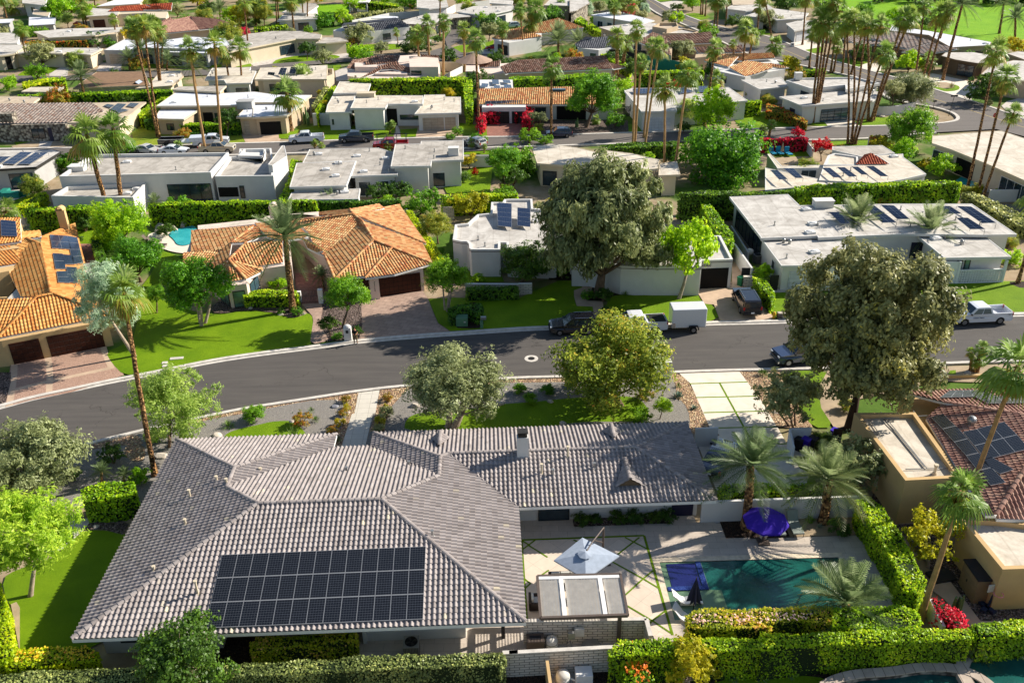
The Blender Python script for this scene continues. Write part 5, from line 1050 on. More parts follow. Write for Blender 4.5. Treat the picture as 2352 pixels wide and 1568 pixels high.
tl_=[p3('A4 990,1370,4.1 1145,1466,3.2 852,1470,3.2'),p3('A4 990,1370,4.1 852,1470,3.2 930,1385,3.2')]; tile_roof(tl_,M['t_red'],h,tw=.36,tl=.45,seg=3); mb=MB(); slope_under(tl_,mb,.05); mb.build('roof_deck',M['white'],h)
fhouse('long pale house at the right edge with a covered porch and dark table',[('A4 1530,1280 1700,1335 2060,1480 2420,1640 3000,1900 3300,1500 2352,1235 2150,1168 1535,1215',3.5,dict(bits=9,win=[(0,-.1,.7,.1,2.5,'win_w'),(1,.1,.55,.1,2.5,'void'),(2,.2,.9,.1,2.5,'win_w')])) ],ov=.7,roof='r_cream',wall='cream')
# ---- row across the middle street ----
h=thouse('long low house with a striped shingle roof and stone walls, upper left',['A1 -250,932,4.3 822,920,4.3 930,995,3.6 600,1098,3.1 -250,1112,3.1'],'t_shake',walls=[('A1 -250,1128 580,1110 900,1000 800,940 -250,950',3.0)],wall='stone',tw=.5,tl=.3,win=[(0,0,.62,.76,.6,2.3,'win'),(0,0,.80,.84,0,2.4,'door')])
boxon(h,'A1 60,1085',3.6,(3.2,1.6,1.4),'stone','chimney'); 
ps_=[V3((p.x,p.y)) for p in pts('A1 600,1098 1085,1085 1305,912 822,920 930,995',3.6)]; MB().prism(ps_,3.3,3.6,bot=True).build('side_roof',[M['r_tan']],h); MB().prism(inset(ps_,1),0,3.3,top=False).build('wall',M['cream'],h)
for q in('A1 925,945 960,930 1025,940 985,965','A1 1050,925 1130,930 1060,1000 985,975','A1 1095,972 1155,985 1060,1010 1045,1000','A1 1165,920 1245,925 1200,960 1130,950'): panel_grid([at(*x,3.8) for x in dpx(q)],3,2,'solar',h)
fhouse('tan flat roof behind the striped shingle house at the left edge',[('A1 -250,945 280,930 375,865 -250,862',3.4,dict(bits=4))],roof='r_tan',wall='cream')
h=fhouse('bright white flat-roofed house with an open garage and boxed chimney, upper left',[
 ('A1 1395,948 2190,942 2205,918 2352,915 A2 430,912 512,850 200,848 0,820 A1 1900,838 1770,800 1560,832',3.8,dict(bits=6,win=[(0,.5,.62,0,2.4,'void'),(0,.64,.9,.2,2.3,'win')])),
 ('A1 1378,1060 1642,1066 1762,990 1680,958 1430,975',3.0,dict(win=[(0,.3,.6,.8,2.,'win')])),
 ('A1 2108,1048 2352,1048 A2 285,1036 435,935 A1 2352,935 2230,925',3.3,dict(win=[(0,.1,.34,0,2.4,'garage_t')],bits=2)),
 ('A2 -20,1050 290,1036 430,935 -10,930',3.35,dict(win=[(0,.1,.82,0,2.3,'void')])),
 ('A1 1540,802 1965,822 2022,768 1600,775',4.3,dict(roof='r_grey'))],roof='r_bright',wall='sand',trim='cream')
boxon(h,'A1 2200,965',3.3,(2.8,2.2,1.3),'grey','chimney')
fhouse('house with a brown shingle roof and cream chimney behind the clipped hedge',[('A1 650,790 1340,760 1290,640 860,645',3.7,dict(roof='r_brown',th=.3,ov=.8,win=[(0,.2,.36,.4,2.4,'win'),(0,.45,.8,.3,2.5,'win')])),('A1 1205,792 1540,765 1640,680 1608,635 1430,640 1340,745',3.4,dict(bits=4))],roof='r_cream',wall='cream',trim='sand')
fhouse('low pale garden shed roof among bushes at the left edge',[('A1 188,820 545,824 572,776 280,780',2.5,dict(th=.2,ov=.3))],name='garden_shed',cat='shed',roof='r_cream',wall='cream')
fhouse('cream flat-roofed house with wide windows between tall palms, upper left',[('A1 1830,712 2000,718 2020,748 2245,742 2288,635 2230,630 2240,602 1895,610',3.5,dict(bits=5,win=[(0,.3,.9,.6,2.4,'win_b'),(2,.3,.9,.2,2.4,'win_b')]))],roof='r_cream',wall='white')
h=fhouse('cream flat-roofed house with tilted solar panels beside a fluffy palm',[('A1 2272,712 2352,708 A2 10,712 645,708 650,583 50,608 A1 2325,612',3.6,dict(bits=6,win=[(1,.0,.2,.3,2.5,'win'),(2,.1,.5,.1,2.6,'win')])),('A2 635,690 705,665 705,615 640,612',3.0,dict(par=.8,th=1,ov=0))],roof='r_cream',wall='cream',solar=[('A2 235,607 290,609 270,680 210,665',(4.9,4.9,4.0,4.0),2,3,'solar'),('A2 325,600 385,605 360,660 308,655',(4.9,4.9,4.0,4.0),2,3,'solar'),('A2 122,645 182,650 175,678 115,670',(4.5,4.5,4.0,4.0),3,1,'solar')])
h=fhouse('pale flat-roofed house with white garage doors, lantern-lit entry and stone wall, upper middle',[
 ('A2 702,835 1010,828 1045,727 760,730',3.9,dict()),('A2 635,1005 868,1000 900,852 700,850 650,940',3.4,dict(bits=3,win=[(0,.1,.2,1,2,'win')])),
 ('A2 855,968 1170,965 1190,930 1502,930 1506,855 1010,855 905,862',4.1,dict(bits=3,win=[(2,.02,.32,0,3.1,'void'),(2,.4,.95,1.1,2.,'win')],th=.4)),
 ('A2 1428,1020 1845,1008 1842,868 1705,866 1700,847 1515,850 1500,935 1462,978',3.2,dict(bits=4,win=[(0,.1,.63,0,2.3,'garage_t'),(0,.66,.93,0,2.3,'garage_t')]))],roof='r_cream',wall='white')
boxon(h,'A2 1000,865',4.1,(3.2,1.6,.7),'cream','roof_box'); 
mb=MB(); a,b=p1('A2 530,1122'),p1('A2 805,1118'); d=b-a; mb.box((a+b)/2+ZZ,(d.length,.25,2.4),math.atan2(d.y,d.x)); tag(mb.build('garden_wall',M['blockw']),'white slatted garden wall beside the upper lawn, left of the entry','wall')
h=thouse('house with a long orange tile roof and pink flowering vine over its garage',['A2 2005,798,4.6 A3 640,776,4.6 820,800,4.6 948,938,3.0 A2 2008,935,3.0'],'t_orange',walls=[('A2 2010,925 A3 930,930 830,830 A2 2020,820',2.9)],wall='white',win=[(0,0,.42,.5,.8,2.2,'win'),(0,0,.58,.80,0,2.4,'void')])
ps_=[V3((p.x,p.y)) for p in pts('A2 2030,962 A3 150,958 150,905 A2 2040,920',3.0)]; MB().prism(ps_,0,3.0).build('garage',M['white'],h)
for i,(t0,t1) in enumerate(((.13,.62),(.68,.98))):
    o=edge_out(ps_,0); opening(h,ps_[0].lerp(ps_[1],t0)+o*.03,ps_[0].lerp(ps_[1],t1)+o*.03,0,2.2,'garage_d',o)
panel_grid([at(*x,z) for x,z in zip(dpx('A2 2060,905 A3 120,895 125,922 A2 2065,930'),(3.5,3.5,3.2,3.2))],7,1,'solar',h)
ps_=[V3((p.x,p.y)) for p in pts('A2 2015,795 2310,795 2305,710 2008,710',4.2)]; MB().prism(ps_,0,4.1).build('rear_wing',M['white'],h)
for q in('A2 2030,745 2090,750 2080,780 2022,778','A2 2120,712 2180,715 2185,755 2125,752','A2 2135,762 2190,765 2195,790 2140,790','A2 2215,715 2280,718 2290,745 2225,742','A2 2225,755 2290,758 2298,790 2232,790'): panel_grid([at(*x,4.5) for x in dpx(q)],3,2,'solar_blue',h)
for x in(400,435,480): boxon(h,'A3 %d,815'%x,4.3,(.9,.9,.3),'glass_blue','skylight')
h=fhouse('white flat-roofed house with dark solar panels behind the tall palms, upper right of centre',[('A3 1182,998 1500,992 1490,955 1640,945 2132,900 1960,780 1100,790 1028,812',3.5,dict(bits=6,win=[(0,.18,.88,0,2.3,'garage'),(7,.3,.36,.8,2.2,'win_w')]))],ov=.3,solar=[('A3 1105,795 1280,790 1265,838 1110,838',(4,4,3.7,3.7),6,2),('A3 1530,790 1560,785 1660,820 1530,838',(4,4,3.7,3.7),4,2),('A3 1680,772 1790,770 1820,822 1690,825',(4,4,3.7,3.7),5,3)])
mb=MB(); 
for y in range(8): 
    c=p1('A3 1048,1050')+V3((0,0,.25+y*.24)); mb.box(c,(1.3,.06,.14),.05)
tag(mb.build('slatted_gate',M['frame_dark']),'dark slatted gate beside the white garage, right of the cactus garden','gate')
h=fhouse('white flat-roofed house with a dark glass-panelled garage door beneath leaning palms',[
 ('A4 225,720 450,792 755,760 760,800 1065,745 850,690 310,700',4.4,dict(par=.3,th=.5,ov=.3,bits=2,win=[(0,.6,.95,2.2,3.4,'win')])),
 ('A4 165,865 372,948 1000,900 1065,870 1055,822 940,800 430,842',3.4,dict(bits=8,win=[(1,.28,.68,0,2.3,'garage_g'),(0,.4,.65,.2,2.1,'door')],ov=.5)),('A3 2072,715 2230,795 A4 0,800 250,770 180,690 A3 2352,700',3.4,dict(bits=2,win=[(1,.3,.85,0,2.4,'win')]))],roof='r_white')
boxon(h,'A4 332,710',4.3,(1.3,1.1,1.2),'white','chimney')
mb=MB(); L=smoothpoly(pts('A4 1000,1030 1130,1035 1300,1010 1370,985'),2,False); strip(L,-.12,.12,0,1.6,mb); tag(mb.build('garden_wall',M['white']),'curved white garden wall under the grey-green olive at the street corner','wall')
# ---- farther rows ----
FH=[
('violet-white house with a wide grey garage door among fluffy palms',[('A1 925,450 1195,452 1275,350 1110,352',3.3,dict(par=.2,win=[(0,.15,.85,0,2.4,'garage_t')],ov=0,th=.6)),('A1 1195,428 1900,440 2060,402 2010,345 1700,330 1240,392',3.9,dict(bits=6,ov=.3)),('A1 1480,468 1850,478 1900,440 1500,430',3.3,dict(ov=0,win=[(0,.05,.35,.3,2.5,'win'),(0,.75,.95,.3,2.5,'win')]))],'r_bright','grey'),
('cream flat-roofed house at the left edge behind a round olive tree',[('A1 0,498 125,482 255,402 -200,398 -200,500',3.6,dict(win=[(0,.3,.8,0,3,'void')])),('A1 105,482 560,480 600,470 810,492 920,437 880,430 480,430 470,460 200,460',3.3,dict(bits=4,win=[(2,.2,.8,0,2.3,'garage_t')]))],'r_white','cream'),
('white house with a beige shade canopy behind the red-leaved hedge',[('A1 430,340 850,318 1105,280 1110,245 600,258 298,285',3.4,dict(bits=3,win=[(0,.3,.9,.2,2.3,'win')])),('A1 840,312 1040,308 1075,282 880,282',3.2,dict(roof='r_tan',ov=.2))],'r_white','cream'),
('small white house with flat blue panels at the far left edge',[('A1 -200,392 155,392 175,318 100,295 -200,300',3.4,dict(ov=.3))],'r_white','white'),
('blue-white roofed house behind bushes in the upper left corner',[('A1 255,232 490,218 498,160 258,155',3.3,dict(win=[(0,.2,.8,.8,2.2,'win_b')])),('A1 -100,215 90,205 125,170 -100,178',3.2,{})],'r_bright','grey'),
('white boxy house at the very top left among palms',[('A1 200,30 400,50 420,0 380,-40 200,-50',4.2,dict(win=[(0,.3,.5,1,3,'win')])),('A1 290,130 430,150 460,90 300,85',3,dict(roof='r_tan'))],'r_white','white'),
('white house below the red tiled mansion with a brown garage',[('A1 770,150 1050,135 1075,90 830,75',3.6,dict(win=[(0,.12,.55,0,2.4,'garage_b')])),('A1 860,60 1250,35 1280,0 1060,-10',3.4,dict(roof='r_bright'))],'r_white','cream'),
('mid-century house with a broad grey folded roof behind the circular driveway',[('A2 0,420 370,348 590,348 602,312 400,280 160,280 -50,305 -250,370 -250,470',3.8,dict(bits=4,win=[(0,.6,.95,.4,2.6,'win'),(1,.1,.35,.2,2.6,'win')])),('A2 545,390 640,388 838,367 760,338 600,335',3.1,dict(win=[(0,.4,.8,0,2.2,'win')]))],'r_grey','cream'),
('white house with a stone front and a long white roof, top middle',[('A2 1330,215 1560,225 1770,165 1940,150 1890,128 1560,120 1320,185',3.4,dict(bits=3,win=[(1,.3,.8,.3,2.4,'win')])),],'r_white','stone'),
('long white roofed house with a red door at the top middle',[('A2 1800,108 2050,142 2150,122 2325,82 2310,52 1960,58',3.8,dict(bits=5,win=[(1,.2,.8,0,2.6,'win'),(2,.2,.6,0,2.6,'win')]))],'r_white','white'),
('white carport canopy on posts behind the slate tiled house',[('A2 1040,168 1285,163 1282,150 1120,140',2.8,dict(th=.15,nowall=1,ov=.3))],'r_bright','white'),
('house with grey angled roofs left of the far bright lawn',[('A2 245,112 470,122 572,55 542,35 420,28',4.0,dict(roof='r_grey')),('A2 200,190 560,168 566,125 270,118',3.3,dict(bits=3,win=[(0,.5,.8,.3,2.3,'win')]))],'r_white','white'),
('white house with grey eaves at the very top, right of the far lawn',[('A2 1450,70 1560,80 1730,60 1700,-40 1450,-30',4.5,dict(win=[(0,.3,.8,1,2.4,'win')])),('A2 2100,30 2300,45 2310,10 2200,-5 2100,0',3.4,{})],'r_white','white'),
('white standing-seam roofed house beside the far street',[('A3 730,135 960,175 1200,215 1300,185 960,100',3.7,dict(bits=2))],'r_bright','white'),
('pale flat-roofed house with a brown boxed terrace, top right of centre',[('A3 800,245 950,295 1200,335 1640,285 1510,232 1200,200',3.6,dict(bits=5)),('A3 1280,240 1410,262 1512,235 1500,205 1340,208',5,dict(par=.7,th=1.2,ov=0,wall='sand',roof='r_tan')),('A3 1370,300 1640,300 1690,285 1560,258 1400,275',4.2,dict(par=.3,ov=0,th=.5))],'r_white','sand'),
('tan boxy house with a stone pillar at the top, behind palms',[('A3 310,50 545,55 600,20 590,-20 380,-20',4.4,dict(win=[(0,.3,.6,.8,2.8,'win')],roof='r_white')),('A3 540,110 600,100 720,30 700,-10 540,0',4.8,dict(wall='stone'))],'r_white','sand'),
('white louvred house across the far street, top right',[('A3 1925,78 2115,102 2352,72 A4 60,40 A3 2000,48',3.6,dict(win=[(0,.2,.7,.3,2.6,'garage')])),('A3 2090,148 2300,158 A4 0,120 A3 2200,115',3.2,dict(win=[(0,.1,.6,.3,2.2,'garage')]))],'r_white','white'),
('brown-roofed house with panels at the top edge, right of centre',[('A3 2000,55 2250,40 2300,-10 1980,-30',3.6,dict(ov=.3))],'r_tan','sand'),
('white roofed house with a grey olive at its left, top right',[('A4 0,112 145,182 385,168 430,120 60,70 0,60',3.4,dict(bits=6)),('A4 225,215 300,275 475,245 482,185 330,190',3.2,dict(win=[(1,.1,.9,.1,2.4,'garage')]))],'r_white','white'),
('wide white roofed house beside the golf course, right',[('A4 1150,275 1500,315 1700,425 2050,405 2062,378 1500,278 1170,232',3.6,dict(bits=4)),('A4 1700,420 1760,440 2060,400 1900,380',3.2,{})],'r_bright','sand'),
('dark modern house with a folded white roof near the cul-de-sac',[('A4 1612,500 1740,535 1940,568 2015,560 2105,500 1900,468 1650,470',3.4,dict(win=[(1,.1,.9,.2,2.6,'win')])),],'r_white','brownw'),
('white roofed house with tan walls at the right edge below the golf course',[('A4 1970,662 2300,720 2700,740 2600,560 2260,540 2050,590',3.5,dict(ov=.2,wall='sand')),('A4 2200,480 2600,620 2700,500 2300,460',3.4,{})],'r_white','sand'),
]
for q in FH:
    if q: fhouse(q[0],q[1],roof=q[2],wall=q[3])
thouse('red tiled mansion with an arched tower at the top left',['A1 960,108,3.6 1040,62,4.8 1300,45,4.8 1420,88,3.8 1300,100,3.5','A1 1300,45,5.2 1540,28,5.2 1530,95,3.8 1440,90,3.8','A1 1280,90,3.9 1400,40,5.4 1500,85,4.0 1400,92,3.9'],'t_red',walls=[('A1 980,135 1300,118 1420,165 1480,165 1500,110 1300,60 1050,80',3.4)],wall='cream',win=[(0,2,.1,.9,.3,2.8,'void')])
thouse('pinkish tiled roofs half hidden by trees, top left',['A1 1430,305,3.2 1450,200,4.2 1700,150,5.0 1780,270,3.4','A1 1700,150,5 1980,180,4.4 2110,235,3.2 1780,270,3.3','A1 1440,195,4 1520,160,4.4 1560,190,4 1500,215,3.6'],'t_pink',walls=[('A1 1450,300 1770,270 2090,235 1950,190 1500,200',3.0)],wall='pinkw')
thouse('house with a dark slate-coloured tiled gable roof and white walls, top middle',['A2 780,235,5.0 1298,178,5.0 1395,240,3.4 1040,280,3.2 840,292,3.2','A2 780,235,5.0 1298,178,5.0 1260,165,4.2 800,215,4.2'],'t_slate',walls=[('A2 700,275 850,300 1040,285 1380,250 1290,200 790,245',3.1)],wall='white',win=[(0,2,.3,.5,.6,2.2,'win'),(0,1,.1,.3,0,2.4,'door')])
thouse('white Spanish house with reddish brown tile roofs and a parapet tower, upper middle',['A2 825,612,3.2 880,540,4.0 1050,515,4.4 960,590,3.6 890,625,3.2','A2 1045,505,5.0 1300,497,5.0 1275,560,4.0 975,588,4.0','A2 1090,600,4.2 1270,552,4.8 1300,580,4.2 1130,625,3.7','A2 945,700,3.0 1100,610,4.2 1130,625,3.8 1070,660,3.4','A2 1130,625,3.8 1240,570,4.6 1440,622,3.4 1430,668,3.1 1230,618,3.9','A2 1480,490,5.0 1645,500,4.4 1645,542,3.8 1490,510,4.6'],'t_brown',
 walls=[('A2 830,680 950,700 1060,705 1370,700 1660,660 1655,580 1640,520 1480,490 1380,495 1300,500 1040,520 900,560 830,600',2.9),('A2 1385,600 1640,600 1640,520 1380,500',4.6),('A2 895,600 1110,600 1080,570 895,560',4.0),('A2 1075,660 1365,665 1360,625 1085,630',3.4)],wall='pinkw',win=[(0,0,.7,.95,.2,2.2,'void'),(1,0,.05,.4,1.0,3.8,'win'),(0,1,.2,.8,.2,2,'win')])
thouse('white house with a round tiled turret and long mottled brown tile roof, upper middle',['A2 2195,600,4.6 2352,540,4.8 A3 860,500,4.8 930,618,3.2 0,655,3.2 A2 2240,665,3.2','A2 1905,605,3.2 1920,575,3.8 2200,545,4.2 2190,600,3.2','A3 880,560,3.8 1050,600,3.0 930,620,3.0'],'t_brown',walls=[('A2 1930,660 2240,660 A3 0,660 920,625 850,520 A2 2200,570 1930,600',3.0),('A2 1885,640 1990,640 2010,560 1890,560',4.0)],wall='pinkw')
c=p1('A2 1960,545',4.2); mb=MB(); mb.cyl(c,4.1,1.7,16,r2=.05); mb.build('turret_roof',M['t_brown'],bpy.data.objects['tiled_house.006'] if 'tiled_house.006' in bpy.data.objects else None)
thouse('house with a red and an orange tiled hip roof and a blue garage, upper middle',['A3 20,268,3.6 440,165,5.4 668,250,3.4 270,305,3.3','A2 2120,345,3.2 2240,268,4.6 A3 120,262,4.8 300,328,3.4 0,370,3.2'],'t_orange',walls=[('A2 2140,360 A3 0,385 290,340 290,290 660,260 440,190 A2 2240,290',3.2)],wall='white',win=[(0,0,.25,.9,0,2.4,'garage_d')])
thouse('grey slate hip-roofed house beside the tennis court',['A3 590,400,3.2 760,340,4.6 880,330,4.6 1010,400,3.3 800,440,3.2 640,432,3.1','A3 680,335,3.6 760,340,4.6 590,400,3.2'],'t_slate',walls=[('A3 610,430 800,450 1000,410 880,350 700,350',3.1)],wall='white',win=[(0,0,.6,.9,.6,2.3,'win_w')])
thouse('brown tiled house behind the dark olive tree, upper right of centre',['A3 1160,380,3.4 1280,292,4.6 1400,330,4.6 1450,500,3.0','A3 1390,325,4.6 1800,288,4.6 1835,385,3.3 1450,402,3.4','A3 1655,425,3.6 2080,405,3.6 2092,470,3.0 1690,475,3.0'],'t_brown',walls=[('A3 1450,500 1460,405 1830,390 1800,310 1290,310 1190,380',3.1),('A3 1660,520 1830,500 2080,480 2060,420 1680,440',2.8)],wall='sand',tw=.5,tl=.35)
thouse('orange tiled house with a tall white chimney wall, upper right',['A3 1742,545,3.3 1850,488,4.2 2050,505,4.2 1960,602,3.2','A3 1850,488,4.2 2352,478,4.2 A4 130,520,3.4 A3 2060,545,3.6','A3 1965,605,3.2 2120,545,4.4 2352,580,4.0 2352,610,3.6 2210,660,3.0 2110,688,3.0','A4 0,575,4.0 90,568,4.0 255,605,3.2 180,615,3.0'],'t_orange',walls=[('A3 1880,640 2110,690 2210,665 2352,640 A4 220,620 130,530 A3 2352,500 1850,510 1770,550',2.9)],wall='white',win=[(0,0,.1,.3,.8,2.2,'win')])
thouse('grey shingle roofed house with crossing gables beside the golf course',['A4 730,345,3.2 840,320,4.2 1150,318,4.4 1100,400,3.4 880,405,3.2','A4 930,330,4.2 1200,285,5.2 1540,375,3.8 1310,442,3.2','A4 1260,465,3.2 1530,385,4.2 1760,440,3.4 1470,490,3.0'],'t_shake',walls=[('A4 830,420 1100,420 1310,455 1470,480 1740,440 1500,380 1180,300 850,330',3.0)],wall='brownw',tw=.6,tl=.35)
# ---- right-hand neighbour of the near house ----
h=thouse('beige house with pink-brown tiles and black solar arrays at the right edge',[
 'C4 1640,560,4.9 1478,705,3.4 2010,1568,3.3 2100,1568,4.3 2352,1160,5.9 3100,900,6.0 2352,672,5.1','C4 1250,460,3.6 1640,560,4.9 2352,672,5.1 3100,790,5.2 3000,480,3.6 2040,440,3.6',
 'C4 2352,1160,5.9 3100,900,6.0 3300,1568,3.3 D4 2352,110,3.3 2110,100,3.4 C4 2100,1568,4.2'],'t_pink',walls=[('C4 1300,1262 1480,1200 1400,700 1250,480 3000,480 3000,1500 2100,1568 2000,1568 1800,1240',3.2)],ridges=['C4 1640,560,4.95 2352,672,5.15','C4 2100,1568,4.35 2352,1160,5.95'],wall='tan',
 solar=[('C4 1520,690,3.75 1630,665,4.15 1740,770,4.15 1625,798,3.75',1,1,'solar'),('C4 1625,800,3.75 1745,770,4.15 1848,885,4.15 1728,915,3.75',1,1,'solar'),('C4 1728,915,3.75 1848,885,4.15 1945,1010,4.15 1835,1035,3.75',1,1,'solar'),('C4 1805,825,4.05 1930,798,4.5 2035,915,4.5 1910,948,4.05',1,1,'solar'),('C4 1910,948,4.05 2035,915,4.5 2145,1040,4.5 2010,1075,4.05',1,1,'solar'),('C4 1930,798,4.5 2055,765,4.95 2165,880,4.95 2035,915,4.5',1,1,'solar'),('C4 2035,915,4.5 2165,880,4.95 2275,1005,4.95 2145,1040,4.5',1,1,'solar'),('C4 2055,765,4.95 2175,735,5.4 2290,850,5.4 2165,880,4.95',1,1,'solar'),('C4 2165,880,4.95 2290,850,5.4 2400,975,5.4 2275,1005,4.95',1,1,'solar'),('C4 1835,1038,3.75 1950,1012,4.15 2055,1140,4.15 1940,1170,3.75',1,1,'solar'),('C4 1950,1078,4.1 2055,1045,4.55 2265,1160,4.55 2140,1200,4.1',1,1,'solar'),('C4 1945,1172,3.75 2060,1142,4.15 2190,1275,4.15 2055,1303,3.75',1,1,'solar'),
  ('C4 1690,455,4.0 1990,450,4.0 2100,505,4.6 1600,518,4.6',5,2,'solar'),('C4 1910,508,4.65 2400,500,4.7 2400,565,5.0 2030,570,5.0',5,2,'solar')])
for s,z in(('C4 1292,1258 1800,1232 1380,650 835,655',3.9),('D4 2162,552 2950,525 2500,150 2110,98 1795,85 1800,110',3.4)):
    W=[V3((p.x,p.y)) for p in pts(s,z)]; ip=inset(W,.3); P=ccw(W); ip=inset(P,.3); mb=MB(); mb.prism(P,-.05,z-.45,top=False); n=len(P)
    for i in range(n):
        j=(i+1)%n; mb.poly([(P[i].x,P[i].y,z-.46),(P[j].x,P[j].y,z-.46),(P[j].x,P[j].y,z),(P[i].x,P[i].y,z)]); mb.poly([(P[i].x,P[i].y,z),(P[j].x,P[j].y,z),(ip[j].x,ip[j].y,z),(ip[i].x,ip[i].y,z)]); mb.poly([(ip[i].x,ip[i].y,z),(ip[j].x,ip[j].y,z),(ip[j].x,ip[j].y,z-.4),(ip[i].x,ip[i].y,z-.4)])
    mb.build('parapet_wall',M['tan'],h); mb=MB(); mb.mesh([(p.x,p.y,z-.38) for p in ip],tess(ip)); mb.build('flat_roof',M['r_cream'],h)
mb=MB()
for s in('C4 1070,660 1180,790 1480,1160','C4 1090,720 1200,830 1460,1150','C4 980,725 1500,690','C4 1360,650 1440,770 1780,1150','C4 1290,1170 1780,1160','C4 980,740 1060,860'): mb.tube([p+V3((0,0,.12)) for p in pts(s,3.5)],.035,6)
mb.build('conduit',M['metal'],h); mb=MB(); c=p1('C4 1550,1205',3.5); mb.cyl(c,.2,.2,12,r2=.13); mb.cyl(c+V3((0,0,.2)),.10,.55,10); mb.cyl(c+V3((0,0,.7)),.16,.15,10); mb.build('vent_pipe',M['cream'],h); mb=MB(); mb.ball(p1('C4 1880,745',4.6)+V3((0,0,.25)),.35,12,8); mb.cyl(p1('C4 1880,745',4.6),.25,.25,12); mb.build('turbine_vent',M['metal'],h)
mb=MB(); mb.cyl(p1('C4 2015,455',4),.2,1.3,12); mb.cyl(p1('C4 2015,455',4)+V3((0,0,1.3)),.3,.4,12); mb.build('flue_pipe',M['metal'],h)
for i in range(4):
    q=p1('C4 1240,1540')+V3((-.45*i-.1,1.15*i,1.35)); MB().box(q+V3((-.05,0,0)),(.2,.75,1.0+.2*(i%2)),-.37).build('meter_box',M['cream'],h)
# ================= PALMS =================
def PL(rows,label,group=None,kind='fan',trunk='trunk_palm',tr=None,**k):
    for r in rows:
        r=r.split('|'); palm(r[0],r[1],float(r[2])*.257,r[3] if len(r)>3 and r[3] else label,kind,group,trunk,tr,**k)
PL(['A1 1410,1225|A1 1190,250|115','A1 1425,1235|A1 1285,235|105','A1 1440,870|A1 1365,235|115','A1 1452,870|A1 1400,260|100'],'tall slender fan palm in the clump before the bright white house','tall palms at the upper left','fan','trunk_palm',.22)
PL(['A1 1838,1375|A1 1690,430|112|tall slender fan palm rising beside the white utility truck','A1 1990,1370|A1 1915,390|118|tall fan palm with yellowing lower fronds over the pickup and utility truck'],'',None,'fan','trunk_smooth',.24)
PL(['A1 2065,825|A1 2010,490|80','A1 2170,825|A1 2140,430|110'],'fan palm in front of the cream flat house behind the bright white roof','palms before the cream house')
PL(['A1 250,595|A1 180,255|72|single fan palm leaning left by the round olive at the far left','A1 1050,382|A1 1010,170|50|small-headed fan palm by the red-leaved hedge, upper left','A1 2228,505|A1 2180,15|75|thin tall fan palm beside the magenta vine, upper left','A2 2007,1155|A2 1972,345|105|tall fan palm at the corner of the brick drive by the pink vine','A3 375,1245|A3 380,590|105|fan palm standing by the dark crossover parked in the middle street'],'')
PL(['A1 752,245|A1 715,-70|75','A1 778,248|A1 745,90|80','A1 60,165|A1 15,-50|90','A1 100,140|A1 95,45|85','A1 250,85|A1 245,8|62','A1 2285,230|A1 2282,55|110','A1 990,65|A1 982,-45|60','A1 850,60|A1 830,-60|60','A1 1195,45|A1 1190,-30|50','A1 1765,55|A1 1760,-50|60','A1 1785,60|A1 1795,-60|60','A1 1395,60|A1 1400,-30|50'],'distant fan palm along the top left edge','far palms at the top left')
PL(['B1 975,430|A1 775,1200|195|big fan palm with shaggy trunk, left of the pair above the green tree','B1 1105,400|A1 1012,1150|165|big fan palm with shaggy trunk, right of the pair above the green tree'],'',None,'fan','trunk_palm',.34)
PL(['A2 328,1172|A2 285,825|150|thick-trunked fan palm in a round brick ring by the open garage','A2 460,815|A2 440,700|130|thick fan palm behind the one in the brick ring'],'',None,'fan','trunk_palm',.42)
PL(['A2 1482,690|A2 1450,305|88','A2 1568,655|A2 1545,215|88','A2 1688,675|A2 1690,195|82','A2 1876,645|A2 1872,265|82'],'fan palm in the row beside the reddish Spanish roofs','palms by the Spanish house','fan','trunk_smooth',.3)
PL(['A2 2215,510|A2 2210,255|75|fan palm between the red car and the dark garage','A2 1655,335|A2 1660,-60|65|tall dark-trunked palm beside the far road fork','A2 360,288|A2 320,15|92|thick shaggy palm left of the far lawn, top','A2 350,285|A2 330,30|60'],'fan palm left of the far lawn near the top')
PL(['A2 442,242|A2 425,-25|60','A2 476,255|A2 475,-50|60','A2 200,215|A2 190,-50|60','A2 218,218|A2 205,-45|60','A2 1300,50|A2 1298,-40|50','A2 15,230|A2 5,60|70','A2 1030,60|A2 1025,-20|40'],'distant fan palm along the top edge left of centre','far palms left of centre')
PL(['A3 130,478|A3 95,95|82','A3 215,438|A3 235,85|105','A3 225,435|A3 200,190|90'],'fan palm by the red tiled hip roof','palms by the red roof')
PL(['A3 1012,245|A3 1010,15|82','A3 1082,245|A3 1100,35|72','A3 935,300|A3 940,55|70','A3 463,160|A3 465,48|65','A3 700,40|A3 695,-60|60'],'fan palm near the white standing-seam roof','palms by the standing-seam roof')
PL(['A3 962,700|A3 965,325|98|thick shaggy-trunked fan palm beside the tennis court','A3 1005,650|A3 1050,380|70|reddish-trunked palm leaning behind the shaggy one by the tennis court'],'',None,'fan','trunk_palm',.45)
PL(['A3 1102,1370|A3 1140,262|98','A3 1120,1350|A3 1178,560|88','A3 1202,1240|A3 1290,415|95','A3 1207,1375|A3 1345,425|98','A3 1385,1540|A3 1390,775|125','A3 1475,1568|A3 1602,650|125'],'tall thin fan palm among those above the giant olive-grey tree','tall palms above the giant tree','fan','trunk_smooth',.2)
PL(['A3 1745,1150|A3 1842,425|98','A3 1787,1112|A3 1852,705|92'],'tall fan palm leaning right above the lime-green street tree','palms by the street tree')
PL(['A3 1822,340|A3 1850,5|88','A3 1848,340|A3 1875,-10|80','A3 1937,220|A3 1950,-70|70','A3 1712,135|A3 1715,-60|55','A3 1728,138|A3 1735,-70|55','A3 1752,150|A3 1765,-80|55'],'tall slim palm by the far cross street','palms by the far street')
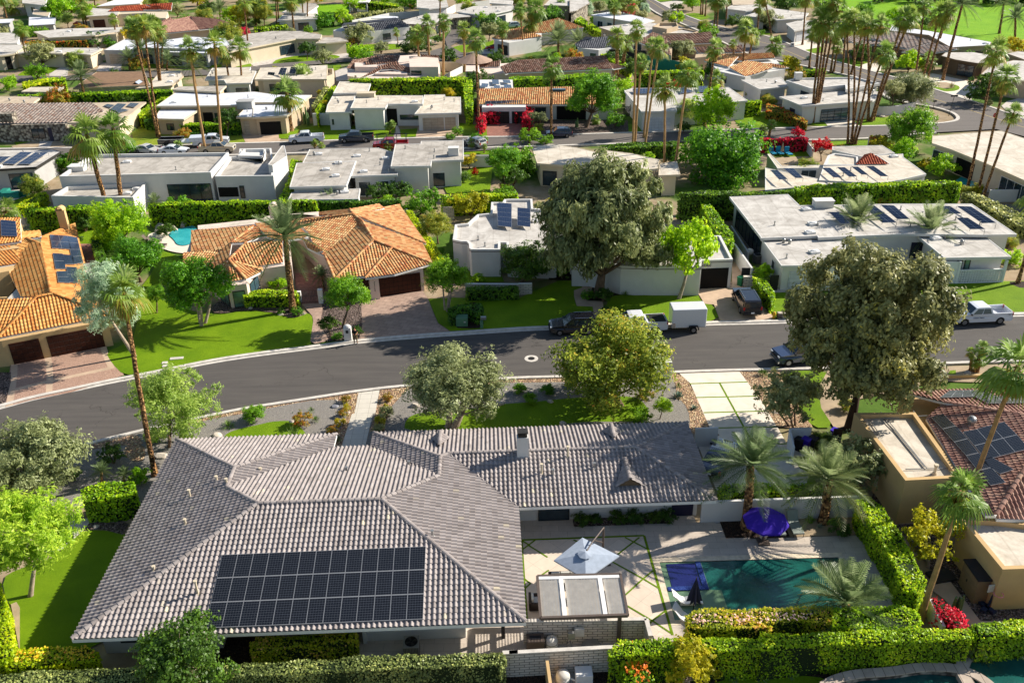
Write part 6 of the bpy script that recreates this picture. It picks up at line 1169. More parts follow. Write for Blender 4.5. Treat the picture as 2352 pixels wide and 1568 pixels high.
PL(['A3 2215,305|A3 2235,55|72|slim palm by the white house across the cross street','A3 2072,725|A3 2120,265|112|thick shaggy palm by the white chimney wall','A3 2115,655|A3 2185,325|72|thin palm leaning right of the shaggy palm','A3 2007,645|A3 2000,390|42|short thin palm over the orange tiled roof','A3 2352,420|A4 30,-20|80|palm at the road edge right of the orange tiled roof'],'')
PL(['A4 448,1095|A4 540,170|122','A4 468,1100|A4 575,215|110','A4 492,1085|A4 690,60|112','A4 485,1090|A4 640,5|95'],'tall leaning fan palm in the clump left of the glass garage door','clump left of the glass garage','fan','trunk_palm',.23)
PL(['A4 778,1290|A4 765,200|105','A4 805,1295|A4 945,215|100','A4 825,1295|A4 1075,215|98','A4 845,1295|A4 1105,470|108','A4 815,1290|A4 830,160|98'],'tall leaning fan palm in the clump on the kerb island','clump on the kerb island','fan','trunk_palm',.19)
PL(['A4 960,1088|A4 945,180|100','A4 985,1090|A4 1285,165|118','A4 1003,1080|A4 1345,150|105'],'tall leaning fan palm beside the curved white wall','clump by the curved wall','fan','trunk_palm',.25)
PL(['A4 727,668|A4 760,240|85','A4 803,680|A4 925,250|80','A4 625,655|A4 665,300|90','A4 432,612|A4 465,290|70','A4 495,605|A4 520,300|85'],'palm beyond the white house at the cross street','palms beyond the corner house')
PL(['A4 1380,705|A4 1462,50|98','A4 1455,692|A4 1605,120|112','A4 1492,705|A4 1665,100|98','A4 1568,485|A4 1650,190|70'],'tall palm by the cul-de-sac near the golf course','palms by the cul-de-sac')
PL(['A4 1625,720|A4 1800,50|150|tall feathery palm by the cul-de-sac leaning right','A4 2130,305|A4 2170,40|100|grey-green palm on the golf course edge','A4 2262,435|A4 2275,165|115|thick grey-green palm at the right edge of the golf course'],'',None,'date','trunk_palm',.32)
PL(['B4 1845,185|A4 2105,460|135','B4 1930,245|A4 2195,690|140','B4 1980,278|A4 2262,1010|95'],'tall fan palm leaning right over the long pale roof','palms over the long pale roof','fan','trunk_palm',.2)
PL(['A4 372,405|A4 405,-30|95|thick palm by the driveway across the cross street','A4 130,505|A4 135,400|88|short full palm beside the cross street','A4 1500,650|A4 1495,550|88|bushy yellowing palm at the cul-de-sac','A4 70,1245|A4 98,1110|48|small dark palm by the middle street kerb','A4 500,140|A4 512,0|60|palm at the golf course corner','A4 650,655|A4 690,420|60'],'slim palm behind the corner house clump')
PL(['B4 2295,1020|B4 2520,250|190|palm trunk with pale base at the right edge of the long white house lawn','C1 1388,1218|B1 1105,1090|240|tall near fan palm with bright crown and shaggy lower trunk at left'],'',None,'fan','trunk_palm',.21)
PL(['D4 1425,1010|C4 1800,1360|240|near fan palm with leaning bare trunk beside the magenta flowers','D4 1790,95|C4 2300,235|310|tallest near fan palm crossing the pink-brown tiled roof'],'',None,'fan','trunk_smooth',.19)
PL(['C4 1872,285|C4 1880,115|55','C4 1905,295|C4 1985,75|75','C4 1935,300|C4 1960,185|75'],'short palm in the clump by the kerb at the right','short palm clump at the right','fan','trunk_palm',.16)
PL(['A1 1595,1365|A1 1592,1300|52','A1 365,945|A1 365,888|62','A1 535,1225|A1 530,1180|60','A2 880,1105|A2 880,1025|50','A2 1015,1120|A2 1015,1050|48','A2 1120,1122|A2 1147,1050|36','A2 1370,1085|A2 1382,998|30','A2 1430,1115|A2 1442,1070|40','A2 1255,1100|A2 1260,1060|30','A2 1205,1188|A2 1230,1110|40','A2 1215,1190|A2 1190,1130|38','A2 1282,392|A2 1265,288|40','A2 1305,335|A2 1300,238|36','A2 1075,795|A2 1075,725|50','A2 1935,1330|A2 1940,1270|42','A2 2050,1370|A2 2055,1310|30','A2 1975,1330|A2 1985,1290|30','A2 540,1340|A2 538,1275|40','A2 600,1345|A2 598,1300|35','A2 1185,1360|A2 1188,1305|45','A3 780,1110|A3 778,1065|45','A3 2255,1210|A3 2265,1160|45','A4 20,1210|A4 25,1160|50','A4 270,680|A4 275,610|40'],'small young fan palm in a front garden of the far rows','young garden palms',tr=.13)
PL(['B1 1385,485|B1 1380,295|82|small feathery palm in front of the long hedge','B1 1822,462|B1 1820,405|55','B1 1900,468|B1 1902,438|50','B2 100,1065|B2 97,1020|60','B1 2168,1212|B1 2160,1145|60','B2 620,1060|B2 600,950|95','C1 912,1290|C1 905,1175|90','C1 1110,1290|C1 1110,1210|85','D4 1900,1400|D4 1945,1225|95','D4 1880,1420|D4 1850,1330|75','D4 1990,1420|D4 2000,1340|70'],'small palm planted low beside a house or wall','low garden palms','date',tr=.12)
PL(['B1 1385,290|B1 1382,175|92|silvery fan palm before the glazed dining room','B1 55,470|B1 55,350|105|silvery fan palm at the left edge behind the orange villa'],'',None,'fan',tr=.2)
PL(['A1 772,965|A1 722,690|135|silver-green feather palm over the striped shingle roof'],'',None,'date','trunk_palm',.3)
PL(['A1 1160,625|A1 1150,525|92','A1 1292,595|A1 1255,445|112','A1 1450,610|A1 1450,415|105','A1 1492,630|A1 1495,540|88','A1 1745,770|A1 1725,585|125','A1 1968,175|A1 1965,88|92'],'soft grey-green feather palm by the violet-white house','feather palms upper left','date',tr=.25)
PL(['A3 440,515|A3 440,375|165|huge bushy feather palm behind the turret roof','A3 605,480|A3 612,380|112|smaller bushy feather palm right of the huge one'],'',None,'date',tr=.35)
PL(['B2 347,1270|B2 272,605|300|date palm with patterned trunk before the orange tiled villa','B4 1478,760|B4 1512,565|262|date palm right of the pair over the long white house','B4 872,700|B4 850,485|245|date palm left of the pair over the long white house','D3 2120,190|C3 2155,1130|345|date palm beside the purple umbrella, left of the patio pair','D4 562,140|C4 605,1255|345|date palm behind the grey sun loungers, right of the patio pair','D4 760,1080|D4 765,850|390|low date palm in the hedge at the pool end','B2 680,380|B2 680,315|135|low bushy feather palm behind the orange ridge'],'',None,'date','trunk_palm',.36)
# ================= TREES =================
def TR(rows,**k):
    for r in rows:
        b,c,rad,kd,lab=r.split('|'); kk=dict(k)
        if kd.endswith('!'): kd=kd[:-1]; kk['stems']=3
        tree(b,c,float(rad)*.257,kd,lab,**kk)
TR(['A1 372,605|A1 362,475|132|olive|round grey-green olive tree at the upper left lawn','A1 560,175|A1 560,70|150|lime|big yellow-green tree near the top left palms','A1 610,250|A1 595,175|62|verde|pale bushy yucca-like tree near the brown garage','A1 705,600|A1 700,545|112|verde|feathery pale shrub tree behind the brown shingle house','A1 1582,160|A1 1580,92|72|olive|round olive tree right of the red mansion','A1 1545,300|A1 1540,230|60|dark|dark tree at the left of the pinkish roofs','A1 1660,270|A1 1660,195|62|round|green tree amid the pinkish roofs','A1 1850,230|A1 1840,165|92|mottled|mottled tree over the pinkish roofs','A1 2090,215|A1 2080,140|100|lime|yellow-green tree right of the pinkish roofs','A1 2170,350|A1 2170,292|56|magenta|magenta bougainvillea beside the thin tall palm','A1 690,250|A1 688,228|34|magenta|small magenta bush near the brown garage','A1 2025,1222|A1 2030,1055|100|dark|clipped pompom tree behind the long hedge and trucks','A1 600,1530|A1 590,1440|122|round|green shrub tree between the awning house and the modern house','A1 480,1545|A1 480,1490|92|dark|dark shrub tree beside the awning house','A1 845,425|A1 840,378|108|dark|dark tree at the end of the red-leaved hedge','A1 985,420|A1 980,385|62|round|green tree right of the red-leaved hedge','A1 1990,260|A1 1980,225|80|round|bushy tree at the right of the pinkish roofs','A1 2310,215|A1 2300,120|90|dark|dark tree at the top behind the thin palm'])
TR(['A2 905,415|A2 930,315|122|olive|wide olive tree before the slate roofed house','A2 780,230|A2 780,165|85|lime|bright round tree at the corner of the far lawn','A2 940,545|A2 940,470|108|lime|yellow-green tree behind the Spanish roofs','A2 1430,485|A2 1430,400|140|dark|dark dense tree between the tall palms','A2 470,535|A2 470,430|78|dark|dark clump on the circular drive island','A2 620,595|A2 607,520|92|olive|grey olive tree at the circular drive','A2 1730,555|A2 1730,500|85|dark|dark round tree left of the turret house','A2 2092,375|A2 2100,265|82|olive|grey olive behind the red car','A2 1130,490|A2 1130,435|72|olive|grey shrub tree near the far road','A2 90,235|A2 80,120|82|mottled|tall tree at the top beside the thick palm','A2 1540,75|A2 1540,30|56|round|green tree before the white wall at the top','A2 2092,200|A2 2090,165|48|wispy|wispy silver tree in front of the red-door house','A2 1400,85|A2 1400,65|24|magenta|red flowering bush at the top middle','B2 2225,200|A2 2230,1440|150|roundhi|dense green tree left of the giant tree top','B2 2330,190|B2 2310,60|120|dark|dark green tree right beside the back lawn','A2 1925,1510|A2 1910,1430|75|yellow|yellow bamboo at the corner of the white house'])
TR(['A3 690,1142|A3 745,850|235|roundhi|wide leaning tree over the cactus garden and orange roof','A3 1010,870|A3 1010,780|98|lime|bright green tree beside the white solar house','A3 810,680|A3 800,630|92|lime|bright tree between hedge and mottled roof','A3 1835,1185|A3 1835,985|205|limehi|large lime-green street tree before the white solar house','A3 1565,1115|A3 1570,985|118|verde|feathery grey-green tree beside the white garage','A3 1560,1200|A3 1560,1130|62|dark|dark bush at the driveway of the white garage','A3 1555,535|A3 1555,445|118|olive|dark olive tree by the tennis court fence','A3 1497,240|A3 1497,168|70|lime|round lime tree on the cross street corner','A3 1747,295|A3 1745,240|62|mottled|flowering street tree at the far cross street','A3 1640,100|A3 1640,30|75|lime|round green tree on the far lawn','A3 812,125|A3 810,58|66|olive|grey-green tree beside the tan boxy house','A3 690,155|A3 690,85|62|wispy|wispy silver tree left of the olive at the top','A3 785,240|A3 782,190|62|round|citrus tree left of the standing-seam roof','A3 866,235|A3 865,190|46|round|small round tree by the standing-seam roof','A3 1210,130|A3 1210,85|50|wispy|bare grey tree beside the far road','A3 1738,700|A3 1738,640|60|round|round tree left of the dark cypress','A3 2312,250|A3 2310,165|72|olive|dark olive by the white louvred house'])
TR(['A3 1812,700|A3 1820,600|48|dark|dark cypress behind the tall palms'],zr=2)
TR(['A4 1335,965|A4 1330,815|190|olivehi!|big grey-green olive leaning over the curved white wall','A4 1180,1020|A4 1190,790|90|olive|narrow grey olive at the left of the big corner olive','A4 1355,1340|A4 1370,1150|210|roundhi|big dense green tree at the middle street corner','A4 1310,1460|A4 1290,1350|122|lime|bright green tree below the dense corner tree','A4 540,1440|A4 545,1315|92|magenta|magenta bougainvillea mound on the courtyard house','A4 825,1475|A4 820,1405|78|orange|brownish flowering bush on the courtyard roof edge','A4 300,1345|A4 303,1298|66|yellow|round yellow-green topiary behind the blue loungers','A4 2050,940|A4 2040,800|165|dark|dark tree by the cul-de-sac at the right','A4 1310,650|A4 1330,560|112|lime|bright bushy tree near the cul-de-sac','A4 870,550|A4 900,470|102|dark|dark tree before the grey shingle gables','A4 1460,280|A4 1460,230|82|dark|dark round tree on the golf course edge','A4 250,110|A4 250,20|125|dark|dark tree at the top left of the golf course','A4 80,275|A4 75,175|105|olive|wide olive tree by the driveway across the street','A4 1640,1590|A4 1630,1490|125|lime|bright tree beside the long pale house porch','A4 370,1600|A4 400,1520|115|mottled|mottled tree in front of the courtyard solar panels','A4 60,960|A4 55,900|62|orange|orange-tinged bush left of the front lawn'])
TR(['A4 %d,%d|A4 %d,%d|%d|dark|dark tree along the far edge of the golf course'%(x,y,x,y-60,r) for x,y,r in((1090,25,95),(1250,0,110),(1390,30,90),(1560,25,110),(1760,-5,110),(1950,20,120),(2110,45,110),(2290,20,100),(2450,40,120),(720,-30,80),(560,-20,80))],group='dark trees beyond the golf course')
TR(['A3 1895,1568|A3 1915,1410|395|roundhi|massive dome-shaped tree with dry brown tufts above the tall hedge'],v=1,tr=.7,zr=.92)
TR(['A3 70,1568|A3 60,1470|195|round|green tree left of the giant tree and pale low roof'],v=1)
TR(['B1 1090,720|B1 1070,450|232|limehi|bright green tree beneath the pair of shaggy palms','B1 1260,1000|B1 1200,800|232|roundhi|bright green tree right of the blue solar panels','B1 1402,1285|B1 1390,1110|86|roundhi|small round tree beside the dark side lawn','B1 930,700|B1 960,640|150|limehi|leafy mass joining the two bright green trees'],)
TR(['B1 1800,1385|B1 1755,1010|292|roundhi!|three-trunked green tree on the big left lawn'],trunk='trunk_pale',tr=.24)
TR(['C1 1205,155|B1 935,1150|262|wispy|drooping silvery tree over the brown garage doors at left'],zr=1.15,trunk='trunk_pale')
TR(['B2 782,1425|B2 830,1105|188|roundhi|rounded green tree by the white mailbox and garage','B2 680,1500|B2 660,1370|92|dark|dark dwarf pine in the rock bed by the driveway','B2 1640,660|B2 1625,500|130|mottled|tree with brown flower heads beside the orange roof','B2 1480,400|B2 1490,290|162|round|green tree behind the mottled one','B2 1932,455|B2 1930,310|155|yellow|yellow-leaved tree behind the rounded white house','B2 1110,290|B2 1100,190|102|dark|dark tree left behind the orange ridge','B2 1300,260|B2 1290,180|112|dark|dark tree behind the orange roof corner','B2 1195,335|B2 1190,295|75|lime|small bright tree by the orange ridge','B3 110,1005|B3 150,830|212|darkhi|dark citrus tree in front of the rounded white house','B3 2290,1020|B3 2275,930|100|lime|leafy frangipani tree beside the clipped hedge','B4 2200,690|B4 2200,650|92|mottled|flowering bush at the end of the white house','B4 2230,850|B4 2225,800|112|lime|bright bush at the end of the patterned block wall','B4 1700,860|B4 1700,840|62|magenta|bright red bougainvillea over the patterned block wall','B4 1470,860|B4 1470,820|48|magenta|red bougainvillea behind the eucalyptus','B4 740,700|B4 745,655|52|magenta|red blossom by the left date palm','B4 2230,170|B4 2225,80|152|round|orange tree beside the turquoise corner pool'])
TR(['B2 1715,1265|B2 1720,950|190|roundhi!|forked pale-trunked tree at the right of the stamped driveway'],trunk='trunk_pale',tr=.16,v=2)
TR(['B3 1385,1098|B3 1405,740|165|lime|slender bright tree left of the pair on the lawn','B3 1517,1158|B3 1610,700|225|lime|slender bright tree right of the pair on the lawn'],zr=1.55,trunk='trunk_pale',tr=.2)
TR(['C1 1540,945|C1 1545,580|385|verde!|airy palo verde tree between the road and the grey roof','C1 312,1400|C1 265,1080|405|olivehi!|grey-green olive tree at the left edge of the front garden'],trunk='trunk',tr=.18)
TR(['D1 272,795|D1 250,205|425|feather|feathery bright green tree on the side lawn at the left edge'],trunk='trunk_pale',tr=.16,zr=1.05)
TR(['C2 1758,800|C2 1790,400|415|olivehi!|old olive tree with thick trunk above the grey ridge'],tr=.42,trunk='trunk_pale',zr=.85)
TR(['C3 985,590|C3 930,235|500|mottled|broad tree with orange-tipped leaves on the curved lawn'],tr=.36)
TR(['C3 1345,715|C3 1373,590|80|limehi|lollipop-clipped bright tree with a yellow stake'],tr=.05,zr=1.0)
TR(['C4 290,785|C4 270,500|280|olive!|dark open olive tree beside the main driveway','C4 880,1340|C4 870,1090|255|olive!|olive tree behind the white patio wall'],v=1,tr=.14)
TR(['D4 1500,530|D4 1540,270|245|yellow|yellow-green large-leaved tree by the beige house wall'],trunk='trunk_pale')
TR(['D3 1590,1660|D3 1620,1420|255|yellow|golden feathery tree at the bottom edge'],trunk='trunk_pale'); TR(['D1 1680,1800|D1 1620,1350|430|darkhi!|glossy green multi-stemmed tree overlapping the eave at the bottom left'],v=2,trunk='trunk_pale',tr=.13)
# ---- two giants ----
def giant(basepx,cpx,rx,zr,mat,label,n,clumps,size,aspect,trunk,tr,seed,limb=26,cr=(.13,.23),low=-.75,fill=.15):
    b=p1(basepx); c=axis_hit(b,dpx(cpx)[0]); rad=rx*(c-CAM).dot(CF)/FPX; C,N,r,cc,cr_=crown_cloud(seed,n,clumps,cr=cr,zr=zr,low=low,fill=fill,stretch=1.25)
    root=empty('giant_tree',b,label,'tree'); me=leaf_mesh('giant_crown',C*rad+np.array(c),N,size,r,M[mat],aspect,seed,updir=np.array([0,0,1.])); link('crown',me,root)
    rng=random.Random(seed); mb=MB(); twigs(mb,b,[c+V3(q*rad*.92) for q in cc[:limb]],tr,rng,mid=b+(c-b)*.33,lim=limb); mb.build('trunk',M[trunk],root,smooth=True); print('giant',label[:20],c,rad)
giant('B3 800,1130','B3 895,480',690*.257,.98,'f_giant','giant dense olive-grey tree rising over the rounded white house',80000,120,.2,2.8,'trunk',.62,11,cr=(.09,.2),fill=.12)
giant('C4 795,800','B4 1010,1330',880*.257,.95,'f_euc','giant brown-green eucalyptus hanging over street and beige roof at right',85000,130,.2,1.7,'trunk_dark',.42,12,low=-.85,cr=(.08,.18),fill=.12)
# ================= SHRUBS =================
def SH(rows,**k):
    for r in rows:
        b,rad,kd,lab=r.split('|'); shrub(b,float(rad)*.257,kd,lab,**k)
SH(['C1 2275,725|95|roundhi|clipped round green shrub in the gravel by the road at left','C2 815,565|48|orange|red-topped shrub nearest the road left of the walkway','C2 822,628|38|yellow|yellow-green shrub left of the walkway','C2 790,690|50|orange|red and green shrub beside the river rock bed','C2 430,770|88|orange|large reddish-green shrub by the white yucca','C2 765,768|48|yellow|bright yellow-green shrub above the walkway corner','C2 690,838|54|orange|red-tipped shrub nearest the roof left of the walkway','C2 1192,548|48|orange|red-topped shrub right of the walkway by the road','C2 1170,695|68|olive|grey dome shrub right of the walkway','C2 1120,755|48|yellow|yellow-red shrub beneath the grey dome shrub','C2 1115,830|52|olive|grey shrub at the ridge right of the walkway','C2 745,912|30|olive|tiny grey shrub in the rocks by the eave','C2 1172,608|24|yellow|tiny yellow shrub right of the walkway','C3 97,480|58|roundhi|round green shrub, leftmost of three by the mottled tree','C3 190,570|62|roundhi|round green shrub, lowest of three by the mottled tree','C3 345,487|62|roundhi|round green shrub, rightmost of three by the mottled tree','C3 545,425|42|round|low shrub in the shade of the mottled tree','C3 1215,540|76|orange|orange-tinged feathery shrub by the lawn tip','C3 1165,745|100|round|low spreading shrub by the eave','C1 1020,1110|112|dark|dark feathery bush in the side garden','C1 670,1250|75|dark|dark low bush left of the small palm','C1 1255,1280|95|lime|bright yellow-flowering shrub beside the tall palm foot','C1 1380,920|70|round|green bush behind the tall palm trunk','B3 840,1180|85|dark|dark bushes at the giant tree foot','B3 700,1165|60|round|low bush beside the path lamp','B3 880,1310|62|dark|dark bush by the mailbox post','B3 460,950|70|round|leafy shrubs in the entry bed'])
SH(['D3 %d,%d|%d|dark|dark feathery shrub against the shaded white wall'%q for q in((645,148,78),(770,138,60),(965,140,80),(1120,132,86),(1290,125,70),(1415,118,82))],group='shrubs along the patio wall')
SH(['D4 690,245|98|dark|round green shrub in the bed beside the loungers','D4 440,135|38|round|small shrub by the white wall','C4 530,960|92|darkhi|dark leafy bush beside the wheelie bins','B2 1655,760|42|round|small shrub in the side passage','B2 240,1290|36|round|clipped little shrub before the date palm','B2 385,1300|50|round|shrub at the date palm foot','B2 230,1075|82|lime|bright shrub by the villa window','B2 740,1520|48|round|red-flecked shrub beside the white mailbox','B2 910,1480|60|dark|dark shrub behind the person','B2 2000,1010|55|lime|young shrub on the side lawn','B1 365,500|62|dark|dark bush behind the orange villa','B1 770,560|90|dark|dark spiky bush beneath the bright trees','B4 215,1055|52|round|shrub by the black gate','B4 2110,265|62|round|first shrub along the far right garden wall','B4 2290,262|64|round|second shrub along the far right garden wall','B4 1920,235|70|yellow|yellow shrub by the corner pool','B2 1755,130|55|round|dark bush left at the glass doors','B2 1865,125|68|dark|bush right at the glass doors','A2 1815,1215|52|round|clipped ball hedge at the driveway, right','A2 1750,1255|42|round|clipped ball hedge at the driveway, left','A2 1970,1270|50|round|clipped ball shrub at the kerb, left','A2 2033,1290|50|round|clipped ball shrub at the kerb, right','A1 1142,1385|92|round|large clipped dome shrub on the middle street','A3 945,1140|85|round|bushy shrub in the gravel garden','A3 270,1115|78|olive|grey-green shrub beside the cactus','A3 180,1290|92|round|green shrub left at the middle street kerb','A3 330,1300|62|round|green hedge bush at the middle street kerb','A3 2150,880|52|olive|grey dome shrub by the patterned fence','A3 2312,960|72|mottled|mottled shrub at the front lawn corner','A3 1440,1380|62|lime|banana-like plant among the thin palms','A1 350,715|92|round|round green shrub at the left street corner','A1 80,815|85|lime|bright bush at the far left','A1 255,345|72|round|round bush before the red-leaved hedge','A1 375,355|70|round|round bush right before the red-leaved hedge','A1 2350,440|60|round|clipped bush by the circular driveway','A2 200,455|26|round|clipped cube shrub by the folded grey roof','A2 285,440|24|round|clipped cube shrub under the grey roof','A2 30,490|36|round|clipped shrub on the lawn left','A2 145,485|26|yellow|low yellow shrub at the circular drive','A3 2240,330|40|round|shrub at the cross street island','A4 1790,680|34|olive|grey cactus mound by the cul-de-sac','A4 330,1235|60|magenta|red flowering vine on the terrace wall','A4 700,1370|50|orange|flowering vine on the courtyard wall','C4 760,640|70|mottled|dry brown-green bush under the eucalyptus'])
sp=[('C2 510,655',50,'yucca','spiky_green','white-edged yucca in the grey gravel'),('C2 550,740',58,'yucca','spiky_green','spiky yucca beside the reddish shrub'),('C2 340,660',16,'agave','agave','tiny agave in the grey gravel'),('C2 350,900',140,'grassy','spiky_green','large fountain grass at the left eave'),('C1 2045,785',95,'grassy','spiky_green','desert spoon grass by the round shrub'),('C1 1800,780',60,'grassy','spiky_green','pale small grass tuft by the road'),('C3 1380,445',42,'grassy','spiky_green','small grass tuft by the road at right'),('C3 1512,520',75,'agave','agave','big blue agave by the river rock, upper'),('C3 1652,625',52,'agave','agave','agave in the middle of the driveway rock bed'),('C3 1795,850',68,'agave','agave','agave nearest the carport wall'),('C3 1512,430',42,'yucca','spiky_green','small yucca above the blue agave'),('C3 2250,320',55,'yucca','spiky_green','yucca at the driveway mouth'),('C4 30,330',60,'yucca','spiky_green','yucca right of the driveway mouth'),('D4 520,190',62,'grassy','agave','grey agave under the right patio palm'),('D4 1740,940',95,'cactus','cactus','columnar cactus by the magenta flowers'),('D3 2010,1540',75,'grassy','agave','fountain grass at the bottom, left'),('D3 2250,1540',80,'grassy','agave','fountain grass at the bottom, middle'),('D4 1200,1420',90,'grassy','agave','fountain grass above the curved stone wall'),('D4 250,1500',85,'grassy','agave','fountain grass left of the boulder'),('A2 470,1110',72,'cactus','cactus','big cactus clump beside the slatted wall'),('A3 605,1140',38,'cactus','cactus','cactus in the gravel garden'),('A3 190,1150',60,'cactus','cactus','cactus group by the brick drive'),('A3 775,1120',48,'grassy','spiky_green','grass tree in the gravel garden'),('A4 1700,790',62,'grassy','dry_grass','tall ocotillo on the cul-de-sac island'),('A4 420,545',50,'agave','agave','agave by the far drive') ,('B3 1040,1130',60,'grassy','spiky_green','strappy plants by the white wall'),('B3 520,980',40,'grassy','spiky_green','strappy plants in the entry bed'),('B1 1980,470',40,'agave','spiky_green','spiky plant by the long hedge')]
for s,r,kd,mt,lb in sp: spiky(s,r*.257,lb,kd,{'agave':'agave_plant','yucca':'yucca_plant','grassy':'grass_tuft','cactus':'cactus'}[kd],'plant',None,mt)
for s,r,mt,lb in [('C1 1940,870',52,'boulder','tan boulder at the tip of the left lawn'),('C1 1445,1050',60,'boulder','large white boulder by the tall palm'),('C1 1252,972',14,'boulder','small white rock by the tall palm'),('C2 720,605',38,'boulder_grey','purple-grey boulder left of the walkway'),('C2 335,738',28,'boulder','white boulder on the left lawn edge'),('C2 838,660',22,'boulder','pale rock by the red shrub'),('C2 730,548',20,'boulder','flat pale rock near the kerb'),('C2 1430,600',50,'boulder','pitted white boulder near the olive'),('C2 2190,585',48,'boulder','tan boulder at the main lawn edge'),('C3 365,560',36,'boulder','boulder above the main lawn'),('C3 482,755',34,'boulder','round white boulder at the roof edge'),('C4 130,660',30,'boulder','pale rock beneath the driveway olive'),('D1 860,180',34,'boulder','pale blue-grey boulder beside the side lawn'),('B2 240,1300',32,'boulder','pale boulder before the date palm'),('B2 435,1290',22,'boulder','small boulder right of the date palm'),('B1 2240,1245',26,'boulder','boulder in the villa rock bed'),('C4 1850,310',36,'boulder','white rocks by the short palm clump'),('A1 320,1250',28,'boulder','boulder in the cactus garden, upper left'),('A1 275,1245',20,'boulder','smaller boulder in the upper left garden'),('A1 545,1250',26,'boulder','white boulder by the small palm'),('A4 1085,1050',26,'boulder','white boulder at the curved wall'),('D4 510,1450',70,'boulder','tan boulder at the bottom bed')]: boulder(s,r*.257,lb,mt)
# rock waterfall
rg=random.Random(3)
for i in range(26):
    x,y=rg.choice([(1430,530),(1500,490),(1560,560),(1620,500),(1480,560),(1660,490),(1590,470),(1420,560)]); boulder('B1 %d,%d'%(x+rg.randint(-25,25),y+rg.randint(-20,15)),rg.uniform(22,46)*.257,'pale rock of the garden waterfall above the turquoise pool','boulder',group='waterfall rocks',flat=.9)
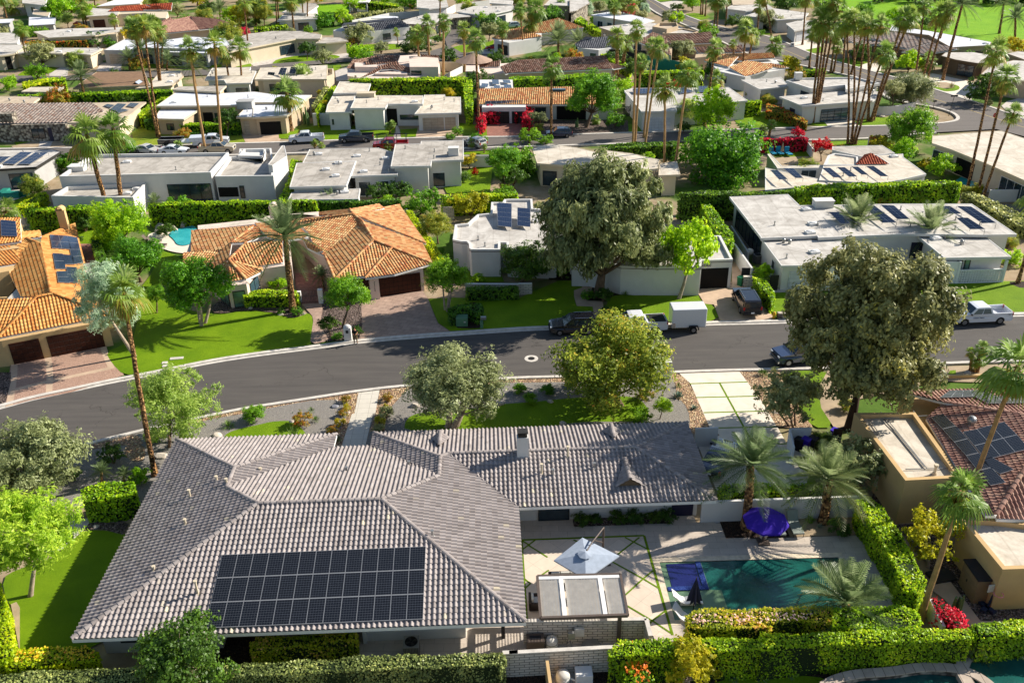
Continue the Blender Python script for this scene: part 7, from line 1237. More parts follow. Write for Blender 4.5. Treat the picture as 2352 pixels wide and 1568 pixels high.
# ================= HEDGES =================
HG=[
('C4 850,1425 985,1395 D4 1100,0 1290,300 1490,660 1420,770 1290,720 1180,480 1010,170 900,10',2.3,'f_hedge','tall clipped hedge between the pool terrace and the beige house'),
('D3 1585,960 1720,915 2352,905 D4 0,900 640,890 640,1010 300,1010 0,1040 D3 2352,1060 1900,1080 1590,1070',2.3,'f_hedge_gold','pink-flecked golden hedge along the near side of the pool'),
('D4 645,900 1240,870 1390,930 1440,1010 1420,1080 1000,1080 645,1060',2.3,'f_hedge','leafy hedge continuing the golden one round the low date palm'),
('D3 885,1290 1000,1195 1560,1165 2352,1180 D4 0,1130 600,1120 1300,1080 1860,1090 1890,1170 1300,1190 600,1220 0,1270 D3 2352,1260 1600,1290 1200,1310 900,1330',2.5,'f_hedge','wild leafy vine hedge along the bottom boundary'),
('D4 1900,1050 2200,990 2900,1000 2900,1130 2300,1130 1960,1150',2.5,'f_hedge','rounded hedge at the bottom right corner'),
('D1 -200,1500 450,1448 1200,1422 2352,1388 D2 870,1332 2200,1297 2245,1350 2200,1400 900,1450 0,1500 D1 1200,1590 -200,1640',2.1,'f_hedge_grey','long grey-green clipped hedge along the bottom edge'),
('D1 50,1320 140,1270 420,1235 800,1232 880,1290 870,1370 450,1400 60,1430',1.7,'f_hedge_lime','bright hedge with yellow flowers at the bottom left'),
('D1 -120,760 -20,640 40,860 100,1200 90,1320 -120,1400',2.0,'f_hedge_lime','lime hedge along the left edge of the side lawn'),
('D1 2232,1200 2352,1168 D2 0,1165 700,1110 905,1102 915,1170 600,1215 0,1280 D1 2240,1285',1.6,'f_hedge_gold','square-clipped hedge with bare pinkish patches under the solar eave'),
('C1 712,1340 900,1285 1195,1262 1222,1370 1010,1410 735,1430',2.2,'f_hedge','big clipped leafy block beside the left roof edge'),
('C3 1865,1320 1930,1290 2352,1290 C4 550,1285 560,1340 C3 1880,1385',1.3,'f_hedge','low leafy hedge behind the white patio wall'),
('A1 160,852 640,828 1530,800 1545,818 700,850 170,870',3.0,'f_hedge','long tall hedge behind the striped shingle house'),
('A1 220,372 760,342 775,362 240,395',2.4,'f_orange','red-leaved hedge before the shade canopy house'),
('A1 1600,1098 2140,1088 2147,1112 1605,1122',1.8,'f_hedge','clipped hedge facing the white utility truck'),
('A1 1600,1180 2150,1165 2152,1180 1602,1196',.7,'f_hedge_dark','low border hedge below the long clipped hedge'),
('A1 1290,1070 1410,1065 1600,1080 1595,1095 1290,1090',1.6,'f_hedge_dark','dark hedge under the small white wing'),
('A1 1235,1000 1400,900 1520,830 1550,848 1430,950 1300,1050 1250,1050',2.0,'f_hedge','diagonal hedge by the play tower'),
('A1 440,702 578,690 582,716 442,732',2.6,'f_hedge','square-cut hedge at the left street corner'),
('A1 200,735 430,700 438,740 210,775',1.8,'f_hedge_lime','pale lime hedge at the left street corner'),
('A2 850,712 1050,704 1860,688 1900,700 1860,714 1060,722',4.4,'f_hedge','very tall clipped hedge behind the pale flat house'),
('A2 1865,700 1937,694 1948,860 1945,960 1888,960 1872,850',3.2,'f_hedge','tall hedge running forward to the thin palm'),
('A2 545,985 690,770 728,765 620,950 560,1030',2.4,'f_hedge','diagonal bright hedge left of the pale flat house'),
('A2 508,950 625,770 665,775 540,960',2.2,'f_hedge_grey','diagonal brownish hedge beside the bright one'),
('A2 0,240 290,213 292,228 0,262',2.2,'f_hedge','hedge at the top left behind the folded grey roof'),
('A2 520,176 700,155 702,170 530,192',2.2,'f_hedge_dark','hedge under the far lawn'),('A2 850,132 1325,70 1330,86 860,152',2.4,'f_hedge_grey','long grey-green hedge above the pale carport'),('A2 930,0 1285,42 1290,58 940,18',2.6,'f_hedge','hedge above the white garden pavilion'),
('A2 305,215 520,190 520,202 310,228',1.2,'f_magenta','row of red flowering shrubs at the top'),
('A2 665,412 830,388 842,400 680,426',1.8,'f_hedge','clipped hedge beside the circular drive wing'),
('A3 0,690 280,680 650,662 900,658 902,678 300,708 0,716',3.6,'f_hedge','tall hedge behind the orange tiled roof'),
('A3 1120,642 1700,620 1745,640 1130,664',3.8,'f_hedge','tall dark hedge in front of the tennis court'),
('A3 560,152 640,150 700,195 690,225 570,180',2.2,'f_hedge','bushy hedge right of the red hip roof'),('A3 695,225 740,215 880,295 850,305 710,245',2.0,'f_hedge','hedge leading to the pale flat roofs'),
('A3 772,456 832,460 1092,600 1080,622 850,512',2.0,'f_hedge','diagonal hedge on the left of the tennis court'),
('A3 2012,903 2125,895 2131,915 2020,926',2.6,'f_hedge','square clipped hedge block, left of two by the front lawn'),('A3 2130,899 2252,892 2256,915 2136,920',2.6,'f_hedge','square clipped hedge block, right of two by the front lawn'),
('A3 815,1300 1100,1275 1500,1268 1502,1298 830,1332',2.0,'f_hedge_dark','hedge along the near kerb of the middle street'),
('A4 60,925 200,965 420,1075 410,1105 200,1015 50,990',1.6,'f_orange','flowering hedge row beside the sunlit front lawn'),
('A4 285,642 520,612 580,620 582,640 300,662',1.8,'f_hedge','hedge at the cross street behind the corner house'),
('A4 0,1238 380,1226 420,1242 20,1256',2.2,'f_magenta','red flowering hedge over the lounger terrace wall'),('A4 972,1210 1130,1208 1132,1228 990,1242',2.2,'f_orange','red and green vine along the wall by the dense tree'),
('B1 215,348 740,318 842,330 830,352 240,372',3.0,'f_hedge','clipped hedge behind the orange villa chimney'),
('B1 1320,302 1480,286 2352,272 B2 0,275 540,268 560,288 0,300 B1 1500,315 1330,330',3.0,'f_hedge','long clipped hedge between the modern house and orange villa'),
('B2 565,272 1060,266 1290,256 1315,274 1060,296 600,292',2.6,'f_hedge_dark','red-flecked dark hedge behind the orange ridge'),
('B2 1665,226 1990,212 2352,205 2352,226 1700,258',2.6,'f_hedge','hedge behind the rounded white house'),
('B1 815,600 885,600 955,825 865,850',1.6,'f_hedge_dark','dark hedge between the solar villa and bright trees'),
('B1 180,292 380,200 422,215 340,300 150,350',1.5,'f_hedge_lime','bright hedge by the covered furniture'),
('B2 -100,1085 100,1068 280,1080 380,1088 382,1120 150,1130 -100,1130',1.5,'f_hedge','curved hedge before the villa windows'),
('B2 1355,362 1400,362 1540,570 1695,790 1660,820 1520,660',1.9,'f_hedge_lime','narrow bright hedge along the white side wall'),
('B2 1885,1045 2352,1038 B3 80,1042 82,1068 B2 1900,1078',1.4,'f_hedge_dark','dark clipped hedge before the low white wall'),
('B2 1725,1245 1900,1190 2030,1190 2040,1260 1990,1290 1920,1250 1810,1262 1790,1290 1740,1300',1.4,'f_hedge_dark','pink-flowered hedge wrapped round the utility box'),
('B3 1700,275 1760,262 1985,560 2010,640 1985,690 1900,630 1800,480',2.6,'f_hedge','leafy hedge running down beside the open garage'),
('B3 2180,955 2300,975 B4 130,1125 100,1150 B3 2352,1160 2255,1060',1.7,'f_hedge','clipped hedge right of the black SUV'),
('B3 1510,215 1700,185 2352,195 B4 300,165 300,195 0,215 B3 2352,222 1720,225',3.6,'f_hedge_dark','shaded tall hedge beneath the dome-shaped tree'),
('B4 305,155 700,112 760,122 1620,92 1800,112 1620,135 900,152 700,180 330,192',3.6,'f_hedge','very tall hedge behind the long white house'),
('B4 1800,205 1900,200 2352,395 2500,520 2300,500 2100,380',1.7,'f_hedge_grey','grey-green hedge slanting down at the right edge'),]
for o,h_,mt,lb in HG: hedge(o,h_,mt,lb)
hedge('A2 2010,935 2100,950 2190,965 2200,1000 2060,1010 2045,1090 2010,1100',2.2,'f_magenta','crimson bougainvillea over the left garage corner of the orange-roofed house','bougainvillea','shrub',lump=.25)
hedge('A3 20,985 90,950 180,940 200,960 195,1060 150,1060 140,990 60,1005',2.2,'f_magenta','crimson bougainvillea arch over the right garage corner of the orange-roofed house','bougainvillea','shrub',lump=.25)
hedge('B2 215,255 300,100 A2 330,1420 430,1440 B2 345,60 300,265',2.3,'f_hedge','row of leafy bushes between the modern house and its white neighbour')
# bougainvillea on the low wall
hedge('D4 1525,790 1580,790 1700,880 1790,980 1825,1080 1740,1095 1640,990 1560,880',1.5,'f_magenta','bright magenta bougainvillea on a white wall near the basketball hoop','bougainvillea','shrub',lump=.14)
hedge('D3 1010,1270 1230,1290 1260,1568 1130,1600 1010,1400',1.6,'f_hedge','cascade of orange trumpet flowers spilling over the hedge','trumpet_vine','shrub',lump=.14)
# flowers scattered on hedges
def flowers(outline,h_,n,cols,label,r=.10):
    ps=[V3((p.x,p.y)) for p in pts(outline,h_)]; xs=[p.x for p in ps];ys=[p.y for p in ps]; rs=np.random.RandomState(len(label)); C=[]
    while len(C)<n:
        q=(rs.uniform(min(xs),max(xs)),rs.uniform(min(ys),max(ys)))
        if in_poly(q,[tuple(p) for p in ps]): C.append((q[0],q[1],h_+rs.uniform(-.05,.15)))
    C=np.array(C); N=np.tile([0,-.3,1.],(n,1)); o=link('blossoms',leaf_mesh('blossoms',C,N,r,rs.rand(n),M[cols],1.0,5)); return tag(o,label,'flowers',kind='stuff')
M['f_yflower']=foliage('f_yflower',[(0,'#e0b020'),(.7,'#f0cc40'),(1,'#e08030')],.3); M['f_oflower']=foliage('f_oflower',[(0,'#e06018'),(.7,'#f08028'),(1,'#d04010')],.3); M['f_pflower']=foliage('f_pflower',[(0,'#d8a8a0'),(1,'#e8c8b8')],.3)
flowers('D1 150,1290 420,1245 790,1240 860,1290 850,1350 450,1380 120,1400',1.72,260,'f_yflower','yellow blossoms scattered over the bright hedge at bottom left',.13)
flowers('D3 1010,1200 1240,1180 1260,1560 1130,1580 1010,1400',1.9,160,'f_oflower','orange trumpet blossoms over the bottom vine',.14)
flowers('D3 1640,960 2300,930 D4 500,950 400,1000 0,1030 D3 2300,1040 1640,1040',2.33,200,'f_pflower','pinkish dried blossoms over the golden pool hedge',.12)
# filler planting between the far houses
_occ=[]
for o in S.objects:
    if o.name.startswith('wall') or o.name.startswith('road') or o.name.startswith('driveway') or o.name.startswith('roof'):
        if o.type=='MESH':
            v=[q.co for q in o.data.vertices]
            if len(v)>2:
                xs=[q.x for q in v]; ys=[q.y for q in v]
                if o.name.startswith('road'): continue
                _occ.append((min(xs)-.6,max(xs)+.6,min(ys)-.6,max(ys)+.6))
rdp=[V3((p[0],p[1])) for p in pts(U2)+pts(L2)]; rdp=[tuple(p) for p in rdp]; rd3=[(p.x,p.y) for p in rp]
glf=[(p.x,p.y) for p in pts('A4 430,-160 3000,-160 3000,520 2250,440 1970,370 1700,325 1150,255 1000,205 800,110 420,60')]
rg=random.Random(77); cnt=0; tries=0
while cnt<290 and tries<12000:
    tries+=1; y=rg.uniform(100,390); x=rg.uniform(-.62,.62)*y
    if y<163 and rg.random()<.35: continue
    if any(a<x<b and c<y<d for a,b,c,d in _occ) or in_poly((x,y),rdp) or in_poly((x,y),rd3) or in_poly((x,y),glf): continue
    if 139<y<153 : continue
    k=rg.choice(['round','dark','round','lime','olive','dark','mottled','orange','yellow','magenta' if rg.random()<.4 else 'dark']); r=rg.choice([.7,.9,1.1,1.4,2.0]) if y<165 else rg.choice([.9,1.2,1.6,2.2,3.0]) if y<240 else rg.choice([1.6,2.4,3.2,4.0])
    me,cc=crown_proto(k,rg.randrange(3)); b=V3((x,y,0)); root=empty('garden_bush',b,{'round':'green','dark':'dark green','lime':'lime-green','olive':'grey-green','mottled':'mottled brown-green','orange':'orange-tinged','yellow':'yellow-green','magenta':'magenta'}[k]+' bush among the '+('houses behind the rounded white house row' if y<160 else 'far houses across the middle street'),'bush','bushes among the far houses')
    zz=rg.uniform(.8,1.25); o=link('crown',me,root); o.matrix_parent_inverse=Matrix.Translation(-b); o.matrix_basis=Matrix.Translation(b+V3((0,0,r*zz*.75)))@Matrix.Rotation(rg.uniform(0,6),4,'Z')@Matrix.Diagonal((r,r,r*zz,1)); cnt+=1
# ================= VEHICLES =================
def paint(name,c,rough=.25,metal=.0):
    k=NT(name); k.base(srgb(c),rough,.5,metal); k.b.inputs['Coat Weight'].default_value=.8; k.b.inputs['Coat Roughness'].default_value=.05; return k.m
for n_,c_ in dict(p_white='#d8dade',p_black='#14151c',p_grey='#3c4048',p_blue='#33405c',p_silver='#b8b6b0',p_tan='#b0a48c',p_red='#a81420',p_navy='#232c48').items(): M[n_]=paint(n_,c_)
M['tyre']=mk_plain('tyre_rubber','#1c1c1c',.9,.1); M['rim']=mk_plain('wheel_rim','#8c8e92',.35,.05,metal=.7); M['car_glass']=glassy('car_glass','#11161c',.06); M['lamp_red']=mk_plain('red_lamp','#b01818',.3,.05); M['lamp_white']=mk_plain('clear_lamp','#dfe2e6',.2,.03); M['plastic']=mk_plain('black_plastic','#24252a',.6,.06); M['purple']=mk_plain('purple_plastic','#3a1ea8',.5,.08); M['chrome']=mk_plain('bright_trim','#c8cacc',.2,.03,metal=.9)
VK=dict(pickup=(5.9,2.0,1.9,3.68,.95),suv=(5.0,1.98,1.76,2.9,.92),bigsuv=(5.35,2.05,1.92,3.1,1.0),sedan=(4.8,1.84,1.45,2.8,.95),coupe=(4.5,1.8,1.32,2.6,.9),cross=(4.5,1.82,1.6,2.68,.88))
def vehicle(kind,fw,rw,mat,label,name=None,cat=None,cover=False,rails=False,group=None,z0=.055):
    L,W,Hh,wb,fo=VK[kind]; f=p1(fw,z0);r=p1(rw,z0); d=(f-r); d.z=0; d.normalize(); side=V3((-d.y,d.x,0)); mid=(f+r)/2
    if side.dot(mid-CAM)<0: side=-side
    c=mid+side*(W/2-.1); front=c+d*(wb/2+fo); Mx=Matrix((d,V3((-d.y,d.x,0)),ZZ)).transposed().to_4x4(); Mx.translation=V3((front.x,front.y,z0))
    root=empty(name or {'pickup':'pickup_truck','suv':'suv','bigsuv':'suv','sedan':'sedan_car','coupe':'coupe_car','cross':'crossover_car'}[kind],(c.x,c.y,z0),label,cat or('pickup truck' if kind=='pickup' else 'car'),group)
    def ap(mb,n,m,parent=root,smooth=False,bevel=0):
        mb.v=[tuple(Mx@V3(v)) for v in mb.v]; return mb.build(n,M[m],parent,smooth,bevel=bevel)
    wr=.4 if kind in('pickup','bigsuv') else .34; zl=.32; belt={'pickup':1.22,'suv':1.08,'bigsuv':1.18,'sedan':.92,'coupe':.88,'cross':1.0}[kind]
    def arch(x): return [(x+wr*1.18*math.cos(t),wr+wr*1.18*math.sin(t)) for t in [math.pi*(.02+.96*i/7) for i in range(8)]][::-1]
    def arcs(x): return [(x-wr*1.18*math.cos(t),wr*.95+wr*1.15*math.sin(t)) for t in [math.pi*(1-i/7) for i in range(8)]]
    ax=[-fo,-fo-wb]; bot=[(-.05,zl)]+[(x,max(z,zl)) for x,z in arcs(ax[0])]+[(x,max(z,zl)) for x,z in arcs(ax[1])]+[(-L+.05,zl+.05)]
    top={'pickup':[(-L,.62),(-L,1.28),(-3.85,1.28),(-3.75,1.3),(-3.5,Hh-.06),(-3.3,Hh),(-2.35,Hh),(-2.0,Hh-.05),(-1.35,1.28),(-.15,1.16),(0,1.0),(0,.5)],
     'suv':[(-L,.6),(-L+.02,1.05),(-L+.3,Hh-.12),(-L+.55,Hh-.02),(-2.5,Hh),(-2.05,Hh-.08),(-1.35,1.12),(-.2,1.0),(0,.85),(0,.45)],
     'bigsuv':[(-L,.6),(-L,1.15),(-L+.18,Hh-.12),(-L+.4,Hh-.02),(-2.5,Hh),(-2.1,Hh-.08),(-1.45,1.24),(-.2,1.14),(0,1.0),(0,.5)],
     'sedan':[(-L,.5),(-L+.02,.92),(-L+.25,1.0),(-L+.75,1.02),(-L+1.5,Hh-.06),(-L+1.9,Hh),(-2.4,Hh-.02),(-2.1,Hh-.08),(-1.3,.94),(-.25,.8),(0,.66),(0,.4)],
     'coupe':[(-L,.5),(-L+.02,.88),(-L+.2,.94),(-L+.5,.95),(-L+1.2,Hh-.06),(-L+1.6,Hh),(-2.3,Hh-.02),(-2.0,Hh-.08),(-1.2,.88),(-.25,.74),(0,.6),(0,.36)],
     'cross':[(-L,.55),(-L+.02,1.0),(-L+.35,Hh-.16),(-L+.65,Hh-.04),(-2.3,Hh),(-1.9,Hh-.08),(-1.2,1.02),(-.2,.88),(0,.75),(0,.42)]}[kind]
    prof=top[::-1]; prof=[(0,.45)]+bot[1:]+top[:-1]
    if kind=='pickup': prof=[p if not(p==(-3.85,1.28)) else p for p in prof]
    def hw(x,z): 
        k=W/2
        if z>belt: k-= (z-belt)/(Hh-belt)*.20
        if x>-.35: k-= (.35+x)*.45
        if x<-L+.25: k-= (-L+.25-x)*.3
        return k
    # body: side skins + top/underside strip
    mb=MB(); n=len(prof); vs=[(x,hw(x,z),z) for x,z in prof]+[(x,-hw(x,z),z) for x,z in prof]; tr=tess(prof); A=area2(prof)
    bedfloor=kind=='pickup'; fs=[]
    for t in tr: fs+=[t,tuple(i+n for i in reversed(t))]
    for i in range(n):
        j=(i+1)%n; 
        if bedfloor and prof[i][1]>1.2 and prof[j][1]>1.2 and prof[i][0]<-3.8 and prof[j][0]<-3.8: continue
        fs.append((i,i+n,j+n,j))
    mb.mesh(vs,fs)
    if bedfloor:
        x0,x1,w_=-L+.07,-3.92,W/2-.13; zt=1.28
        fl=.72 if not cover else 1.24
        mb.poly([(x0,-w_,fl),(x1,-w_,fl),(x1,w_,fl),(x0,w_,fl)])
        for q in([(x0,-w_),(x1,-w_)],[(x1,-w_),(x1,w_)],[(x1,w_),(x0,w_)],[(x0,w_),(x0,-w_)]): mb.poly([(q[0][0],q[0][1],fl),(q[1][0],q[1][1],fl),(q[1][0],q[1][1],zt),(q[0][0],q[0][1],zt)])
        wo=W/2
        for q in([(x0-.07,-wo),(x1+.07,-wo),(x1,-w_),(x0,-w_)],[(x1+.07,-wo),(x1+.07,wo),(x1,w_),(x1,-w_)],[(x1+.07,wo),(x0-.07,wo),(x0,w_),(x1,w_)],[(x0-.07,wo),(x0-.07,-wo),(x0,-w_),(x0,w_)]): mb.poly([(a,b,zt) for a,b in q])
    body=ap(mb,'body',mat)
    if cover: q=MB(); q.box((-L+1.05,0,1.29),(1.7,W-.3,.05)); ap(q,'bed_cover','plastic')
    # glass
    tp=[p for p in top if p[1]>belt+.02]; xs=[p[0] for p in tp]; zt=Hh-.10
    def gl(a,b,up=.06): # windscreen-like quad between profile points
        q=MB(); e=.012; nrm=V3((-(b[1]-a[1]),0,(b[0]-a[0]))).normalized(); nrm=-nrm if nrm.z<0 else nrm
        A_=V3((a[0],0,a[1]));B_=V3((b[0],0,b[1])); A2=A_.lerp(B_,.08);B2=A_.lerp(B_,.94)
        q.poly([A2+nrm*e+V3((0,-hw(A2.x,A2.z)+.07,0)),A2+nrm*e+V3((0,hw(A2.x,A2.z)-.07,0)),B2+nrm*e+V3((0,hw(B2.x,B2.z)-.09,0)),B2+nrm*e+V3((0,-hw(B2.x,B2.z)+.09,0))]); return q
    W1=[p for p in top]; 
    def seg_(i): return W1[i],W1[i+1]
    iw={'pickup':(8,7),'suv':(6,5),'bigsuv':(6,5),'sedan':(8,7),'coupe':(8,7),'cross':(6,5)}[kind]; ir={'pickup':(3,4),'suv':(1,2),'bigsuv':(1,2),'sedan':(3,4),'coupe':(3,4),'cross':(1,2)}[kind]
    ap(gl(W1[iw[0]],W1[iw[1]]),'windscreen','car_glass'); ap(gl(W1[ir[0]],W1[ir[1]]),'rear_window','car_glass')
    fx=W1[iw[0]][0]-.22; rx=(-3.62 if kind=='pickup' else W1[ir[0]][0]+.25); ftx=W1[iw[1]][0]-.12; rtx=(-3.42 if kind=='pickup' else W1[ir[1]][0]+.18); nb=3 if kind in('suv','bigsuv','cross') else 2
    for s in(1,-1):
        for i in range(nb):
            u0,u1=i/nb+.02,(i+1)/nb-.02; zb,z2=belt+.05,Hh-.13; q=MB(); P_=[(fx+(rx-fx)*u0,zb),(fx+(rx-fx)*u1,zb),(ftx+(rtx-ftx)*u1,z2),(ftx+(rtx-ftx)*u0,z2)]
            q.poly([(x,s*(hw(x,z)+.012),z) for x,z in P_]); ap(q,'side_window','car_glass')
        for x in ax:
            q=MB(); q.tube([(x,s*(W/2-.26),wr),(x,s*(W/2-.01),wr)],wr,18); t_=ap(q,'wheel','tyre'); q=MB(); q.tube([(x,s*(W/2-.1),wr),(x,s*(W/2+.012),wr)],wr*.6,12); ap(q,'rim','rim',t_)
        q=MB(); q.box((-.10,s*(W/2-.34),belt-.22),(.22,.36,.16)); ap(q,'headlight','lamp_white'); q=MB(); q.box((-L+.05,s*(W/2-.14),belt-.1),(.12,.16,.34)); ap(q,'tail_light','lamp_red')
        q=MB(); q.box((fx+.12,s*(W/2+.08),belt+.08),(.12,.2,.14)); ap(q,'mirror','plastic')
        if rails: q=MB(); q.tube([(-2.5,s*(W/2-.3),Hh+.05),(-L+.7,s*(W/2-.3),Hh+.04)],.025,5); ap(q,'roof_rail','chrome')
    q=MB(); q.box((-.02,0,belt-.3),(.1,W*.5,.22)); ap(q,'grille','plastic'); q=MB(); q.box((.02,0,.5),(.14,W-.3,.2)); ap(q,'bumper','plastic' if kind!='pickup' else 'chrome'); q=MB(); q.box((-L-.02,0,.58),(.14,W-.25,.18)); ap(q,'bumper','plastic' if kind!='pickup' else 'chrome')
    q=MB(); q.box((-L-.1,0,.66),(.02,.34,.16)); ap(q,'number_plate','lamp_white')
    root['_m']=0; del root['_m']; return root,Mx
def wtext(root,Mx,s,x,y,z,size,mat,sd): text_on(s,Mx@V3((x,y,z)),size,(Mx.to_3x3()@facing((0,sd,0)).to_3x3()).to_4x4(),mat,root)
r_,m_=vehicle('pickup','B4 1810,1395','B4 2128,1380','p_white','white crew-cab pickup parked by the sunny lawn at the right'); wtext(r_,m_,'INDIAN  WELLS',-2.3,1.02,.86,.16,'p_navy',1); wtext(r_,m_,'4X4',-5.45,1.02,1.08,.14,'p_navy',1)
vehicle('suv','B3 360,1488','B3 800,1470','p_black','black SUV parked left of the white pickup under the giant tree',rails=True); vehicle('pickup','B3 985,1478','B3 1300,1462','p_white','white pickup with a black bed cover towing the box trailer',cover=True)
vehicle('bigsuv','B3 2000,1165','B3 2066,1288','p_black','black SUV parked on the driveway, seen from behind','suv',rails=True,z0=.1)
vehicle('pickup','C4 222,245','C4 580,195','p_blue','dark blue pickup parked under the eucalyptus by the near kerb')
vehicle('sedan','C3 2050,985','C3 1870,1290','p_navy','dark car in the shade beside the near house','sedan_car',z0=.1)
vehicle('pickup','A2 368,1290','A2 548,1280','p_white','white pickup on the middle street, left of the grey one',z0=.2); vehicle('pickup','A2 810,1282','A2 993,1275','p_grey','dark grey pickup on the middle street',z0=.2)
vehicle('cross','A3 385,1235','A3 512,1232','p_navy','dark blue crossover at the gravel garden kerb',z0=.2); vehicle('pickup','A1 2045,1375','A1 1835,1378','p_tan','tan pickup beyond the modern house roof',z0=.2); vehicle('sedan','A1 1600,1385','A1 1485,1385','p_white','white sedan beyond the modern house roof',z0=.2)
vehicle('sedan','A1 1345,1385','A1 1245,1375','p_silver','silver sedan beside the large clipped dome shrub',z0=.2); vehicle('sedan','A1 985,1385','A1 885,1390','p_navy','dark sedan behind the big shaggy palm crowns',z0=.2); vehicle('coupe','A2 2100,452','A2 2180,450','p_red','red convertible in front of the red tiled house',z0=.2); vehicle('bigsuv','A1 1000,240','A1 985,210','p_white','white SUV on the drive of the brown garage',z0=.1); vehicle('cross','A2 2265,255','A2 2340,250','p_white','white car left of the red roof, far',z0=.1); vehicle('cross','A2 1880,1300','A2 1990,1330','p_silver','pale blue car behind the clipped ball shrubs',z0=.2)
r_,m_=vehicle('pickup','A2 1135,1350','A2 1280,1345','p_red','red truck with a ladder rack behind the raised roof',z0=.2)
def tt(root,Mx,mb,n,m): mb.v=[tuple(Mx@V3(v)) for v in mb.v]; return mb.build(n,M[m],root)
mb=MB()
for x in(-.8,-2.4,-4.,-5.6):
    for y in(-.85,.85): mb.tube([(x,y,1.2),(x,y,2.3)],.04,5)
    mb.tube([(x,-.85,2.3),(x,.85,2.3)],.04,5)
for y in(-.85,-.3,.3,.85): mb.tube([(-.6,y,2.33),(-5.9,y,2.33)],.045,5)
tt(r_,m_,mb,'ladder_rack','p_black')
r_,m_=vehicle('pickup','A1 2008,1305','A1 1780,1318','p_white','white utility service truck with lettering and tool boxes','utility_truck','truck',z0=.2)
mb=MB(); mb.box((-5.1,0,1.35),(2.5,2.2,.7)); mb.box((-6.9,0,1.0),(1.6,2.1,.3)); tt(r_,m_,mb,'utility_body','p_white'); mb=MB()
for x in(-4.4,-5.1,-5.8): 
    for y in(-1.11,1.11): mb.box((x,y,1.35),(.55,.02,.5))
tt(r_,m_,mb,'tool_box_door','lamp_white')
# trailers
def trailer(fr,re_,label,kind):
    a,b=p1(fr,.055 if kind=='box' else .2),p1(re_,.055 if kind=='box' else .2); z0=a.z; d=(b-a); L=d.length; d.normalize(); n=V3((-d.y,d.x,0)); n=n if n.dot(a-CAM)>0 else -n; W=1.9 if kind=='box' else 2.0; c=(a+b)/2+n*W/2; Mx=Matrix((d,V3((-d.y,d.x,0)),ZZ)).transposed().to_4x4(); Mx.translation=c
    root=empty('cargo_trailer' if kind=='box' else 'dump_trailer',c,label,'trailer')
    if kind=='box':
        mb=MB(); mb.box((0,0,1.55),(L,W,2.05)); tt(root,Mx,mb,'box_body','p_white'); o=root.children[0]; bv=o.modifiers.new('b','BEVEL'); bv.width=.1; bv.segments=3
        mb=MB(); mb.box((-L/2+.18,-W/2-.005,.85),(.34,.02,.5)); mb.box((0,-W/2-.004,.58),(L-.1,.015,.06)); tt(root,Mx,mb,'metal_trim','chrome'); xs=(L/2-1.3,)
    else:
        mb=MB(); 
        for y in(-W/2,W/2): mb.box((0,y,1.1),(L,.08,.75))
        mb.box((-L/2,0,1.1),(.08,W,.75)); mb.box((L/2,0,1.1),(.08,W,.75)); mb.box((0,0,.72),(L,W,.08)); tt(root,Mx,mb,'bed','p_black'); mb=MB(); 
        for y in(-W/2,W/2): mb.box((0,y,1.5),(L+.06,.12,.06))
        tt(root,Mx,mb,'rim_rail','p_silver'); xs=(-.1,.75)
    for x in xs:
        for s in(-1,1):
            q=MB(); q.tube([(x,s*(W/2+.05),.36),(x,s*(W/2+.27),.36)],.36,16); w_=tt(root,Mx,q,'wheel','tyre'); q=MB(); q.tube([(x,s*(W/2+.2),.36),(x,s*(W/2+.285),.36)],.2,10); q.v=[tuple(Mx@V3(v)) for v in q.v]; q.build('rim',M['rim'],w_)
    for s in(-1,1): q=MB(); q.tube([(xs[0]-.55,s*(W/2+.15),.35),(xs[0]-.4,s*(W/2+.15),.78),(xs[-1]+.4,s*(W/2+.15),.78),(xs[-1]+.55,s*(W/2+.15),.35)],.08,4); tt(root,Mx,q,'fender','plastic')
    q=MB(); q.tube([(-L/2,-.5,.55),(-L/2-1.2,0,.5),(-L/2,.5,.55)],.05,5); tt(root,Mx,q,'hitch','plastic')
trailer('B3 1450,1460','B3 1755,1450','white enclosed cargo trailer parked at the kerb behind the white pickup','box'); trailer('A1 1625,1325','A1 1420,1330','black open dump trailer with twin axles','dump')
# ================= SMALL BUILDER HELPERS =================
def thing(name,px,label,cat,z0=.06,group=None,world=None):
    p=world or p1(px,z0); return empty(name,p,label,cat,group),V3(p)
def part(root,name,m,fn,smooth=False,bevel=0): mb=MB(); fn(mb); return mb.build(name,M[m],root,smooth,bevel=bevel)
def wallrun(line_top,h,t,m,label,name='garden_wall',cat='wall',cap=None,z0=0,world=None):
    L=world or pts(line_top,z0+h); mb=MB(); strip(L,-t/2,t/2,z0-.05,z0+h,mb); o=mb.build(name,M[m])
    tag(o,label,cat)
    if cap: mb=MB(); strip(L,-t/2-.03,t/2+.03,z0+h+.003,z0+h+.07,mb); mb.build('wall_cap',M[cap],o)
    return o
for nm,c_,r_ in(('cushion','#c9c6be',.9),('wicker','#3c3430',.8),('canvas_blue','#98a2b0',.9),('canvas_navy','#2c3046',.9),('canvas_purple','#3a1ea0',.85),('canvas_beige','#b8a890',.9),('louvre','#d8cfc0',.45),('bronze','#5c5048',.5),('lounge_blue','#2a94b4',.8),('lounger_grey','#8f978f',.85),('green_bin','#1c6a44',.5),('tan_plastic','#8a7458',.7),('dark_lid','#22252c',.4),('skin','#b5805f',.6),('shirt','#12131a',.9),('khaki','#7a6a4c',.9),('hair','#2a1a10',.9),('util_green','#5a7f62',.6),('yellow','#d8a820',.5),('pink','#e88a98',.5),('teal_cover','#1f7a6a',.8),('wood','#8a5c34',.8)): M[nm]=mk_plain(nm,c_,r_,.07)
M['stonecap']=brick('stone_cap','#c0b0a0','#b4a494','#7c7064',.6,5,.02,bump=.2)
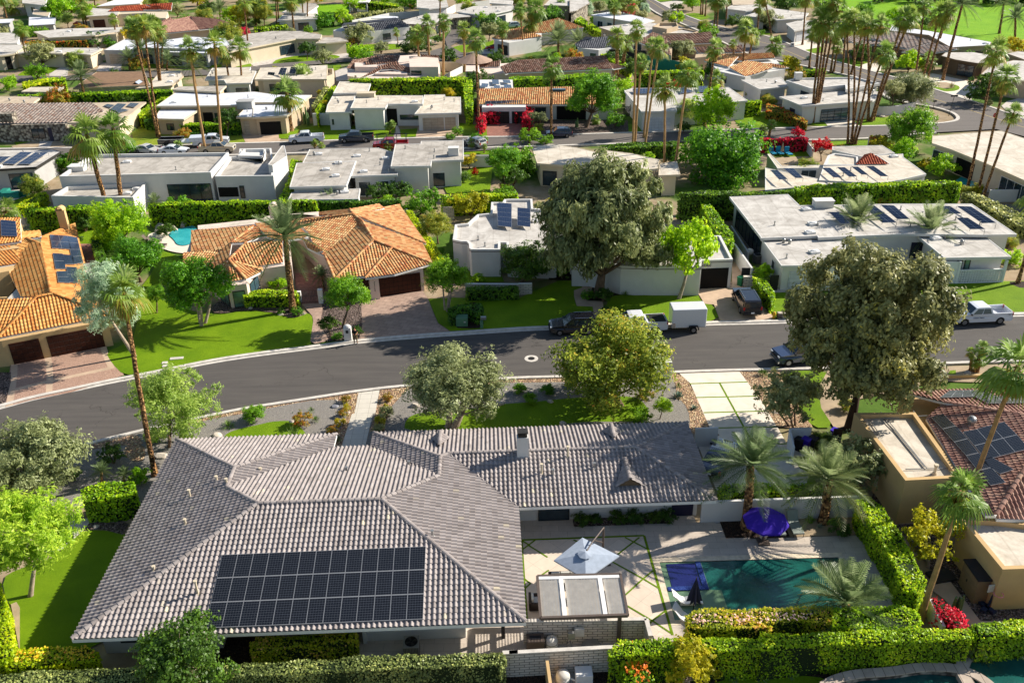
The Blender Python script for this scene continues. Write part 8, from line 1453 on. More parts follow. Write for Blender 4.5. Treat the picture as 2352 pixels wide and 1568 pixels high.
# ---- patio ----
PZ0=.115
rt,_=thing('cantilever_umbrella',None,'square blue-grey cantilever umbrella open over the patio sofas','umbrella',world=H(5.6,44.2,PZ0))
cs=pts('D3 655,268 985,432 685,640 400,470',2.55); ap_=p1('D3 680,410',3.05)
def canopy(mb,cs,apx,t=0):
    n=len(cs)
    for i in range(n):
        a,b=cs[i],cs[(i+1)%n]; m_=(a+b)/2; mb.poly([a,m_,apx]); mb.poly([m_,b,apx]); z=V3((0,0,.09)); mb.poly([a,m_,m_-z,a-z]); mb.poly([m_,b,b-z,m_-z])
part(rt,'canopy','canvas_blue',lambda mb:canopy(mb,cs,ap_))
part(rt,'vent_cap','canvas_blue',lambda mb:mb.cyl(ap_-V3((0,0,.04)),.5,.16,8,r2=.03)); part(rt,'rib','metal_dark',lambda mb:[mb.tube([c-V3((0,0,.03)),ap_-V3((0,0,.08))],.015,4) for c in cs])
mp=p1('D3 845,350',.1); mast=[H(7.0,46.6,PZ0),H(7.0,46.6,3.0),ap_+V3((0,0,-.05))]
part(rt,'mast','bronze',lambda mb:(mb.tube([mast[0],mast[1]],.07,8),mb.tube([mast[1],ap_+(mast[1]-ap_)*.35+V3((0,0,.12)),ap_],.05,8),mb.tube([mast[0]+V3((0,0,1.6)),ap_+(mast[1]-ap_)*.5],.035,6),mb.box(H(7.0,46.6,.17),(1,1,.1),HA)))
# pergola
rt,_=thing('pergola',None,'white louvred pergola on two brown posts beside the patio','pergola',world=H(4.9,40.5,PZ0)); pg=pts('D3 252,617 993,600 1060,962 282,990',2.8)
def Q(u,v,z=0): return pg[0].lerp(pg[1],u).lerp(pg[3].lerp(pg[2],u),v)+V3((0,0,z))
def beam(mb,a,b,w_,h_): d=b-a; mb.box((a+b)/2,(d.length,w_,h_),math.atan2(d.y,d.x))
part(rt,'frame','bronze',lambda mb:[beam(mb,Q(*a),Q(*b),.16,.2) for a,b in(((0,0),(1,0)),((0,1),(1,1)),((0,0),(0,1)),((1,0),(1,1)))])
part(rt,'rafter','trim',lambda mb:[beam(mb,Q(u,0,.04),Q(u,1,.04),.26,.1) for u in(.28,.745)]+[beam(mb,Q(0,.05,.04),Q(1,.05,.04),.3,.09)])
ls=[.02+.96*i/27 for i in range(28) if not(.24<.02+.96*i/27<.32 or .70<.02+.96*i/27<.79)]
def louv(mb):
    for u in ls:
        a,b=Q(u,.1,.02),Q(u,.98,.02); s=(pg[1]-pg[0]).normalized()*.088; z=V3((0,0,.035)); mb.poly([a-s-z,b-s-z,b+s+z,a+s+z]); mb.poly([a-s-z,b-s-z,b-s-z*1.3,a-s-z*1.3])
part(rt,'louvres','louvre',louv)
for px in('D3 340,1135','D3 975,1225'): 
    b=p1(px,0); part(rt,'post','bronze',lambda mb:mb.box(V3((b.x,b.y,1.35)),(.22,.22,2.7),HA))
def sofa(a,b,L,D,rz,label,arm=True):
    rt,p=thing('outdoor_sofa',None,label,'sofa',world=H(a,b,PZ0)); T_=Matrix.Translation(p)@Matrix.Rotation(HA+rz,4,'Z')
    def bx(n,m,items): mb=MB(); [mb.box(c,s,0,M=T_) for c,s in items]; mb.build(n,M[m],rt,bevel=.02)
    bx('base','wicker',[((0,0,.16),(L,D,.3)),((0,D/2-.08,.42),(L,.16,.55))]+([((-L/2+.08,0,.35),(.16,D,.5)),((L/2-.08,0,.35),(.16,D,.5))] if arm else []))
    n=max(1,round((L-.3)/.75)); w_=(L-.34)/n
    for i in range(n): bx('seat_cushion','cushion',[((-L/2+.17+w_*(i+.5),-.06,.40),(w_-.03,D-.25,.16))]); bx('back_cushion','cushion',[((-L/2+.17+w_*(i+.5),D/2-.24,.62),(w_-.05,.15,.4))])
sofa(4.3,44.55,2.2,.95,0,'dark wicker sofa with pale cushions half under the square umbrella'); sofa(2.25,42.7,1.0,.9,1.57,'dark wicker armchair with cushions at the pergola corner'); sofa(7.3,42.9,1.9,.9,-1.57,'dark wicker sofa right of the square umbrella'); sofa(5.5,41.5,.9,.9,3.14,'dark wicker ottoman chair beneath the pergola')
rt,p=thing('coffee_table',None,'low dark table in the middle of the sofas','table',world=H(4.9,43.1,PZ0)); part(rt,'tabletop','wicker',lambda mb:mb.box(p+V3((0,0,.4)),(1.2,.7,.06),HA)); part(rt,'base','wicker',lambda mb:mb.box(p+V3((0,0,.19)),(.9,.5,.36),HA))
# in-pool chaises and closed umbrella
def chaise(px,ang,label,z=.06):
    rt,p=thing('pool_chaise',px,label,'lounger',z); d=V3((math.cos(ang),math.sin(ang),0)); s=V3((-d.y,d.x,0))*.33; pr=[(-1.0,.95),(-.75,.72),(-.45,.35),(-.15,.2),(.2,.3),(.5,.36),(.95,.22)]
    def f(mb):
        for (x0,z0),(x1,z1) in zip(pr,pr[1:]):
            a,b=p+d*x0,p+d*x1; q=[a-s+V3((0,0,z0)),a+s+V3((0,0,z0)),b+s+V3((0,0,z1)),b-s+V3((0,0,z1))]; mb.poly(q); mb.poly([v-V3((0,0,.09)) for v in q][::-1]); mb.poly([q[0],q[3],q[3]-V3((0,0,.09)),q[0]-V3((0,0,.09))]); mb.poly([q[1],q[2],q[2]-V3((0,0,.09)),q[1]-V3((0,0,.09))])
    part(rt,'shell','trim',f,smooth=False); part(rt,'base','trim',lambda mb:mb.box(p+V3((0,0,.08)),(.9,.5,.2),ang))
chaise('D3 1590,850',HA,'curved white chaise standing in the shallow pool shelf, upper'); chaise('D3 1600,1010',HA-.5,'curved white chaise partly hidden by the golden hedge, lower')
rt,p=thing('pool_umbrella','D3 1645,915','closed dark blue umbrella standing on the pool shelf','umbrella',.06)
part(rt,'pole','metal_dark',lambda mb:mb.tube([p,p+V3((0,0,2.75))],.03,8))
def folded(mb,p,z0,z1,r,n=8):
    for i in range(n):
        a,b,c=[6.283*(i+k)/n for k in(0,.5,1)]; P_=lambda t,rr,z:p+V3((math.cos(t)*rr,math.sin(t)*rr,z)); mb.poly([P_(a,r,z0),P_(b,r*.45,z0+.12),p+V3((0,0,z1))]); mb.poly([P_(b,r*.45,z0+.12),P_(c,r,z0),p+V3((0,0,z1))])
part(rt,'canopy','canvas_navy',lambda mb:folded(mb,p,.75,2.75,.52))
rt,p=thing('patio_umbrella','D3 2275,300','open purple octagonal umbrella above the grey loungers','umbrella',.12); ctr=p1('D3 2300,80',2.35); ang=[(i+.5)*.7854 for i in range(8)]
oc=[ctr+V3((math.cos(t)*1.55,math.sin(t)*1.55,-.35)) for t in ang]; part(rt,'canopy','canvas_purple',lambda mb:[mb.poly([oc[i],oc[(i+1)%8],ctr+V3((0,0,.18))]) for i in range(8)]+[mb.poly([oc[i],oc[(i+1)%8],oc[(i+1)%8]-V3((0,0,.15)),oc[i]-V3((0,0,.15))]) for i in range(8)]); part(rt,'vent_cap','canvas_purple',lambda mb:mb.cyl(ctr+V3((0,0,.1)),.3,.14,8,r2=.02)); part(rt,'pole','bronze',lambda mb:mb.tube([V3((ctr.x,ctr.y,.1)),ctr],.03,8)); part(rt,'base','bronze',lambda mb:(mb.box(V3((ctr.x,ctr.y,.17)),(.8,.8,.1),HA),mb.cyl((ctr.x,ctr.y,.2),.1,.3,10)))
rt,p=thing('side_table','D3 2270,275','small round stone side table beneath the purple umbrella','table',.12); part(rt,'tabletop','coping',lambda mb:mb.cyl(p+V3((0,0,.42)),.36,.06,18)); part(rt,'base','coping',lambda mb:mb.cyl(p,.3,.42,14,r2=.14))
for i,(px,lb) in enumerate((('D4 150,225','grey sun lounger beside the purple umbrella, left of two'),('D4 310,215','grey sun lounger with a raised back, right of two'))):
    rt,p=thing('sun_lounger',px,lb,'lounger',.12); d=-hy; s=hx*.38
    part(rt,'mattress','lounger_grey',lambda mb:(mb.box(p+V3((0,0,.36)),(.76,1.35,.12),HA),mb.mesh([p+hy*.65-s+V3((0,0,.32)),p+hy*.65+s+V3((0,0,.32)),p+hy*1.2+s+V3((0,0,.95)),p+hy*1.2-s+V3((0,0,.95)),p+hy*.68-s+V3((0,0,.44)),p+hy*.68+s+V3((0,0,.44)),p+hy*1.12+s+V3((0,0,1.02)),p+hy*1.12-s+V3((0,0,1.02))],[(4,5,6,7),(0,3,2,1),(0,1,5,4),(3,7,6,2),(0,4,7,3),(1,2,6,5)])))
    part(rt,'frame','metal_dark',lambda mb:[mb.tube([p+hx*x+hy*y,p+hx*x+hy*y+V3((0,0,.3))],.02,5) for x in(-.36,.36) for y in(-.62,.6)]+[mb.tube([p+hx*x-hy*.66+V3((0,0,.3)),p+hx*x+hy*.7+V3((0,0,.3))],.02,5) for x in(-.38,.38)])
# ---- walls round the plot ----
wallrun(None,1.9,.2,'white','white garden wall behind the purple umbrella and loungers',world=[H(14.5,50.35),H(26.2,50.35)])
wallrun(None,1.8,.18,'white','low white wall beside the shaded car',world=[p1('C3 1650,960'),p1('C3 1850,950')])
wallrun('C4 262,797 298,965',1.8,.14,'blockw','white bin screen, short leg','bin_screen'); wallrun('C4 262,797 455,790',1.8,.14,'blockw','white bin screen, long leg','bin_screen')
for px,m_,lb in(('C4 335,985','plastic','black wheelie bin inside the white screen'),('C4 395,985','purple','purple wheelie bin in the middle of the screen'),('C4 455,975','plastic','black wheelie bin beside the dark bush'),('C4 655,905','purple','purple bin by the dark slatted gate'),('B3 2065,1035','green_bin','green wheelie bin beside the black gate'),('B3 2145,975','purple','blue-lidded bin behind the brick gatepost')):
    rt,p=thing('wheelie_bin',px,lb,'bin'); part(rt,'body',m_,lambda mb:mb.cyl(p,.36,1.0,4,r2=.44)); part(rt,'lid',m_,lambda mb:mb.box(p+V3((0,0,1.04)),(.66,.7,.08),.78)); part(rt,'wheel','tyre',lambda mb:mb.tube([p+V3((-.3,.3,.1)),p+V3((.3,.3,.1))],.1,8))
wallrun('D3 130,1015 1225,998',1.85,.2,'brickw','white brick wall behind the pergola posts and pool equipment',cap='kerb'); wallrun('D3 1225,998 1265,1150',1.85,.2,'brickw','short return of the white brick wall by the pool',cap='kerb'); wallrun('D2 2215,1300 2352,1294 D3 0,1299 860,1252 1500,1235',1.9,.2,'brickw','long white brick boundary wall at the bottom',cap='kerb'); wallrun('D3 340,1365 372,1590',1.6,.18,'tan','low tan side wall at the bottom edge'); wallrun(None,.35,.25,'tan','low tan kerb wall under the right neighbour trees',world=[p1('C4 1630,350'),p1('C4 2200,340')])
lay('garden_soil','D2 2200,1480 2352,1470 D3 0,1470 1500,1400 D4 2600,1290 2600,2000 D3 -600,2100','mulch'); lay('terrace','D3 380,1460 700,1460 720,1568 380,1600','concrete'); lay('terrace','D3 100,1080 1280,1060 1280,1260 100,1290','concrete'); lay('lawn','D3 1850,1530 2352,1520 D4 300,1500 600,1530 660,1640 D3 1800,1700','grass',1)
lay('lawn','D1 640,260 780,205 1050,220 1150,260 1250,800 900,1300 200,1290 150,1200 180,900 60,860 20,640 150,560 480,460 560,380','grass',1); lay('walkway','D1 640,120 830,95 760,200 560,380 430,430 380,420 560,300','concrete'); lay('gravel_bed','D1 760,200 830,95 1000,90 1150,150 1100,250 900,200','darkrock'); lay('lawn','D1 180,1300 100,870 150,850 180,900','sandy'); lay('gravel_bed','C4 985,1420 1060,1280 1250,1568 D4 1420,100 1560,120 1800,470 2100,860 2500,860 2500,1010 1900,1040 1800,900 1560,600 1150,100','darkrock'); lay('walkway','D4 1130,72 1310,60 1440,148 1200,158','drive_tan'); lay('walkway','D4 1500,665 1690,665 1960,1020 2500,1020 2500,1060 1860,1075 1640,830 1540,755','drive_tan')
wallrun('D4 1520,815 1640,1060',1.3,.18,'white','low white wall carrying the magenta bougainvillea')
# pool equipment
rt,p=thing('pool_heater','D3 235,1268','grey pool heater cabinet behind the brick boundary wall','pool heater'); part(rt,'cabinet','bronze',lambda mb:mb.box(p+V3((0,0,.5)),(1.05,.7,1.0),HA),bevel=.03); part(rt,'vent_grille','plastic',lambda mb:mb.box(p+V3((0,0,1.01)),(.7,.3,.03),HA))
rt,p=thing('pool_filter','D3 380,1268','beige pool filter tank behind the brick boundary wall','pool filter'); part(rt,'tank','cushion',lambda mb:(mb.cyl(p+V3((0,0,.1)),.36,.7,18),mb.ball(p+V3((0,0,.8)),(.36,.36,.22),18,8)),smooth=True); part(rt,'gauge','metal',lambda mb:mb.cyl(p+V3((0,0,1.0)),.05,.15,8)); part(rt,'clamp_band','metal',lambda mb:mb.cyl(p+V3((0,0,.62)),.38,.05,18))
mb=MB()
for s in('D3 295,1230 300,1150 500,1160 520,1250','D3 430,1260 470,1230 520,1260','D3 520,1210 545,1190 560,1250'): mb.tube([q+V3((0,0,.0)) for q in pts(s,.5)],.045,6)
tag(mb.build('pool_pipes',M['metal']),'grey pool plumbing pipes around the beige filter tank','pipes')
for px,lb,m_ in(('D3 628,1110','cream control box mounted on the white brick wall','cushion'),('D3 557,1140','small grey electrical box mounted on the white brick wall','metal')):
    q=p1(px,1.2); tag(MB().box(V3((q.x,q.y,1.2)),(.6 if m_=='cushion' else .42,.2,.62 if m_=='cushion' else .5),HA).build('control_box',M[m_],bevel=.02),lb,'electrical box')
for px,r_,lb in(('D3 735,1245',.62,'round grey grille lid beside the brick wall, left'),('D3 1060,1215',.5,'round grey grille lid beneath the orange flowers')):
    q=p1(px,.4); tag(MB().cyl(V3((q.x,q.y,.1)),r_,.35,24).build('round_cover',M['metal'],bevel=.02),lb,'cover')
rt,p=thing('pool_filter','D3 480,1560','second beige filter dome at the bottom edge','pool filter'); part(rt,'tank','cushion',lambda mb:(mb.cyl(p,.42,.6,18),mb.ball(p+V3((0,0,.6)),(.42,.42,.3),18,8)),smooth=True); part(rt,'hose','cushion',lambda mb:mb.tube([p+V3((.3,0,.4)),p+V3((.8,-.2,.3)),p+V3((1.0,-.6,.2))],.06,6))
tag(MB().box(p1('D3 665,1545')+V3((0,0,.4)),(1.0,.8,.8),HA).build('pump_box',M['trim'],bevel=.04),'white pump box at the bottom edge','pump box')
# stone spa wall bottom right
sw=smoothpoly(pts('D4 560,1600 650,1545 780,1505 905,1485 1170,1470 1430,1425 1700,1430 1860,1470 2000,1545 2100,1640',.6),2,False); mb=MB(); strip(sw,-.22,.22,0,.6,mb); o=tag(mb.build('stone_pool_wall',M['stone']),'curved stone pool wall with pale cap stones at the bottom right','wall'); mb=MB(); strip(sw,-.3,.3,.605,.69,mb); mb.build('cap_stone',M['stonecap'],o)
ri=[p1('D4 2240,1530',.6)+V3((math.cos(t*.3)*2.6,math.sin(t*.3)*2.3,0)) for t in range(22)]; mb=MB(); strip(ri,-.35,.35,0,.66,mb); tag(mb.build('spa_rim',M['stonecap']),'pale stone rim around the small round spa at bottom right','spa rim'); sheet('pool_water',[V3((p.x,p.y)) for p in ri],.5,M['pool_deep']); sheet('pool_water',[V3((p.x,p.y)) for p in pts('D4 640,1640 900,1545 1430,1480 1850,1520 2050,1640',.3)],.3,M['pool_deep'])
# shed, basketball hoop, cover slab
rt,p=thing('storage_shed',None,'brown resin garden shed with a dark lid against the beige wall','shed',world=p1('D4 1920,840')); sh=pts('D4 1810,465 1955,460 2100,655 1945,660',2.0); part(rt,'body','tan_plastic',lambda mb:mb.prism(inset([V3((q.x,q.y)) for q in sh],.06),0,1.94)); part(rt,'lid','dark_lid',lambda mb:mb.prism([V3((q.x,q.y)) for q in sh],1.95,2.06,bot=True)); part(rt,'handle','metal_dark',lambda mb:mb.box(p1('D4 1855,645',1.0)+V3((-.05,-.1,0)),(.12,.25,.2),.3))
rt,p=thing('basketball_hoop','D4 2020,905','small toy basketball hoop with navy base and pink rim','basketball hoop'); part(rt,'base','canvas_navy',lambda mb:[mb.box(p+V3((0,0,.12)),(1.1,.3,.2),t) for t in(.6,2.0)]); part(rt,'pole','canvas_navy',lambda mb:mb.tube([p,p+V3((.25,.1,1.3))],.08,8)); part(rt,'backboard','cushion',lambda mb:mb.box(p+V3((.3,.15,1.6)),(1.1,.06,.6),.1),bevel=.02); part(rt,'rim','pink',lambda mb:mb.tube([p+V3((.32+math.cos(t*.42)*.28,-.2+math.sin(t*.42)*.28,1.4)) for t in range(16)],.03,6))
tag(MB().box(p1('D4 1610,625')+V3((0,0,.1)),(1.6,1.1,.2),.2).build('ground_hatch',M['metal_dark'],bevel=.02),'flat grey hatch lying on the gravel path','hatch')
# ---- street furniture and fronts ----
def pillar(px,sz,m_,label,name='mailbox_pillar',cat='mailbox',arch=False,fc=1):
    rt,p=thing(name,px,label,cat); part(rt,'pillar',m_,lambda mb:(mb.box(p+V3((0,0,sz[2]/2)),sz,.05),mb.ball(p+V3((0,0,sz[2])),(sz[0]/2,sz[1]/2,.3),16,8) if arch else mb.box(p+V3((0,0,sz[2]+.03)),(sz[0]*1.04,sz[1]*1.06,.06),.05)),bevel=.02); part(rt,'letter_box','plastic',lambda mb:mb.box(p+V3((0,-fc*(sz[1]/2+.02),sz[2]*.75)),(.25,.05,.3),.05)); return p
pillar('B2 840,1525',(.75,.6,1.5),'white','white arched mailbox pillar beside the standing person',arch=True); pillar('C3 1402,338',(.75,.65,1.7),'white','white square mailbox pillar beside the driveway mouth',fc=-1); pillar('B2 598,1192',(.5,.5,1.6),'white','white gate pillar right of the iron gate','gate_pillar','pillar',fc=-1); pillar('B2 408,1188',(.4,.4,1.3),'white','white gate pillar left of the iron gate','gate_pillar','pillar',fc=-1)
pillar('B3 935,1330',(.35,.3,1.0),'plastic','dark mailbox post at the front path'); pillar('A2 2020,1188',(.8,.6,1.1),'white','white mailbox by the thin tall palm, middle street'); pillar('A2 1615,380',(.5,.5,1.2),'white','white mailbox on the lawn at the far road fork'); pillar('A4 280,425',(.8,.6,1.0),'white','white mailbox at the drive across the cross street')
rt,p=thing('iron_gate','B2 505,1195','black iron gate across the villa path','gate'); part(rt,'bars','metal_dark',lambda mb:[mb.tube([p+V3((x,.05*x,.05)),p+V3((x,.05*x,1.35+.2*math.cos(x*1.3)))],.018,4) for x in[-1.7+.17*i for i in range(21)]]); part(rt,'rail','metal_dark',lambda mb:[mb.tube([p+V3((-1.75,-.08,z)),p+V3((1.75,.08,z))],.025,4) for z in(.15,.9)])
rt,p=thing('utility_box','B2 1855,1385','grey-green utility box wrapped by the pink-flowered hedge','utility box'); part(rt,'cabinet','util_green',lambda mb:mb.box(p+V3((0,0,.5)),(1.2,1.0,.95),0),bevel=.03); part(rt,'sticker','cushion',lambda mb:mb.box(p+V3((.3,-.51,.55)),(.2,.02,.14),0))
rt,p=thing('utility_pedestal','B2 2030,1415','short green pedestal with a mailbox at the kerb','pedestal'); part(rt,'post','util_green',lambda mb:mb.cyl(p,.16,.8,10)); part(rt,'box','metal',lambda mb:mb.box(p+V3((.2,0,1.15)),(.55,.3,.28),0))
rt,p=thing('fire_hydrant','B4 115,1330','yellow fire hydrant at the driveway edge','hydrant'); part(rt,'barrel','yellow',lambda mb:(mb.cyl(p,.14,.65,12),mb.ball(p+V3((0,0,.65)),.15,12,6),mb.cyl(p,.2,.08,12)),smooth=False); part(rt,'cap','yellow',lambda mb:mb.tube([p+V3((-.24,0,.45)),p+V3((.24,0,.45))],.08,8))
rt,p=thing('mailbox','B4 308,1322','pink and white mailbox on a white post','mailbox'); part(rt,'post','trim',lambda mb:mb.box(p+V3((0,0,.5)),(.14,.14,1.0),0)); part(rt,'box','pink',lambda mb:mb.box(p+V3((.05,0,1.12)),(.55,.3,.3),0),bevel=.04)
tag(MB().box(p1('B4 200,1330')+V3((0,0,.35)),(1.3,.6,.7),0).build('stone_planter',M['stone'],bevel=.03),'grey stone planter box near the hydrant','planter')
for px,lb in(('C1 1578,170','pale rectangular utility cover set in the left lawn'),('C1 1472,210','small pale cover in the left lawn, upper of two'),('C1 1475,238','small pale cover in the left lawn, lower of two')):
    q=p1(px,.1); tag(MB().box(q+V3((0,0,.02)),(1.25 if '1578' in px else .5,.45,.05),.12).build('utility_cover',M['kerb']),lb,'utility cover')
# patterned block screen
A_,B_=p1('B4 1738,1022'),p1('B4 2148,1010'); d=(B_-A_); L_=d.length; d.normalize(); ang=math.atan2(d.y,d.x); rt=empty('block_screen',A_,'white patterned breeze-block screen wall on the sunny lawn','wall')
n_=18; cell=L_/n_
def blocks(mb):
    for i in range(n_):
        for j in range(7):
            o=A_+d*(cell*(i+.5))+V3((0,0,.15+cell*.72*(j+.5))); mb.tube([o+d*math.cos(t*.785)*cell*.26+V3((0,0,math.sin(t*.785)*cell*.26)) for t in range(9)],.035,4)
    for i in range(n_+1): mb.box(A_+d*(cell*i)+V3((0,0,.15+cell*2.52)),(.07,.16,cell*5.04),ang)
    for j in range(8): mb.box(A_+d*(L_/2)+V3((0,0,.15+cell*.72*j)),(L_,.15,.06),ang)
part(rt,'blocks','blockw',blocks); part(rt,'frame','blockw',lambda mb:(mb.box(A_+d*(L_/2)+V3((0,0,.07)),(L_+.3,.22,.16),ang),mb.box(A_+d*(L_/2)+V3((0,0,.2+cell*5.04)),(L_+.3,.22,.12),ang),mb.box(B_+V3((0,0,1.35)),(.25,.24,2.7),ang),mb.box(A_+V3((0,0,1.35)),(.25,.24,2.7),ang),mb.box(A_-d*1.6+V3((0,0,1.35)),(3.0,.1,2.7),ang)))
wallrun('B2 1880,1022 2352,1024 B3 90,1020 205,1018',1.3,.2,'brickw','low white brick wall in front of the rounded house',cap='trim'); wallrun('B3 2015,660 2170,878',2.0,.2,'white','white side wall beside the open garage'); wallrun('B3 1530,272 1690,268',2.0,.2,'brickw','white block wall panel behind the bright trees'); wallrun('B3 2095,952 2175,952',1.3,.4,'brickw','short white brick gatepost by the black SUV'); wallrun('B2 1355,348 1700,808',1.5,.2,'white','narrow white wall between the villa hedge and side passage'); wallrun('B4 2050,182 2352,178 3000,170',1.7,.2,'white','white wall behind the far right shrubs'); wallrun('B2 1680,335 1780,332',1.8,.2,'brickw','white block wall left of the yellow tree')
wallrun('A2 1690,1390 2130,1388',1.8,.2,'white','white garden wall beyond the small palms, centre',z0=.2) ; wallrun('A2 1560,130 1700,90 1790,45 2100,5',2.2,.25,'white','long white wall climbing at the top middle'); wallrun('A2 870,185 1200,120 1540,95',2.0,.2,'white','white wall covered with vines at the top'); wallrun('A4 20,1258 400,1245 470,1330',1.6,.2,'white','white terrace wall behind the blue loungers'); wallrun('A4 970,1220 1170,1340 1180,1370',1.6,.2,'white','white wall beside the dense corner tree'); wallrun('A2 1700,670 1860,590',1.4,.2,'white','white sloping wall beside the turret house'); wallrun('A2 1640,555 1860,560',2.0,.2,'cream','tan brick wall by the Spanish house')
wallrun('B3 2080,878 2172,878',1.9,.1,'frame_dark','black panel gate beside the white side wall','gate','gate'); wallrun('B4 88,945 165,942',1.9,.1,'frame_dark','black metal gate beside the white garage door','gate','gate'); wallrun('C4 655,798 735,796',1.8,.1,'frame_dark','dark slatted gate between tan wall ends','gate','gate'); wallrun('B3 1985,500 2140,740',1.6,.2,'grey','grey block wall in the shaded side court')
rt,p=thing('satellite_dish','B3 2140,810','white satellite dish on a post in the side yard','satellite dish'); part(rt,'dish','trim',lambda mb:mb.ball(p+V3((0,0,1.1)),(.5,.18,.42),14,8),smooth=True); part(rt,'post','metal',lambda mb:mb.tube([p,p+V3((0,.1,1.1))],.04,6))
# villa pool and loungers
sheet('pool_water',smoothpoly([V3((p.x,p.y)) for p in pts('B1 1500,590 1560,550 1640,530 1760,505 1760,640 1700,680 1640,692 1580,680 1560,640')],2),.2,M['pool_blue'])
sheet('pool_water',[V3((p.x,p.y)) for p in pts('B4 1790,75 1985,155 1850,170 1740,110')],.2,M['pool_blue'])
for px,lb in(('B1 1355,640','brown lounger beside the villa pool, upper left'),('B1 1400,655','brown lounger beside the villa pool, middle'),('B1 1445,690','brown lounger beside the villa pool, nearest')):
    rt,p=thing('sun_lounger',px,lb,'lounger',.1); part(rt,'seat','bronze',lambda mb:mb.box(p+V3((0,0,.32)),(1.3,.65,.08),-.1)); part(rt,'backrest','bronze',lambda mb:mb.mesh([p+V3(q) for q in((-.65,-.33,.33),(-.65,.33,.33),(-1.05,.33,.85),(-1.05,-.33,.85))],[(0,1,2,3)])); part(rt,'leg','bronze',lambda mb:[mb.tube([p+V3((x,y,0)),p+V3((x,y,.3))],.03,4) for x in(-.55,.55) for y in(-.28,.28)])
for px,lb in(('A4 108,1385','turquoise lounger on the courtyard terrace, leftmost'),('A4 172,1385','turquoise lounger behind the closed beige umbrella'),('A4 248,1390','turquoise lounger on the courtyard terrace, rightmost')):
    rt,p=thing('sun_lounger',px,lb,'lounger',.1); part(rt,'seat','lounge_blue',lambda mb:mb.box(p+V3((0,0,.35)),(.8,1.5,.14),.15),bevel=.03); part(rt,'backrest','lounge_blue',lambda mb:mb.box(p+V3((-.1,.95,.75)),(.8,.16,.85),.15),bevel=.03)
for px,lb,m_ in(('A4 185,1405','closed beige umbrella between the turquoise loungers','canvas_beige'),('B1 235,550','closed pale umbrella behind the left villa','cushion'),('A2 842,105','closed blue umbrella left of the white pavilion','lounge_blue'),('A2 1000,100','closed blue umbrella right of the white pavilion','lounge_blue')):
    rt,p=thing('closed_umbrella',px,lb,'umbrella',.1); part(rt,'pole','metal_dark',lambda mb:mb.tube([p,p+V3((0,0,2.6))],.03,6)); part(rt,'canopy',m_,lambda mb:folded(mb,p,.9,2.6,.28))
rt,p=thing('pavilion','A2 940,105','white garden pavilion with a slatted roof on the far lawn','pavilion',.1); part(rt,'roof','trim',lambda mb:mb.box(p+V3((0,0,3.0)),(7,5,.3),0)); [part(rt,'post','trim',lambda mb:mb.box(p+V3((x,y,1.4)),(.3,.3,2.8),0)) for x in(-2.8,2.8) for y in(-1.8,1.8)]; part(rt,'counter','trim',lambda mb:mb.box(p+V3((.8,-.5,.5)),(3,.8,1),0))
rt,p=thing('play_tower','A1 1262,900','wooden play tower with a slide roof above the tall hedge','play tower',.1); part(rt,'frame','wood',lambda mb:[mb.tube([p+V3((x,y,0)),p+V3((x,y,3.2))],.09,4) for x in(-1,1) for y in(-1,1)]+[mb.box(p+V3((0,0,1.6)),(2.2,2.2,.12),0),mb.tube([p+V3((-1,0,2.2)),p+V3((-3.4,0,2.2))],.09,4)]); part(rt,'roof','canvas_blue',lambda mb:mb.mesh([p+V3(q) for q in((-1.3,-1.2,3.1),(-1.3,1.2,3.1),(0,1.2,4),(0,-1.2,4),(1.3,-1.2,3.1),(1.3,1.2,3.1))],[(0,1,2,3),(3,2,5,4)])); part(rt,'slide','yellow',lambda mb:mb.box(p+V3((0,-1.6,.9)),(.6,1.4,.1),0))
rt,p=thing('dining_table','B1 1745,225','white dining table with dark chairs in the glazed room','table',.2); p=p+V3((0,-.3,0)); part(rt,'tabletop','trim',lambda mb:mb.box(p+V3((0,0,.75)),(2.6,1.1,.07),0)); part(rt,'leg','trim',lambda mb:[mb.box(p+V3((x,0,.37)),(.1,.8,.72),0) for x in(-1,1)])
for i,x in enumerate((-1.0,-.2,.6,1.3)):
    rt,q=thing('dining_chair',None,'dark chair at the white dining table','chair',world=p+V3((x,-.95,0)),group='chairs at the glazed dining room table'); part(rt,'seat','plastic',lambda mb:mb.box(q+V3((0,0,.45)),(.45,.45,.06),0)); part(rt,'backrest','plastic',lambda mb:mb.box(q+V3((0,-.2,.7)),(.45,.05,.45),0)); part(rt,'leg','plastic',lambda mb:[mb.tube([q+V3((a,b,0)),q+V3((a,b,.45))],.02,4) for a in(-.2,.2) for b in(-.2,.2)])
for px,lb in(('B1 2165,252','round black wire chair at the white patio, left'),('B1 2228,252','round black wire chair at the white patio, right')):
    rt,q=thing('round_chair',px,lb,'chair',.1); part(rt,'seat','plastic',lambda mb:mb.ball(q+V3((0,0,.5)),(.42,.4,.14),14,6)); part(rt,'backrest','plastic',lambda mb:mb.tube([q+V3((math.cos(t*.4)*.42,.25,.75+math.sin(t*.4)*.4)) for t in range(16)],.025,5)); part(rt,'leg','plastic',lambda mb:[mb.tube([q+V3((a,b,0)),q+V3((0,0,.45))],.02,4) for a in(-.3,.3) for b in(-.3,.3)])
rt,q=thing('patio_heater','B1 1605,285','tall patio heater beside the glazed dining room','patio heater',.1); part(rt,'base','plastic',lambda mb:mb.cyl(q,.25,.8,12)); part(rt,'pole','metal',lambda mb:mb.tube([q,q+V3((0,0,2.2))],.04,6)); part(rt,'hood','metal',lambda mb:mb.cyl(q+V3((0,0,2.15)),.45,.18,16,r2=.08))
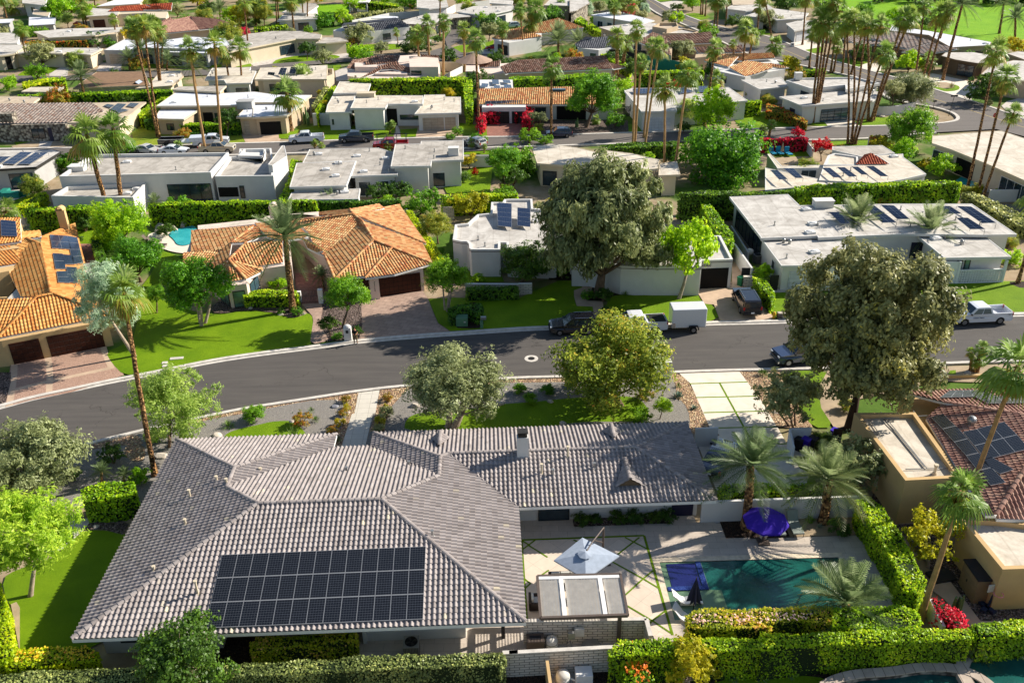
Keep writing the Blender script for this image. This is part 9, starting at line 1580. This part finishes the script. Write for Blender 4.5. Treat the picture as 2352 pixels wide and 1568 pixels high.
rt,q=thing('covered_furniture','B1 110,250','green tarpaulin-covered patio furniture at the left','patio furniture',.1); part(rt,'cover','teal_cover',lambda mb:(mb.box(q+V3((0,0,.45)),(2.6,1.1,.9),.1),mb.box(q+V3((-1.6,1.2,.4)),(1.1,2.0,.8),.1),mb.box(q+V3((1.6,1.0,.45)),(1.0,1.6,.9),.1)),bevel=.12)
rt,q=thing('porch_table','A4 1690,1455','tall dark table with stools on the shaded porch','table',.1); part(rt,'tabletop','plastic',lambda mb:mb.box(q+V3((0,0,1.0)),(1,1,.08),0)); part(rt,'leg','plastic',lambda mb:mb.box(q+V3((0,0,.5)),(.3,.3,1),0)); [part(rt,'stool','plastic',lambda mb:(mb.box(q+V3((x,0,.65)),(.45,.45,.08),0),mb.box(q+V3((x*1.3,0,1.0)),(.06,.45,.6),0),mb.box(q+V3((x,0,.32)),(.08,.08,.62),0))) for x in(-1.1,1.1)]
# tennis court fence
for a,b,lb in(('A3 830,440','A3 1230,455','dark tennis court fence, left part'),('A3 1230,500','A3 1560,560','green tennis court screen fence, right part')): wallrun(a+' '+b.split()[1],2.8,.08,'teal_cover' if 'green' in lb else 'frame_dark',lb,'court_fence','fence')
lay('tennis_court','A3 850,520 1240,470 1560,600 1500,625 1120,640','canvas_blue')
# street name post, stop sign, lamp
rt,q=thing('street_sign','A4 1678,1040','tall street name sign post on the corner lawn','street sign',.2); part(rt,'post','metal_dark',lambda mb:mb.tube([q,q+V3((.3,0,3.6))],.05,6)); part(rt,'blade','metal_dark',lambda mb:mb.box(q+V3((.3,0,3.65)),(1.4,.06,.28),.2))
rt,q=thing('lamp_post','A4 1540,972','short twin-box post on the corner lawn','post',.2); part(rt,'post','metal_dark',lambda mb:mb.tube([q,q+V3((0,0,1.3))],.05,6)); part(rt,'box','metal_dark',lambda mb:mb.box(q+V3((0,0,1.4)),(.7,.3,.3),0))
rt,q=thing('stop_sign','A4 2068,1150','red stop sign at the cross street, right','stop sign',.2); part(rt,'post','metal',lambda mb:mb.tube([q,q+V3((0,0,2.2))],.04,6)); pl_=part(rt,'plate','lamp_red',lambda mb:mb.cyl((0,0,0),.42,.04,8,M=Matrix.Translation(q+V3((0,-.05,2.3)))@Matrix.Rotation(1.5708,4,'X'))); text_on('STOP',q+V3((0,-.10,2.3)),.26,facing((0,-1,0)),'trim',rt)
# ================= PERSON =================
def person(px,label,face=(0,-1)):
    b=p1(px,.1); root=empty('person',b,label,'person'); f=V3((face[0],face[1],0)).normalized(); s=V3((-f.y,f.x,0))
    def P_(x,y,z): return tuple(b+s*x+f*y+V3((0,0,z)))
    def skin(name,chains,mat):
        vs=[];es=[];rs=[];idx={}
        for ch in chains:
            pv=None
            for (x,y,z,r) in ch:
                k=(round(x,3),round(y,3),round(z,3))
                if k not in idx: idx[k]=len(vs); vs.append(P_(x,y,z)); rs.append(r)
                if pv is not None and pv!=idx[k]: es.append((pv,idx[k]))
                pv=idx[k]
        me=bpy.data.meshes.new(name); me.from_pydata(vs,es,[]); o=link(name,me,root); md=o.modifiers.new('skin','SKIN')
        
        for i,r in enumerate(rs): me.skin_vertices[0].data[i].radius=(r,r); me.skin_vertices[0].data[i].use_root=(i==0)
        sb=o.modifiers.new('s','SUBSURF'); sb.levels=sb.render_levels=1
        dg=bpy.context.evaluated_depsgraph_get(); m2=bpy.data.meshes.new_from_object(o.evaluated_get(dg)); o.modifiers.clear(); o.data=m2; m2.materials.clear(); m2.materials.append(M[mat]); m2.polygons.foreach_set('use_smooth',[True]*len(m2.polygons)); return o
    pel=(0,0,.95,.15); leg=lambda k:[pel,(k*.10,0,.88,.10),(k*.13,.03,.50,.07),(k*.14,0,.10,.045),(k*.15,.14,.04,.045)]
    arm=lambda k:[(0,0,1.42,.12),(k*.19,0,1.42,.065),(k*.27,-.03,1.15,.048),(k*.12,.22,1.08,.036),(k*.05,.28,1.10,.028)]
    hand=lambda k:[[(k*.05,.28,1.10,.028),(k*(.01+.018*i),.34+.008*i,1.12-.012*abs(i-1.5),.010),(k*(-.01+.016*i),.37,1.10,.008)] for i in range(4)]+[[(k*.05,.28,1.10,.028),(k*.07,.31,1.145,.011),(k*.06,.34,1.16,.009)]]
    body=skin('body',[[pel,(0,0,1.15,.13),(0,0,1.42,.12),(0,.0,1.53,.055),(0,.01,1.60,.075),(0,.015,1.69,.085),(0,0,1.76,.06)],leg(1),leg(-1),arm(1),arm(-1)]+hand(1)+hand(-1)+[[(0,.015,1.69,.085),(0,.10,1.66,.018)]],'skin')
    skin('shirt',[[(0,0,.98,.165),(0,0,1.15,.15),(0,0,1.42,.14),(0,0,1.50,.075)],[(0,0,1.42,.14),(.19,0,1.42,.08),(.25,-.02,1.24,.068)],[(0,0,1.42,.14),(-.19,0,1.42,.08),(-.25,-.02,1.24,.068)]],'shirt')
    skin('trousers',[[(0,0,.96,.165),(.10,0,.88,.115),(.13,.03,.50,.085),(.14,0,.14,.065)],[(0,0,.96,.165),(-.10,0,.88,.115),(-.13,.03,.50,.085),(-.14,0,.14,.065)]],'khaki')
    mb=MB(); mb.ball(V3(P_(0,-.012,1.725)),(.093,.10,.085),12,8); mb.build('hair',M['hair'],root,smooth=True)
    for k in(1,-1): mb=MB(); mb.ball(V3(P_(k*.03,.085,1.70)),.011,6,4); mb.build('eye',M['plastic'],root); mb=MB(); mb.ball(V3(P_(k*.15,.08,.05)),(.055,.14,.05),10,6); mb.build('shoe',M['plastic'],root); mb=MB(); mb.ball(V3(P_(k*.09,.0,1.68)),(.018,.03,.035),6,5); mb.build('ear',M['skin'],root)
    mb=MB(); mb.ball(V3(P_(0,.088,1.635)),(.025,.01,.008),6,4); mb.build('mouth',M['lamp_red'],root)
    mb=MB(); mb.box(V3(P_(0,.36,1.13)),(.17,.09,.03),.1); tag(mb.build('remote_controller',M['plastic'],bevel=.005),'small dark remote controller held in both hands by the person','remote controller')
person('B2 905,1550','person in a black short-sleeved shirt and khaki trousers standing by the white mailbox',(.15,-1))
# ================= LABEL TIDY-UP =================
ordw=['first','second','third','fourth','fifth','sixth','seventh','eighth','ninth','tenth']
lab={}
for o in S.objects:
    if o.parent is None and 'label' in o and o.get('kind')!='structure': lab.setdefault(o['label'],[]).append(o)
def camx(o):
    d=V3(o.location if o.type=='EMPTY' else sum((v.co for v in o.data.vertices),V3())/len(o.data.vertices))-CAM; return d.dot(CX)/max(d.dot(CF),.1)
for l,os_ in lab.items():
    if 1<len(os_)<=10 and 'bush among' not in l and 'chair' not in l and 'waterfall' not in l:
        for i,o in enumerate(sorted(os_,key=camx)):
            w_=l.split(); o['label']=(' '.join(w_[:12])+', '+ordw[i]+' from the left').replace(',,',',')
    if 'bush among' in l or 'dark tree along' in l: pass
